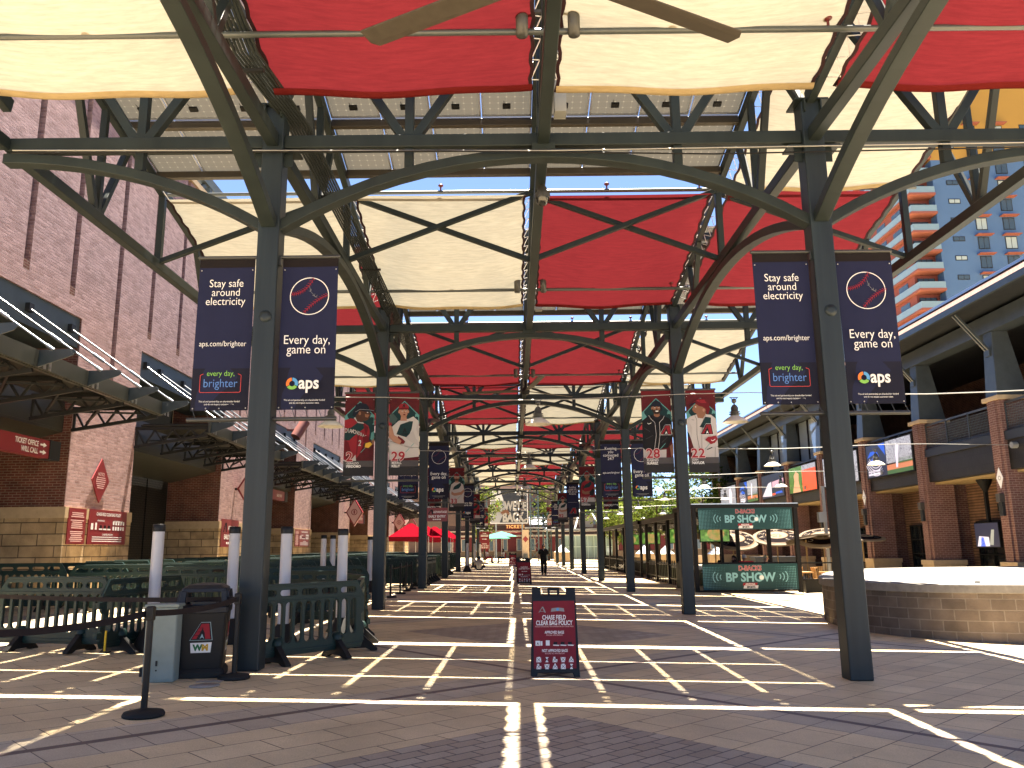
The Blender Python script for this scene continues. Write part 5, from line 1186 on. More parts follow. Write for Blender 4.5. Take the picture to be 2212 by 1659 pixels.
# sandwich boards
def sandwich(x, y, rz, lab, det):
    t = thing('sandwich_board', lab, 'sign board', (x, y, gz(x, y)), rz, 'sandwich boards along the walkway')
    W2, Ht, ln = .315, 1.10, .14
    for s in (-1, 1):
        top = Vector((0, s*.06, Ht)); bot = Vector((0, s*.30, 0)); v = (top-bot).normalized(); p = Plane(bot if s < 0 else bot, (1, 0, 0) if s < 0 else (-1, 0, 0), v); L = (top-bot).length
        if det or s < 0:
            fr = flat_shape([(-W2, 0), (-W2+.07, 0), (-W2+.09, .05), (W2-.09, .05), (W2-.07, 0), (W2, 0), (W2-.03, L), (W2-.14, L), (W2-.145, L-.10), (.075, L-.10), (.075, L-.01), (.06, L), (-.06, L), (-.075, L-.01), (-.075, L-.10), (-W2+.145, L-.10), (-W2+.14, L), (-W2+.03, L)], [[(-.05, L-.10), (.05, L-.10), (.05, L-.025), (-.05, L-.025)]], .035, .004)
            g = MB(); M = Matrix((p.u, -p.n, p.v)).transposed(); g.add([bot+M @ Vector(q) for q in fr.v], fr.f); g.build('frame', BLKP, t)
            c = MB(); p.rect(c, -.275, .10, .275, L-.17, .0195); c.build('poster', mat('poster_red', (.19, .015, .025), .5, noise=.05), t)
            if s < 0:
                a, b, d = MB(), MB(), MB(); lf = .022
                p.text(a, 'CHASE FIELD', 0, .715, .082, lf, bold=.02, xs=.66); p.text(a, 'CLEAR BAG POLICY', 0, .645, .082, lf, bold=.02, xs=.66)
                p.text(a, 'APPROVED BAGS', 0, .535, .05, lf, bold=.02, xs=.66); p.text(a, 'NOT APPROVED BAGS', 0, .305, .05, lf, bold=.02, xs=.66)
                if det:
                    p.text(d, 'PÓLIZA DE BOLSAS TRANSPARENTES DE CHASE FIELD', 0, .618, .024, lf, bold=.01); p.text(d, 'BOLSAS APROBADAS', 0, .508, .026, lf, bold=.01); p.text(d, 'BOLSAS NO APROBADAS', 0, .278, .026, lf, bold=.01)
                    d.build('small_lettering', mat('print_pink', (.65, .42, .4), .6), t); d = MB()
                    p.line(d, [(-.20, .805), (-.15, .88)], .008, lf); p.line(d, [(-.15, .88), (-.115, .805)], .016, lf); p.line(d, [(-.19, .82), (-.13, .82)], .006, lf); d.build('emblem_outline', PGREY, t); d = MB()
                    p.poly(d, [(-.04, .815), (.06, .825), (.14, .815), (.13, .86), (.06, .87), (-.03, .86)], lf); d.build('stadium_badge', PGREY, t); d = MB(); p.ell(d, .05, .845, .018, lift=lf+.002); d.build('badge_ball', PSKY, t); d = MB()
                k = .75
                p.rect(a, -.25, .385, -.19, .445, lf); p.rect(a, -.185, .385, -.16, .44, lf); p.rect(a, -.115, .385, -.065, .45, lf)
                for q in range(3): x0 = -.02+q*.095; p.poly(a, [(x0, .385), (x0+.07, .38), (x0+.085, .392), (x0, .396)], lf); p.rect(d, x0+.005, .398, x0+.055, .43, lf)
                p.text(d, 'A', -.22, .395, .045, lf+.002, bold=.03)
                bag = MB(); bag_icons(Plane(p.at(-.31, 0, lf-.003), p.u, p.v), a, d, .62, .21, .125, 1.0)
                a.build('lettering', WHT, t); d.build('pictogram', INK, t)
    return t
sandwich(.545, 11.45, R(-2), 'dark red bag policy sandwich board standing nearest the camera', True)
sandwich(.50, 37.8, R(3), 'second dark red sandwich board, left of the walking man', False); sandwich(.42, 39.4, R(12), 'black backed sandwich board just behind the second one', False); sandwich(.02, 68.0, R(-6), 'far dark red sandwich board in front of the ticket building', False)
m = MB(); m.cube((-.02, 84.0, .3), (.72, 84.04, 2.3)); 
t = thing('poster_sign', 'tall red poster sign on a black stand before the mint umbrellas', 'sign', (-2.55, 76, gz(-2.55, 76)))
m = MB(); m.cube((-.45, -.02, 1.35), (.45, .02, 2.9)); m.build('poster', REDP, t); m = MB(); m.bar((0, .05, 0), (0, .05, 2.8), .06, .06); m.box((0, .05, .03), (.6, .5, .06)); m.build('stand', BLKP, t)
p = Plane((-.45, -.022, 1.35), (1, 0, 0), (0, 0, 1)); q = MB()
for z, w_ in ((1.35, .3), (1.2, .7), (1.1, .7), (.85, .4), (.42, .4)): p.rect(q, .45-w_/2, z, .45+w_/2, z+.06)
bag_icons(p, q, q, .9, .28, .12, 1.6); q.build('lettering', WHT, t)

# ============================================================ planter on the right
PL = [(17.5, 28.5), (13.2, 28.4), (11.0, 27.2), (9.45, 25), (8.3, 22.6), (7.42, 20.4), (7.25, 18.8), (7.45, 17.3), (8.3, 16.35), (9.4, 15.9), (11, 15.55), (13, 15.4), (16.5, 15.35)]
BLOCK = brick_mat('split_face_block', (.185, .145, .112), (.13, .102, .08), (.23, .195, .16), .42, .205, .012, .8, .9, nz=.25)
def curve_block_mat():
    m = BLOCK.copy(); m.name = 'curved_block'; t = m.node_tree; br = [n for n in t.nodes if n.type == 'TEX_BRICK'][0]
    uv = N(t, 'ShaderNodeUVMap'); t.links.new(uv.outputs[0], br.inputs['Vector']); return m
pt = thing('planter', 'curved tan block planter wall with a smooth concrete cap on the right', 'planter')
def smooth(P, n=3):
    for _ in range(n): P = [P[0]]+[q for a, b in zip(P, P[1:]) for q in ((a[0]*.75+b[0]*.25, a[1]*.75+b[1]*.25), (a[0]*.25+b[0]*.75, a[1]*.25+b[1]*.75))]+[P[-1]]
    return P
SP = smooth(PL, 2)
me = bpy.data.meshes.new('block_wall'); vs = []; fs = []; L = [0]
for a, b in zip(SP, SP[1:]): L.append(L[-1]+math.hypot(b[0]-a[0], b[1]-a[1]))
for x, y in SP: vs += [(x, y, -.6), (x, y, .72)]
fs = [(2*i, 2*i+2, 2*i+3, 2*i+1) for i in range(len(SP)-1)]
me.from_pydata(vs, [], fs); uvl = me.uv_layers.new()
for poly in me.polygons:
    for li in poly.loop_indices: vi = me.loops[li].vertex_index; uvl.data[li].uv = (L[vi//2], vs[vi][2])
me.materials.append(curve_block_mat()); o = bpy.data.objects.new('block_wall', me); COL.objects.link(o); o.parent = pt
bm = bmesh.new(); bm.from_mesh(me); bmesh.ops.recalc_face_normals(bm, faces=bm.faces); bm.to_mesh(me); bm.free()
CONC = mat('cap_concrete', (.24, .225, .205), .85, noise=.2, nscale=9, bump=.15); PALEC = mat('pale_concrete', (.55, .52, .48), .85, noise=.1, nscale=3)
m = MB(); n = len(SP); cen = Vector((13.5, 21.5, 0))
def inset(P, d): return [tuple((Vector((x, y, 0))+(cen-Vector((x, y, 0))).normalized()*d)[:2]) for x, y in P]
O, I = inset(SP, -.07), inset(SP, .42)
vs = []
for a, b in zip(O, I): vs += [(a[0], a[1], .72), (a[0], a[1], .885), (b[0], b[1], .885), (b[0], b[1], .72)]
fs = []
for i in range(n-1): fs += [(4*i+k, 4*i+4+k, 4*i+4+(k+1) % 4, 4*i+(k+1) % 4) for k in range(4)]
m.add(vs, fs); m.build('cap', CONC, pt, .015)
m = MB(); I2 = inset(SP, .40); m.prism([(x, y, .80) for x, y in I2], (0, 0, .07)); m.build('top_slab', PALEC, pt)
m = MB(); m.box((9.1, 16.5, .91), (.12, .12, .05), .5); m.build('cap_clip', GALV, pt)

# ============================================================ BP show booth and pergolas
PST = mat('pergola_brown_black', (.009, .008, .0075), .5, noise=.2); PROOF = mat('pergola_roof', (.025, .02, .018), .5, noise=.2)
BANT = mat('mesh_banner_teal', (.016, .060, .066), .5, noise=.15, nscale=1.5); BANE = mat('print_pale_teal', (.12, .30, .33), .5); LTB = mat('print_light_blue', (.22, .46, .52), .5)
gp = gz(9, 33)
def bp_banner(t, p, w, h, lift=0):
    c = MB(); p.rect(c, 0, 0, w, h, .0); c.build('banner_cloth', BANT, t)
    d = MB(); k = w/3.1
    for i in range(62):
        x = .04+i*(w-.08)/62
        e = min(x, w-x); 
        if e > .75*k: continue
        for j in range(14):
            y = .05+j*(h-.1)/14; s = .030*max(.25, 1-e/(.85*k)); p.poly(d, [(x-s, y-s), (x+s, y-s), (x, y+s)], .004)
    d.build('dot_pattern', BANE, t)
    a, b, r, g = MB(), MB(), MB(), MB()
    p.text(g, 'D-BACKS', w/2, h*.75, h*.26, .006, bold=.05, xs=.85); p.text(r, 'D-BACKS', w/2, h*.75, h*.26, .009, bold=.015, xs=.85)
    p.text(a, 'BP SHOW', w/2, h*.33, h*.47, .006, bold=.035, xs=.95)
    for s in (-1, 1):
        for q in range(3): p.arc(a, w/2+s*(h*1.08+q*h*.07), h*.5, h*(.12+.07*q), -50 if s > 0 else 130, 50 if s > 0 else 230, h*.035, .006, 8)
    p.ell(a, w/2+.34*k*1.06, h*.47, h*.11, lift=.007); bb = MB(); p.ell(bb, w/2+.34*k*1.06, h*.47, h*.085, lift=.010); bb.build('ball_print', WHT, t)
    p.poly(r, [(w/2-.27*k, h*.17), (w/2+.19*k, h*.17), (w/2+.22*k, h*.27), (w/2-.24*k, h*.27)], .006); p.poly(b, [(w/2-.25*k, h*.05), (w/2+.22*k, h*.05), (w/2+.24*k, h*.17), (w/2-.22*k, h*.17)], .006)
    p.text(b, 'ARIZONA', w/2-.02*k, h*.185, h*.10, .009, bold=.03); q = MB(); p.text(q, 'SPORTS', w/2, h*.07, h*.11, .009, bold=.05); q.build('dark_lettering', INK, t)
    a.build('blue_lettering', LTB, t); b.build('white_lettering', WHT, t); r.build('red_lettering', PRED, t); g.build('pale_outline', mat('print_pale_pink', (.62, .45, .46), .6), t)
t = thing('show_booth', 'black framed radio booth with two teal show banners', 'booth', (7.15, 32.8, gp))
w = 4.0
for x in (0, w):
    for y in (0, 3.6): m = MB(); m.bar((x, y, 0), (x, y, 3.35), .16, .16); m.build('post', PST, t, .01)
m = MB(); m.bar((1.95, 3.6, 0), (1.95, 3.6, 3.3), .1, .1); m.build('post', PST, t)
m = MB(); m.cube((-.12, -.12, 3.25), (w+.12, 3.7, 3.40)); m.build('roof_frame', PST, t); m = MB(); m.cube((-.1, -.14, 3.40), (w+.1, 3.7, 3.44)); m.build('roof_sheet', GALV, t)
m = MB(); m.bar((0, 0, 1.13), (w, 0, 1.13), .06, .06); m.bar((0, 0, .08), (w, 0, .08), .06, .06); m.bar((0, 0, 1.13), (0, 3.6, 1.13), .06, .06); m.build('rail', PST, t)
def sub(nm, lab):
    o = thing(nm, lab, 'banner'); return o
b1 = thing('show_banner', 'upper teal show banner across the top of the booth', 'banner', (7.3, 32.68, gp+2.42)); bp_banner(b1, Plane((0, 0, 0), (1, 0, 0), (0, 0, 1)), 3.7, .84)
b2 = thing('show_banner', 'lower teal show banner hung on the booth rail', 'banner', (7.35, 32.68, gp+.12)); bp_banner(b2, Plane((0, 0, 0), (1, 0, 0), (0, 0, 1)), 3.7, .98)
b3 = thing('side_banner', 'dark mesh show banner on the left side of the booth', 'banner', (7.05, 36.3, gp+.1)); p = Plane((0, 0, 0), (0, -1, 0), (0, 0, 1)); c = MB(); p.rect(c, 0, 0, 3.4, 1.0, 0); c.build('banner_cloth', mat('mesh_dark', (.03, .04, .038), .6), b3); a = MB(); p.text(a, 'BP SHOW', 1.7, .38, .42, .004, bold=.03); a.build('lettering', mat('print_dim_teal', (.10, .2, .2), .6), b3)
def pergola(y0, y1, lab, posts):
    t = thing('pergola', lab, 'pergola', (7.45, y0, gz(8, y0)))
    L_ = y1-y0; WD = 2.5 if y0 < 40 else 3.6; m = MB(); m.cube((-.2, 0, 3.0), (WD+.2, .14, 3.22)); m.cube((-.2, L_-.14, 3.0), (WD+.2, L_, 3.22)); m.cube((-.2, 0, 3.0), (-.06, L_, 3.2)); m.cube((WD+.06, 0, 3.0), (WD+.2, L_, 3.2)); m.build('roof_frame', PROOF, t)
    m = MB()
    for q in range(int(L_/.5)): m.cube((-.06, .2+q*.5, 3.05), (WD+.06, .2+q*.5+.14, 3.17))
    m.cube((-.2, 0, 3.2), (WD+.2, L_, 3.23)); m.build('roof_slats', PROOF, t)
    for y in posts:
        for x in (0, WD): m = MB(); m.bar((x, y-y0, 0), (x, y-y0, 3.02), .15, .15); m.build('post', PST, t)
    m = MB(); m.bar((0, 0, .30), (0, L_, .30), .05, .05); n_ = int(L_/.42)
    m.bar((0, 0, .92), (0, L_, .92), .05, .05)
    for q in range(n_): m.bar((0, q*L_/n_, 0), (0, q*L_/n_, 1.12), .045, .045)
    m.build('railing', PST, t)
    for y in posts[:-1]:
        s = MB(); s.box((.6, y-y0+.6, 2.72), (.3, .25, .3)); s.build('hanging_speaker', BLK, t)
pergola(36.6, 46.8, 'near black pergola with railing behind the radio booth', (37.0, 40, 43.4, 46.5)); pergola(48.2, 68, 'far black pergola with railing along the right side', (48.6, 52, 56, 60, 64, 67.7))
def pergola_tv(x, y, lab, s):
    t = thing('hanging_television', lab, 'television', (x, y, 1.85), 0, 'televisions under the pergolas'); m = MB(); m.box((.65, .06, .38), (1.34, .1, .80)); m.bar((.65, .1, .7), (.65, .1, 1.3), .06, .06); m.build('casing', BLK, t)
    p = Plane((0, .005, 0), (1, 0, 0), (0, 0, 1)); q = MB(); p.rect(q, .02, .02, 1.28, .74); q.build('leaf_picture', S_GREEN, t); q = MB(); p.ell(q, .7, .36, .38, .3, lift=.006); q.build('food_picture', S_FOOD, t)
for q, (x, y, l) in enumerate(((8.25, 36.75, 'television with a food picture behind the booth, nearest one'), (8.5, 45.8, 'second television with a food picture under the near pergola'), (8.5, 55.5, 'television with leaves under the far pergola, nearer one'), (8.3, 63.5, 'television with leaves under the far pergola, farther one'))): pergola_tv(x, y, l, q)
# patio furniture
WOOD = mat('chair_wood', (.42, .25, .11), .6, noise=.2, nscale=12); TBLW = mat('table_white', (.7, .7, .68), .4); WICK = mat('wicker_green_grey', (.16, .18, .12), .8, noise=.3, nscale=20)
def make_chair():
    t = thing('patio_chair', 'x', 'chair', (0, 0, 0), 0, 'wooden patio chairs')
    m = MB()
    for k in range(4): m.box((0, -.16+k*.11, .46), (.42, .09, .025))
    m.build('seat', WOOD, t); m = MB()
    for k in range(4): m.box((-.165+k*.11, .24+.03, .72), (.09, .02, .46), 0, R(-10))
    m.build('backrest', WOOD, t); 
    for x in (-.2, .2):
        for y in (-.18, .2): m = MB(); m.bar((x, y, 0), (x, y+(.06 if y > 0 else 0), .46 if y < 0 else .92), .03, .03); m.build('leg', BLK, t)
    return t
ch = make_chair(); n = 0
CH = [(11.7, 36.2, 200, 'second from the booth'), (12.3, 36.5, 170, 'third from the booth'), (11.5, 35.2, 30, 'nearest the booth post'), (12.9, 35.4, 110, 'beside the planter corner'), (13.4, 37.4, 190, 'behind the planter corner'), (12.6, 34.2, 75, 'in front by the low deck rail'), (10.3, 38.0, 180, 'seen above the lower show banner, left one'), (10.8, 38.1, 175, 'seen above the lower show banner, right one')]
for q, (x, y, a, l) in enumerate(CH):
    lab = 'slatted wooden patio chair %s' % l
    if q == 0: ch.location = (x, y, -.2); ch.rotation_euler = (0, 0, R(a)); ch['label'] = lab
    else: dup(ch, (x, y, -.2), R(a), lab)
def table(x, y, lab, w=.9, d=.9, top=TBLW, bod=False, z0=None):
    t = thing('patio_table', lab, 'table', (x, y, gz(x, y) if z0 is None else z0)); m = MB(); m.box((0, 0, .74), (w, d, .05)); m.build('tabletop', top, t)
    if bod: m = MB(); m.box((0, 0, .36), (w*.9, d*.85, .7)); m.build('wicker_body', WICK, t)
    else:
        for sx in (-1, 1):
            for sy in (-1, 1): m = MB(); m.bar((sx*w*.42, sy*d*.42, 0), (sx*w*.42, sy*d*.42, .72), .04, .04); m.build('leg', BLK, t)
table(12.1, 35.6, 'wooden patio table right of the booth', top=WOOD); table(13.2, 36.4, 'wooden patio table behind the planter corner', top=WOOD)
table(9.0, 34.6, 'long table with white top inside the booth', 2.4, .7)
for q, (x, y) in enumerate(((8.9, 39.5), (8.9, 43.0), (9.0, 50), (9.0, 54.5), (9.0, 59))): table(x, y, 'wicker counter with white top under the pergolas, %s from the booth' % ORD[q+1], 1.6, 2.2, TBLW, True)
t = thing('deck_rail', 'low black deck rail with crossed braces between booth and planter', 'railing', (11.35, 33.3, gz(11, 33))); m = MB(); m.bar((0, 0, 1.15), (2.6, 0, 1.15), .05, .05); m.bar((0, 0, .5), (2.6, 0, .5), .07, .07)
for x in (.05, 1.3, 2.55): m.bar((x, 0, 0), (x, 0, 1.15), .05, .05)
m.build('rails', PST, t); m = MB(); m.bar((1.3, 0, .05), (2.55, 0, .48), .035, .035); m.bar((1.3, 0, .48), (2.55, 0, .05), .035, .035); m.box((.6, .2, .25), (.8, .3, .5)); m.build('crossed_braces', BLK, t)
# umbrellas
UMB = fabric_mat('umbrella_cream', (.30, .255, .20), (.14, .11, .08), .4); UPUR = mat('print_purple_brown', (.005, .002, .003), .9, 0, .05); UGOLD = mat('print_gold', (.10, .05, .012), .6); POLE = mat('umbrella_pole_tan', (.33, .22, .10), .5)
def umbrella(x, y, z, r, tilt, az, lab):
    t = thing('patio_umbrella', lab, 'umbrella', (x, y, gz(x, y)), R(az), 'tilted cream patio umbrellas')
    m = MB(); m.bar((0, .15, 0), (0, .15, z-gz(x, y)-.05), .05, .05); m.build('pole', POLE, t)
    d = bpy.data.objects.new('canopy_mount', None); 
    Mx = Matrix.Translation((0, 0, z-gz(x, y))) @ Matrix.Rotation(R(tilt), 4, 'X')
    P = lambda rr, a, dz=0: Mx @ Vector((rr*math.cos(a), rr*math.sin(a), .16*r*(1-rr/r)+dz))
    m = MB(); n = 24
    m.grid(lambda u, v: P(max(.001, r*v), 2*math.pi*u, -.02*v*abs(math.sin(u*math.pi*8))), 48, 4); c = m.build('canopy', UMB, t, fix=False)
    m = MB(); m.grid(lambda u, v: P(r+.0*v, 2*math.pi*u, -.07*v), 48, 1); m.build('valance', UMB, t, fix=False)
    def ring(a, b, nm, mt, dz): q = MB(); q.grid(lambda u, v: P(r*(a+(b-a)*v), 2*math.pi*u, dz), 40, 1); q.build(nm, mt, t, fix=False)
    ring(.46, .80, 'dark_ring', UPUR, .006); ring(.80, .84, 'gold_line', UGOLD, .006); ring(.42, .46, 'gold_line', UGOLD, .006)
    q = MB()
    for k in range(3): a0 = R(200+k*50); q.add([P(r*.08, a0+1, .008), P(r*.34, a0-.3, .008), P(r*.30, a0+.3, .008)], [(0, 1, 2)])
    q.build('gold_emblem', UGOLD, t)
    q = MB()
    for k, chh in enumerate('CAZADORES'):
        a = R(230-k*35); vs, fs = glyphs(chh, .3*r, bold=.02); rr = .54*r
        q.add([P(rr+yy, a-xx/(rr+yy), .009) for xx, yy in vs], fs)
    q.build('ring_lettering', UMB, t)
for a in ((10.2, 38.6, 1.95, 1.12, 24, 0, 'cream umbrella seen behind the booth, tilted toward the camera'), (9.9, 40.6, 2.05, 1.0, 16, 20, 'cream umbrella behind the booth and its left post'), (12.2, 38.6, 2.05, 1.1, 20, -14, 'cream umbrella right behind the booth upper banner end'), (13.3, 37.6, 1.95, 1.0, -12, 30, 'pale umbrella overlapping the one behind the booth'), (14.1, 38.0, 2.0, 1.15, 22, -25, 'cream umbrella over the deck rail, tilted left'), (15.4, 39.4, 2.05, 1.1, 10, 40, 'cream umbrella left of the nearest right column'), (17.0, 40.5, 2.0, 1.0, 9, 0, 'cream umbrella right of the nearest right column')): umbrella(*a)
# blue cooler, heater pole in the patio
m = MB(); m.cube((12.0, 41.5, -.4), (14.2, 42.4, 1.05)); m.cube((11.95, 41.45, 1.05), (14.25, 42.45, 1.12)); tag(m.build('service_counter', mat('counter_blue_black', (.02, .025, .035), .4)), 'dark service counter behind the wooden chairs', 'counter')
m = MB(); m.bar((14.2, 37.8, -.3), (14.2, 37.8, 4.3), .12, .12); m.box((14.05, 37.75, 2.9), (.35, .25, .45)); tag(m.build('utility_pole', GALV), 'grey pole with a box standing beside the umbrellas', 'pole')

# ============================================================ fans, lamps on cables, fittings on the ridge
BLADE = mat('fan_blade_wood', (.06, .052, .043), .55, noise=.15, streak=.1); 
def fan(y, a0, lab):
    t = thing('ceiling_fan', lab, 'fan', (XC, y, 7.1), R(a0), 'big ceiling fans on the ridge')
    m = MB(); m.lathe([(.001, -.12), (.12, -.1), (.16, 0), (.12, .12), (.05, .16), (.05, 1.3)], n=16); m.build('motor', DARK, t)
    for k in range(3):
        a = R(120*k); d = Vector((math.cos(a), math.sin(a), 0)); s = Vector((-math.sin(a), math.cos(a), 0)); up = Vector((0, 0, 1)); m = MB()
        pts = [d*.15-s*.07+up*.0, d*2.3-s*.11+up*.06, d*2.36-s*.02+up*.065, d*2.36+s*.16+up*.10, d*.5+s*.17+up*.05, d*.15+s*.07+up*.02]; m.prism(pts, (0, 0, .02)); m.build('blade', BLADE, t, .004)
fan(7.0, 30, 'huge three bladed fan close above the camera')
for q, y in enumerate((28.6, 49.6, 70.6)): fan(y, 42+q*17, 'three bladed ceiling fan on the ridge, %s from the camera' % ORD[q+2])
LSH = mat('lamp_shade_white', (.62, .60, .54), .4); LHD = mat('lamp_head_bronze', (.05, .05, .045), .45)
CAB = mat('cable_steel', (.35, .35, .33), .4, .5)
def make_lamp():
    t = thing('cable_lamp', 'x', 'hanging lamp', (0, 0, 0), 0, 'dome lamps hanging from the cables')
    m = MB(); m.lathe([(.30, 0), (.29, .015), (.20, .09), (.10, .15)], n=24); m.lathe([(.28, .005), (.19, .075), (.09, .13)], n=24); m.build('shade', LSH, t)
    m = MB(); m.lathe([(.10, .14), (.10, .18), (.13, .185), (.13, .2), (.09, .205), (.09, .23), (.12, .235), (.12, .25), (.08, .255), (.085, .34), (.05, .40), (.015, .42), (.015, .48)], n=16); m.ball((0, 0, .50), .06, 6); m.build('lamp_head', LHD, t)
    m = MB(); m.bar((-.1, 0, .58), (.1, 0, .58), .02, .02); m.bar((-.08, 0, .58), (0, 0, .48), .015, .015); m.bar((.08, 0, .58), (0, 0, .48), .015, .015); m.build('hanger', LHD, t)
    return t
lamp0 = make_lamp(); nl = 0
for c in range(7):
    y = 18.7+c*10.6; zc = 5.06
    m = MB(); pts = [(x, y, zc+.02*abs(x-XC)/4-.05*math.cos((x-XC)*.7)) for x in [-4.3+(RX+4.3)*k/16 for k in range(17)]]
    m.tube(pts, .012, 5); m.tube([(RX-.1, y, pts[-1][2]), (RX+.1, y, pts[-1][2])], .12, 8); o = m.build('lamp_cable', CAB); tag(o, 'steel lamp cable crossing between the %s and next column pairs' % ORD[c+1], 'cable', 'lamp cables over the plaza')
    for q, x in enumerate((-4.15, .62, 5.15, 9.3, 13.0)):
        if c == 0 and q > 2: continue
        lab = 'dome lamp on the %s cable, %s lamp from the left' % (ORD[c+1], ORD[q+1])
        if nl == 0: lamp0.location = (x, y, zc-.62); lamp0['label'] = lab
        else: dup(lamp0, (x, y, zc-.62), 0, lab)
        nl += 1
m = MB(); m.tube([(XO[0]+.2, YK(1)-.2, 7.45), (XC, YK(1)-.2, 7.36), (XO[4], YK(1)-.2, 7.42)], .012, 5); tag(m.build('guy_cable', CAB), 'thin cable strung under the nearest arched frame', 'cable'); m = MB(); m.tube([(XO[0]+.2, YK(1)-.22, 7.40), (-1, YK(1)-.22, 7.36), (XC, YK(1)-.22, 7.33), (3, YK(1)-.22, 7.27), (XO[4], YK(1)-.22, 7.34)], .012, 5); tag(m.build('power_cable', BLK), 'thin black cable sagging under the nearest arched frame', 'cable')
t = thing('dome_camera', 'dark dome security camera hanging from the ridge below the nearest frame', 'security camera', (XC+.03, 12.6, 7.36)); m = MB(); m.lathe([(.12, -.1), (.13, -.02), (.09, .02), (.07, .1), (.04, .12), (.04, .5)], n=18); m.build('housing', LHD, t); m = MB(); m.lathe([(.001, -.22), (.06, -.205), (.1, -.16), (.115, -.1)], n=18); m.build('dome', GLASSD, t)
def spots(y, z, lab):
    t = thing('twin_spotlight', lab, 'spotlight', (XC, y, z), 0, 'twin spotlights on the ridge')
    for s in (-1, 1):
        m = MB(); m.lathe([(.001, -.28), (.075, -.28), (.08, .08), (.05, .13), (.001, .14)], (s*.33, 0, 0), 14); m.build('lamp_can', LHD, t); m = MB(); m.bar((s*.08, 0, .06), (s*.3, 0, .06), .04, .04); m.build('arm', LHD, t)
for k, y in enumerate((9.35, 19.95, 30.5)): spots(y, ZC(y, k)-.3, 'pair of cylinder spotlights on the ridge, %s from the camera' % ORD[k+1])
for k in (1, 2):
    m = MB(); m.box((XC+.28, YK(k)+.2, 8.5), (.18, .25, .7)); tag(m.build('electrical_box', mat('electric_box_grey', (.28, .29, .28), .5)), 'grey electrical box on the ridge over the %s arched frame' % ROWN[k], 'electrical box')
# ============================================================ far end: ticket building, billboard, towers, tents, trees
FY = 118.0; g0 = .28
DRED = mat('ticket_red', (.07, .011, .015), .6, noise=.1); BRN = mat('far_brown_wall', (.12, .082, .068), .85, noise=.1); TANW = mat('far_tan_wall', (.12, .09, .065), .85, noise=.12); GOLD = mat('sign_gold', (.66, .44, .18), .5); DUSK = mat('far_blue_grey', (.20, .25, .30), .6)
WFR = mat('window_trim', (.30, .265, .23), .6)
t = thing('ticket_building', 'low dark red ticket building with white framed windows at the far end', 'building', (0, FY, g0))
m = MB(); m.cube((-10, 0, .95), (34, 6, 3.0)); m.build('red_wall', DRED, t); m = MB(); m.cube((-10, -.2, -.4), (34, 6, .95)); m.build('base_wall', TANW, t)
m = MB(); m.cube((-10, -.35, 3.0), (34, 6, 3.25)); m.cube((-10, -.35, 3.7), (34, 6, 3.85)); m.build('cornice', WFR, t); m = MB(); m.cube((-10, -.15, 3.25), (34, 6, 3.7)); m.cube((-10, -.05, 3.85), (34, 6, 4.6)); m.build('dark_band', mat('far_dark_band', (.035, .022, .024), .6), t)
for q in range(22):
    x = -9.2+q*1.95
    f = MB(); f.cube((x, -.06, 1.0), (x+.72, 0, 2.75)); w_ = f.build('window', WFR, t); m = MB(); m.cube((x+.12, -.09, 1.1), (x+.6, -.06, 2.65)); m.build('pane', TWN, w_)
p = Plane((0, -.16, 0), (1, 0, 0), (0, 0, 1)); m = MB(); m.cube((-3.2, -.15, 3.85), (1.4, -.05, 4.0)); 
b = MB(); p.rect(b, -3.4, 3.26, 1.35, 3.95, .02); b.build('advert_band', mat('advert_maroon', (.15, .025, .035), .6), t); b = MB(); p.text(b, 'BECOME AN ADVANTAGE M', -.95, 3.58, .42, .05, xs=.75, bold=.03); p.text(b, 'TEXT DBACKS.COM', -.95, 3.33, .22, .05, xs=.9, bold=.01); b.build('advert_lettering', mat('advert_pink', (.55, .35, .33), .6), t)
m = MB(); m.cube((-.9, -.5, 4.05), (1.7, -.1, 4.7)); m.build('ticket_sign', mat('ticket_sign_maroon', (.13, .03, .03), .6), t); b = MB(); Plane((0, -.5, 0), (1, 0, 0), (0, 0, 1)).text(b, 'TICKETS', .4, 4.2, .62, .01, xs=1.0, bold=.03, cs=1.15); b.build('ticket_lettering', GOLD, t)
b = MB(); Plane((0, -.16, 0), (1, 0, 0), (0, 0, 1)).text(b, 'TICKETS', 21.5, 4.15, .62, .12, bold=.03, cs=1.15); b.build('ticket_lettering', GOLD, t)
m = MB(); m.cube((2.3, -.1, 3.3), (3.9, -.02, 3.95)); m.build('dark_advert', BLACK, t); b = MB(); Plane((0, -.11, 0), (1, 0, 0), (0, 0, 1)).text(b, '2025', 3.1, 3.42, .42, .01, bold=.03); b.build('dark_advert_lettering', mat('advert_grey', (.4, .4, .4), .6), t)
m = MB(); m.cube((1.35, -.9, -.4), (2.3, -.2, 3.95)); m.build('stone_pillar', mat('pillar_stone', (.46, .36, .25), .85, noise=.1), t)
m = MB(); m.prism([(1.82-.42, -.93, 2.65), (1.82, -.93, 2.2), (1.82+.42, -.93, 2.65), (1.82, -.93, 3.1)], (0, .03, 0)); m.build('diamond_plate', REDP, t)
m = MB(); m.cube((1.5, -1.3, -.35), (2.1, -.95, .6)); tag(m.build('grey_bin', mat('bin_grey', (.09, .1, .1), .5)), 'grey bin before the stone pillar of the ticket building', 'bin').location = (0, FY, g0)
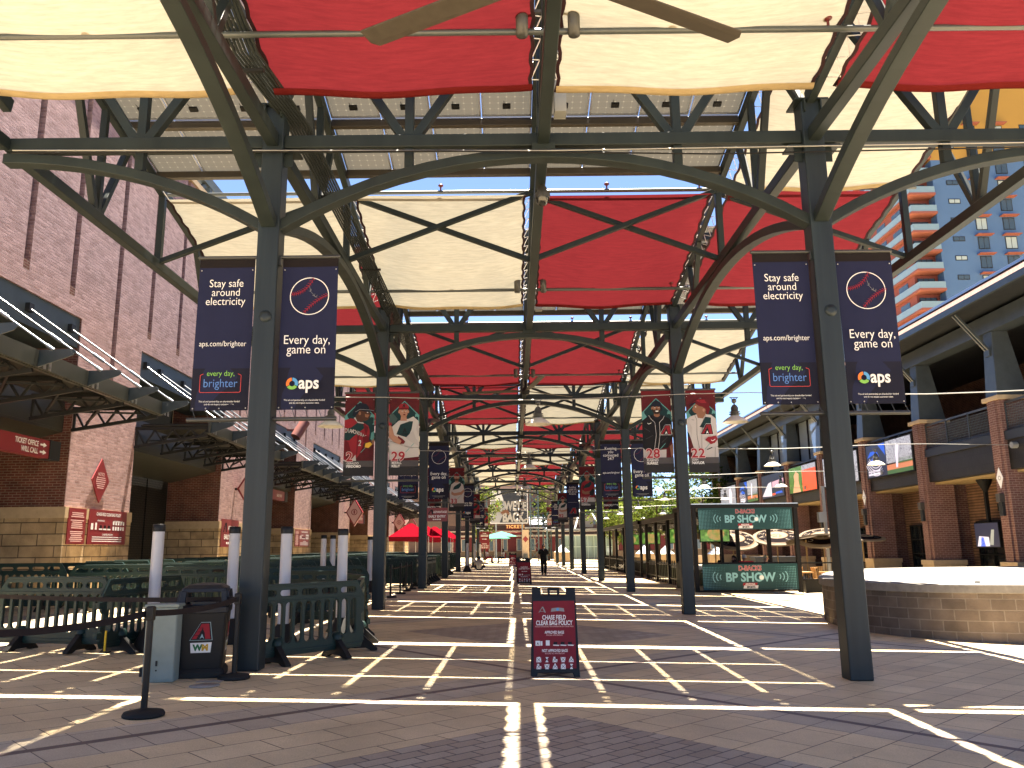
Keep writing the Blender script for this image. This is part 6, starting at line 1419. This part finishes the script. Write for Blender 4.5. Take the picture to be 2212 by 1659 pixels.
# taller buildings behind
t = thing('far_brown_building', 'pinkish brown building behind the ticket building and billboard', 'building', (0, FY+14, 0))
m = MB(); m.cube((-24, 0, 0), (7, 14, 10.6)); m.build('wall', BRN, t); m = MB(); m.cube((3.2, -.1, 8.0), (5.2, 0, 8.9)); m.cube((-20, -.1, 11), (6, 0, 11.1)); m.build('opening', BLACK, t); m = MB(); m.cube((-24, -.2, 10.6), (7, 14, 11.4)); m.build('parapet', mat('far_pink_band', (.34, .24, .2), .8), t)
m = MB(); m.cube((-24, 1, 11.4), (7, 14, 15)); m.build('upper_storey', mat('far_grey_upper', (.27, .235, .225), .8, noise=.15, nscale=.3), t)
m = MB(); m.prism([(2.6, -6, 5.0), (6.2, -6, 5.0), (6.2, 0, 6.6), (2.6, 0, 6.6)], (0, 0, .2)); m.build('pale_roof', mat('pale_roof', (.5, .52, .55), .6), t)
t = thing('far_pale_block', 'long far flat building low behind the trees on the right', 'building', (0, 150, 0)); m = MB(); m.cube((9, 0, 0), (75, 10, 10.5)); m.build('wall', mat('far_pale_wall', (.18, .16, .145), .85, noise=.15, nscale=.4), t); m = MB()
for q in range(12): m.cube((12+q*5, -.1, 4), (15+q*5, 0, 6.4)); m.cube((12+q*5, -.1, 7.4), (15+q*5, 0, 9.4))
m.build('windows', TWN, t)
t = thing('far_left_block', 'grey far building closing the view beyond the stadium wall', 'building', (0, 132, 0)); m = MB(); m.cube((-60, 0, 0), (-24, 10, 16)); m.build('wall', BRN, t)
# billboard
t = thing('billboard', 'large grey and white billboard above the ticket building', 'billboard', (-3.1, FY-1.2, 5.1))
m = MB(); m.cube((0, 0, 0), (5.3, .3, 4.8)); m.build('frame', mat('billboard_white', (.62, .64, .67), .6), t); p = Plane((0, -.005, 0), (1, 0, 0), (0, 0, 1))
b = MB(); p.poly(b, [(1.3, .12), (5.18, .12), (5.18, 4.62), (1.45, 4.62), (1.9, 3.2), (2.2, 2.2)]); b.build('slate_area', mat('billboard_slate', (.04, .047, .06), .6), t); b = MB(); p.poly(b, [(.1, .12), (1.3, .12), (2.2, 2.2), (2.0, 3.2), (.1, 3.2)]); p.poly(b, [(.2, 2.2), (2.0, 2.2), (2.0, 3.15), (.1, 3.15)], .006); b.build('pale_area', mat('billboard_pale', (.30, .32, .35), .6), t)
b = MB(); p.text(b, "WE'RE", 3.55, 1.85, 1.75, .012, xs=.62, bold=.05); p.text(b, 'BACK.', 3.35, .30, 1.75, .012, xs=.66, bold=.05); p.text(b, 'HONDO', 4.45, 3.9, .5, .012, xs=.7, bold=.04); p.text(b, 'THE', 4.45, 4.3, .17, .012, bold=.03); b.build('lettering', mat('billboard_letter', (.36, .36, .35), .6), t)
b = MB(); p.poly(b, [(1.4, 1.5), (1.9, 1.9), (2.5, 1.9), (2.75, 1.4), (2.6, 1.1), (2.2, 1.5), (1.7, 1.2)], .02); b.build('horse_print', mat('billboard_brown', (.16, .08, .05), .6), t); b = MB(); p.ell(b, 1.0, 2.55, .22, .26, lift=.02); b.build('rider_head', SKINL, t); b = MB(); p.poly(b, [(.75, 2.75), (1.35, 2.65), (1.15, 2.95), (.85, 2.95)], .025); b.build('rider_hat', HAIR, t); b = MB(); p.poly(b, [(.5, 1.5), (1.4, 1.6), (1.3, 2.2), (.8, 2.3)], .02); b.build('rider_coat', mat('billboard_olive', (.22, .22, .16), .6), t)
for x in (.8, 4.5): m = MB(); m.bar((x, .5, -5), (x, .5, 4.4), .2, .2); m.build('post', DUSK, t)
# lattice towers
LAT = mat('lattice_blue_grey', (.10, .155, .175), .5)
def lattice(x, y, lab, h=10.2, w=1.0):
    t = thing('lattice_tower', lab, 'tower', (x, y, g0)); m = MB()
    for sx in (-1, 1):
        for sy in (-1, 1): m.bar((sx*w/2, sy*w/2, 0), (sx*w/2, sy*w/2, h), .14, .14)
    m.build('legs', LAT, t); m = MB(); n = int(h/1.1)
    for k in range(n):
        for s in (-1, 1): m.bar((-w/2, s*w/2, k*h/n), (w/2, s*w/2, (k+1)*h/n), .06, .06); m.bar((w/2, s*w/2, k*h/n), (-w/2, s*w/2, (k+1)*h/n), .06, .06)
    m.build('lattice', LAT, t); m = MB(); m.box((0, 0, 3.9), (2.4, 1.6, .12)); m.box((0, 0, 5.0), (2.2, 1.5, .1)); m.build('ledge', GALV, t)
lattice(-3.7, 104, 'blue grey lattice tower left of the billboard'); lattice(2.75, 104, 'blue grey lattice tower right of the billboard'); lattice(4.4, 106, 'second blue grey lattice tower right of the billboard', 5.6)
# glass pavilion with pyramid roof
GPV = mat('pavilion_glass', (.22, .30, .27), .08, 0, .8); FRM = mat('pavilion_frame', (.42, .55, .47), .4)
t = thing('glass_pavilion', 'glass pavilion with an open pyramid roof of white beams', 'pavilion', (9.0, 100, g0)); m = MB(); m.cube((-2.9, 0, .25), (2.9, 5.5, 2.75)); m.build('glass', GPV, t); m = MB()
for q in range(9): x = -2.9+q*.725; m.bar((x, -.05, 0), (x, -.05, 2.8), .06, .06)
for z in (.15, 1.5, 2.8): m.bar((-2.9, -.06, z), (2.9, -.06, z), .08, .08)
m.build('frame', FRM, t); m = MB(); m.cube((-5.2, -1.5, 3.45), (4.6, 7, 3.6)); m.build('roof_ring', GALV, t); m = MB()
for a in ((-5, -1.4), (4.4, -1.4), (-5, 6.8), (4.4, 6.8), (-1.6, -1.4), (1.4, -1.4)): m.bar((a[0], a[1], 3.6), (-.2, 2.7, 7.4), .16, .16)
m.build('roof_beam', mat('pale_beam', (.5, .58, .55), .5), t); m = MB()
for x in (-4.9, 4.3): m.bar((x, -1.3, 0), (x, -1.3, 3.5), .18, .18)
m.build('column', LAT, t); m = MB(); m.box((0, 1.5, 4.4), (1.6, .8, 1.1)); m.build('roof_unit', mat('roof_unit', (.5, .42, .33), .7), t)
# low skylight boxes and planters at the far right
for q, (x, y) in enumerate(((5.4, 92), (13.2, 84), (15.3, 84), (19.5, 80), (22.0, 82))):
    t = thing('skylight_box', 'tan box with a small white glass pyramid in the far plaza, %s from the left' % ORD[q+1], 'skylight', (x, y, gz(x, y)), 0, 'skylight boxes'); m = MB(); m.box((0, 0, .5), (1.7, 1.7, 1.2)); m.build('box', mat('skylight_tan', (.36, .27, .17), .8), t); m = MB(); m.add([(-.8, -.8, 1.1), (.8, -.8, 1.1), (.8, .8, 1.1), (-.8, .8, 1.1), (0, 0, 1.9)], [(0, 1, 4), (1, 2, 4), (2, 3, 4), (3, 0, 4)]); m.build('glass_pyramid', mat('skylight_glass', (.6, .62, .62), .2), t)
m = MB(); m.cube((10, 88, -.2), (30, 89, .75)); tag(m.build('low_wall', mat('low_wall_tan', (.42, .33, .24), .85)), 'low tan wall beyond the far pergola', 'wall')
# tents
TNT = fabric_mat('tent_red', (.24, .006, .016), (.09, .003, .007), .4); TNS = fabric_mat('tent_side', (.26, .015, .03), (.10, .005, .01), .4); PLG = mat('tent_leg', (.5, .5, .5), .4, .5)
for q, (x, y) in enumerate(((-9.0, 74), (-8.4, 80), (-8.0, 86), (-7.6, 92))):
    t = thing('canopy_tent', 'red pop up tent before the stadium wall, %s from the camera' % ORD[q+1], 'tent', (x, y, gz(x, y)), 0, 'red tents along the stadium wall'); s = 1.75
    m = MB(); m.add([(-s, -s, 2.3), (s, -s, 2.3), (s, s, 2.3), (-s, s, 2.3), (-.15, 0, 3.5), (.15, 0, 3.5)], [(0, 1, 5, 4), (1, 2, 5), (2, 3, 4, 5), (3, 0, 4)]); m.build('roof', TNT, t, fix=False)
    m = MB(); c = [(-s, -s), (s, -s), (s, s), (-s, s)]
    for k in range(4): a, b = c[k], c[(k+1) % 4]; m.quad((a[0], a[1], 1.95), (b[0], b[1], 1.95), (b[0], b[1], 2.3), (a[0], a[1], 2.3))
    m.build('valance', TNS, t, fix=False)
    for a in c: m = MB(); m.bar((a[0], a[1], 0), (a[0], a[1], 2.3), .05, .05); m.build('leg', PLG, t)
# mint umbrellas
MNT = fabric_mat('mint_cloth', (.12, .38, .32), (.05, .16, .13), .4)
for q, (x, y, z) in enumerate(((-1.9, 88, 2.45), (-1.2, 91, 2.7))):
    t = thing('mint_umbrella', 'mint green umbrella over the seated pair, %s one' % ('nearer' if q == 0 else 'farther'), 'umbrella', (x, y, gz(x, y))); m = MB(); m.lathe([(1.7, z-.05), (.9, z+.25), (.02, z+.5)], n=8, smooth=False); m.build('canopy', MNT, t, fix=False); m = MB(); m.bar((0, 0, 0), (0, 0, z+.4), .05, .05); m.build('pole', PLG, t)
# ---- trees: tapered trunk, limbs, leaf clumps
BARK = mat('bark', (.09, .065, .045), .9, noise=.3, nscale=9)
def leaf_mat(nm, c, tc):
    m = fabric_mat(nm, c, tc, .4); return m
LF = [leaf_mat('leaf_green', (.085, .13, .03), (.14, .2, .03)), leaf_mat('leaf_yellow_green', (.15, .2, .045), (.24, .3, .05)), leaf_mat('leaf_dark', (.035, .06, .016), (.06, .09, .015))]
def tree(x, y, h, cr, lab, kind, seed, trunk=None, nleaf=2600, ls=.16, base=None):
    rnd = random.Random(seed); t = thing('plaza_tree', lab, 'tree', (x, y, gz(x, y) if base is None else base), 0, 'trees at the far end of the plaza')
    tr = trunk or h*.42; m = MB(); m.tube([(0, 0, -.2), (.05, .03, tr*.5), (.02, 0, tr), (.05, .05, h*.75)], [.2*h/8, .15*h/8, .12*h/8, .03], 8); tips = []
    for k in range(9):
        a = rnd.random()*6.28; e = rnd.uniform(.35, 1.1); L = cr*rnd.uniform(.6, .95); z0 = tr*rnd.uniform(.75, 1.2); p0 = Vector((0, 0, z0)); p2 = p0+Vector((math.cos(a)*math.cos(e), math.sin(a)*math.cos(e), math.sin(e)))*L; pm = p0.lerp(p2, .5)+Vector((0, 0, -.1*L)); m.tube([p0, pm, p2], [.07*h/8, .045*h/8, .015], 6); tips += [pm, p2]
    m.build('trunk', BARK, t)
    cl = []
    for k in range(34):
        a = rnd.random()*6.28; u = rnd.uniform(-.75, 1); rr = math.sqrt(max(0, 1-u*u))*rnd.uniform(.35, 1.0); c = Vector((math.cos(a)*rr*cr, math.sin(a)*rr*cr, (h-cr*.85)+u*cr*.85)); cl.append((c, cr*rnd.uniform(.18, .36)))
    cl += [(p, cr*.25) for p in tips]
    for li, share in ((kind, .6), ((kind+1) % 3, .25), (2, .15)):
        m = MB()
        for k in range(int(nleaf*share)):
            c, r = cl[rnd.randrange(len(cl))]; d = Vector((rnd.gauss(0, 1), rnd.gauss(0, 1), rnd.gauss(0, 1))); d = d.normalized()*r*rnd.random()**.4; p = c+d; a = Vector((rnd.gauss(0, 1), rnd.gauss(0, 1), rnd.gauss(0, .6))).normalized(); b = a.cross(Vector((rnd.gauss(0, 1), rnd.gauss(0, 1), rnd.gauss(0, 1)))).normalized(); s = ls*rnd.uniform(.7, 1.5)
            m.add([p-a*s, p-b*s*.45, p+a*s, p+b*s*.45], [(0, 1, 2, 3)])
        m.build('crown', LF[li], t, fix=False)
tree(-3.3, 98, 8.0, 2.4, 'bright green tree left of the billboard', 1, 3, 2.6, 2600, .13)
tree(4.6, 108, 10.5, 2.9, 'pale green tree right of the billboard', 1, 5, 4.5, 2600, .15)
tree(13.2, 76, 9.3, 3.6, 'leafy tree rising behind the far pergola', 0, 8, 3.4, 4200, .14); tree(16.5, 72, 9.0, 3.3, 'dense dark tree behind the far pergola, right of the leafy one', 2, 11, 3.2, 4200, .14); tree(10.6, 88, 8.4, 3.0, 'yellow green tree behind the glass pavilion side', 1, 14, 3.0, 3200, .14); tree(19.0, 83, 9.6, 3.2, 'thin crowned tree beside the restaurant end', 1, 17, 3.6, 2600, .15); tree(14.0, 100, 9.0, 3.2, 'far bushy tree behind the pergolas', 0, 21, 3.0, 2600, .16)
# ============================================================ people
SKN = mat('skin', (.42, .23, .16), .6); SKT = mat('skin_shaded', (.30, .16, .11), .6); CBLK = mat('cloth_black', (.012, .012, .013), .85); CGRY = mat('cloth_grey', (.34, .33, .32), .85, noise=.1); CWHT = mat('cloth_white', (.60, .57, .56), .85); CNAV = mat('cloth_navy', (.03, .035, .06), .85); CRED = mat('cloth_red', (.36, .03, .04), .8); HGR = mat('hair_grey', (.32, .28, .24), .8); HDK = mat('hair_dark', (.018, .013, .012), .7); HBL = mat('hair_blonde', (.55, .42, .24), .8); SHO = mat('shoe_black', (.012, .011, .011), .6)
def skin(name, nodes, edges, mt, parent, levels=2):
    """nodes: list of (x, y, z, r); edges between them; first node is the root"""
    me = bpy.data.meshes.new(name); me.from_pydata([n[:3] for n in nodes], edges, []); me.materials.append(mt); o = bpy.data.objects.new(name, me); COL.objects.link(o)
    if parent: o.parent = parent
    o.modifiers.new('skin', 'SKIN').use_smooth_shade = True
    sv = me.skin_vertices[0].data if me.skin_vertices else None
    if sv is None:
        bm = bmesh.new(); bm.from_mesh(me); bm.verts.layers.skin.verify(); bm.to_mesh(me); bm.free(); sv = me.skin_vertices[0].data
    for k, n in enumerate(nodes): r = n[3]; sv[k].radius = r if isinstance(r, tuple) else (r, r)
    sv[0].use_root = True
    s = o.modifiers.new('sub', 'SUBSURF'); s.levels = s.render_levels = levels
    return o
def person(lab, loc, rz, J, shirt, trousers, hair, skinm=SKN, hair_style='short', short_trousers=False, extra=None):
    """J: joints by name (front is -y): pelvis chest neck head, l/r shoulder elbow wrist, hip knee ankle toe"""
    t = thing('person', lab, 'person', loc, R(rz), None)
    V3 = lambda k: Vector(J[k]); nodes = []; idx = {}; edges = []
    def add(k, p, r, frm=None):
        idx[k] = len(nodes); nodes.append((*p, r))
        if frm is not None: edges.append((idx[frm], idx[k]))
    add('pelvis', V3('pelvis'), (.145, .10)); add('waist', V3('pelvis').lerp(V3('chest'), .45), (.13, .10), 'pelvis'); add('chest', V3('chest'), (.155, .11), 'waist'); add('neck', V3('neck'), .055, 'chest')
    h = V3('head'); nk = V3('neck'); d = (h-nk).normalized()
    add('jaw', h-d*.07, (.060, .065), 'neck'); add('head', h+d*.01, (.078, .095), 'jaw'); add('crown', h+d*.085, (.068, .085), 'head')
    for s in 'lr':
        add(s+'sh', V3(s+'sh'), .062, 'chest'); add(s+'el', V3(s+'el'), .043, s+'sh'); add(s+'wr', V3(s+'wr'), .029, s+'el'); a = (V3(s+'wr')-V3(s+'el')).normalized(); add(s+'palm', V3(s+'wr')+a*.075, (.036, .018), s+'wr')
        side = Vector((1 if s == 'l' else -1, 0, 0)); fwd = Vector((0, -1, 0)); pal = V3(s+'wr')+a*.075
        for q, (off, L) in enumerate(((-.026, .07), (-.009, .085), (.009, .08), (.026, .062))):
            b0 = pal+fwd*off+a*.035; add('%sf%d' % (s, q), b0, .009, s+'palm'); add('%sg%d' % (s, q), b0+(a*.75-side*.25).normalized()*L, .007, '%sf%d' % (s, q))
        add(s+'th', pal+fwd*.045+a*.01, .010, s+'palm'); add(s+'tt', pal+fwd*.06+a*.05, .008, s+'th')
        add(s+'hip', V3(s+'hip'), .095, 'pelvis'); add(s+'kn', V3(s+'kn'), .060, s+'hip'); add(s+'an', V3(s+'an'), .040, s+'kn'); add(s+'toe', V3(s+'toe'), (.045, .028), s+'an')
    skin('body', nodes, edges, skinm, t)
    # clothes follow the same joints, a little wider
    def cloth(nm, mt, chain, grow, root):
        nn = []; ee = []; ix = {}
        for k, frm, r in chain:
            ix[k] = len(nn); p = J[k] if k in J else nodes[idx[k]][:3]; nn.append((*p, r if isinstance(r, tuple) else (r, r)))
            if frm: ee.append((ix[frm], ix[k]))
        skin(nm, nn, ee, mt, t)
    J2 = dict(J); 
    for s in 'lr':
        J[s+'mid'] = tuple(V3(s+'sh').lerp(V3(s+'el'), .85)); J[s+'cuf'] = tuple(V3(s+'kn').lerp(V3(s+'an'), .97 if not short_trousers else .05))
    J['hem'] = tuple(V3('pelvis').lerp(V3('chest'), -.12)); J['col'] = tuple(V3('chest').lerp(V3('neck'), .75)); J['waist2'] = tuple(V3('pelvis').lerp(V3('chest'), .4))
    cloth('shirt', shirt, [('waist2', None, (.195, .15)), ('hem', 'waist2', (.195, .15)), ('chest', 'waist2', (.215, .15)), ('col', 'chest', .085), ('lsh', 'chest', .10), ('lmid', 'lsh', .085), ('rsh', 'chest', .10), ('rmid', 'rsh', .085)], 0, 'waist2')
    cloth('trousers', trousers, [('pelvis', None, (.158, .115)), ('lhip', 'pelvis', .118), ('lkn', 'lhip', .092), ('lcuf', 'lkn', .08), ('rhip', 'pelvis', .118), ('rkn', 'rhip', .092), ('rcuf', 'rkn', .08)], 0, 'pelvis')
    for s in 'lr':
        a, b = V3(s+'an'), V3(s+'toe'); skin('shoe', [(*(a+Vector((0, .03, -.03))), .066), (*a.lerp(b, .5), .064), (*b, (.062, .048))], [(0, 1), (1, 2)], SHO, t, 1)
    # hair and face
    f = Vector((0, -1, 0)); hd = h+d*.03
    m = MB(); m.grid(lambda u, v: tuple(hd+Vector((.088*math.sin(v*1.6)*math.cos(u*6.283), .105*math.sin(v*1.6)*math.sin(u*6.283)+.03, .118*math.cos(v*1.75)+.0+(.05 if math.sin(u*6.283) < -.3 else 0)*v))), 20, 8)
    if hair_style == 'long': m.lathe([(.085, .05), (.1, -.08), (.09, -.24), (.02, -.30)], tuple(hd+Vector((0, .05, 0))), 14)
    if hair_style == 'cap' or hair_style == 'hat': m.lathe([(.14 if hair_style == 'hat' else .1, .0), (.105, .02), (.1, .08), (.06, .13), (.001, .14)], tuple(hd), 16)
    if hair_style == 'cap': m.prism([tuple(hd+Vector((-.08, -.08, .02))), tuple(hd+Vector((.08, -.08, .02))), tuple(hd+Vector((.06, -.19, .01))), tuple(hd+Vector((-.06, -.19, .01)))], (0, 0, .012))
    m.build('hair' if hair_style in ('short', 'long') else 'hat', hair, t)
    m = MB()
    for s in (-1, 1): m.ball(h+Vector((s*.032, -.088, .02)), .011, 5)
    m.box(tuple(h+Vector((0, -.09, -.055))), (.045, .012, .010)); m.build('eyes_and_mouth', HDK, t); m = MB(); m.ball(h+Vector((0, -.098, -.012)), .017, 5); 
    for s in (-1, 1): m.ball(h+Vector((s*.082, 0, 0)), .022, 5)
    m.build('nose_and_ears', skinm, t)
    return t
def standing(step=0.0, arm=0.1):
    return dict(pelvis=(0, 0, .93), chest=(0, -.01, 1.30), neck=(0, 0, 1.47), head=(0, -.02, 1.60), lsh=(.19, 0, 1.38), rsh=(-.19, 0, 1.38), lel=(.27, arm*.6, 1.12), rel=(-.27, -arm*.6, 1.12), lwr=(.29, arm*1.0-.05, .89), rwr=(-.29, -arm*1.2-.04, .90), lhip=(.09, 0, .88), rhip=(-.09, 0, .88), lkn=(.10, -step*.5-.03, .49), rkn=(-.07, step*.25, .48), lan=(.07, -step*.7, .09), ran=(-.05, step*.9, .13), ltoe=(.075, -step*.7-.17, .035), rtoe=(-.05, step*.9-.15, .045))
def seated(lean=0, sh=.45, back=False):
    return dict(pelvis=(0, .05, sh+.12), chest=(0, .08+lean, sh+.50), neck=(0, .06+lean, sh+.67), head=(0, .02+lean, sh+.80), lsh=(.18, .08+lean, sh+.57), rsh=(-.18, .08+lean, sh+.57), lel=(.24, -.04, sh+.34), rel=(-.24, -.04, sh+.34), lwr=(.14, -.26, sh+.28), rwr=(-.12, -.27, sh+.30), lhip=(.10, 0, sh+.10), rhip=(-.10, 0, sh+.10), lkn=(.13, -.42, sh+.08), rkn=(-.13, -.42, sh+.08), lan=(.13, -.40, .10), ran=(-.13, -.36, .10), ltoe=(.13, -.58, .035), rtoe=(-.13, -.54, .035))
pm = person('grey haired person in black polo shirt and black trousers walking toward the camera', (1.80, 49.2, gz(1.8, 49.2)), 4, standing(.20, .16), CBLK, CBLK, HGR, SKT); pm.scale = (1.03, 1.03, 1.03)
m = MB(); m.box((0, 0, -.08), (.05, .02, .26)); m.build('phone_strap', CWHT).location = (1.47, 49.0, gz(1.8, 49)+.86)
o = bpy.data.objects['phone_strap']; tag(o, 'pale slip held in the hand of the walking person', 'slip')
m = MB(); m.prism([(-.03, -.14, 1.45), (.03, -.14, 1.45), (0, -.165, 1.36)], (0, .02, 0)); m.build('collar', CWHT, pm)
g = gz(-2.3, 57); 
J = dict(pelvis=(0, 0, .12), chest=(0, -.05, .50), neck=(0, -.10, .67), head=(0, -.16, .78), lsh=(.20, -.05, .58), rsh=(-.20, -.05, .58), lel=(.32, -.16, .36), rel=(-.32, -.16, .36), lwr=(.26, -.36, .30), rwr=(-.26, -.36, .30), lhip=(.11, -.04, .12), rhip=(-.11, -.04, .12), lkn=(.38, -.38, .30), rkn=(-.38, -.38, .30), lan=(.10, -.55, .09), ran=(-.10, -.52, .09), ltoe=(.0, -.62, .05), rtoe=(.02, -.60, .05))
person('person in pale grey shirt and dark hat sitting on the paving, back turned', (-2.3, 57.2, g), 180, J, CGRY, CNAV, CNAV, SKN, 'hat')
def folding_chair(x, y, rz, mt, lab):
    t = thing('folding_chair', lab, 'chair', (x, y, gz(x, y)), R(rz), 'chairs at the far end'); m = MB(); m.box((0, 0, .42), (.46, .44, .03)); m.build('seat', mt, t); m = MB(); m.box((0, .24, .72), (.46, .03, .46)); m.build('backrest', mt, t)
    for sx in (-1, 1):
        for sy in (-1, 1): m = MB(); m.bar((sx*.2, sy*.2, 0), (sx*.2, sy*.2, .9 if sy > 0 else .42), .03, .03); m.build('leg', mt, t)
folding_chair(-2.45, 82, 80, CRED, 'red folding chair under the left one of the seated pair'); folding_chair(-.95, 82.5, -80, CRED, 'red folding chair under the right one of the seated pair')
person('person with dark red hair and pale shirt seated on the left red chair', (-2.42, 82, gz(-2.4, 82)), 80, seated(.06, .42), CWHT, CRED, CRED, SKN, 'long'); person('dark haired person in pale shirt seated on the right red chair', (-.98, 82.5, gz(-1, 82.5)), -80, seated(0, .42), CWHT, CNAV, HDK, SKT, 'long')
# booth guests
gb_ = gz(9.5, 34)
for x, y, a, l, sh, hr, hs in ((8.95, 34.1, -60, 'dark haired person in black top and sunglasses seated at the left of the booth', CBLK, HDK, 'long'), (9.7, 35.2, 10, 'person in pale cap and black shirt behind the booth table', CBLK, CWHT, 'cap'), (10.4, 34.4, 75, 'blonde person in grey shirt seated at the right of the booth', CGRY, HBL, 'short'), (8.6, 35.0, -20, 'person low behind the booth banner at its left end', CNAV, HDK, 'short')):
    lift = -.18 if hs == 'short' and hr is HDK else .02
    person(l, (x, y, gb_+lift), a, seated(0, .46), sh, CNAV, hr, SKN, hs)
    m = MB(); m.box((0, 0, .40+lift), (.36, .36, .08)); m.bar((0, 0, 0), (0, 0, .40+lift), .06, .06); m.box((0, 0, .02), (.4, .4, .04)); o = m.build('bar_stool', BLK); o.location = (x, y, gb_); tag(o, 'black stool under the %s' % l.split(' seated')[0].split(' behind')[0].split(' low')[0], 'stool')
m = MB(); m.box((0, 0, 0), (.5, .3, .34)); m.box((0, 0, .19), (.52, .32, .05)); o = m.build('red_bag', CRED, None, .02); o.location = (9.15, 32.98, gb_+1.0); tag(o, 'red bag on the booth rail beside the lower banner', 'bag')
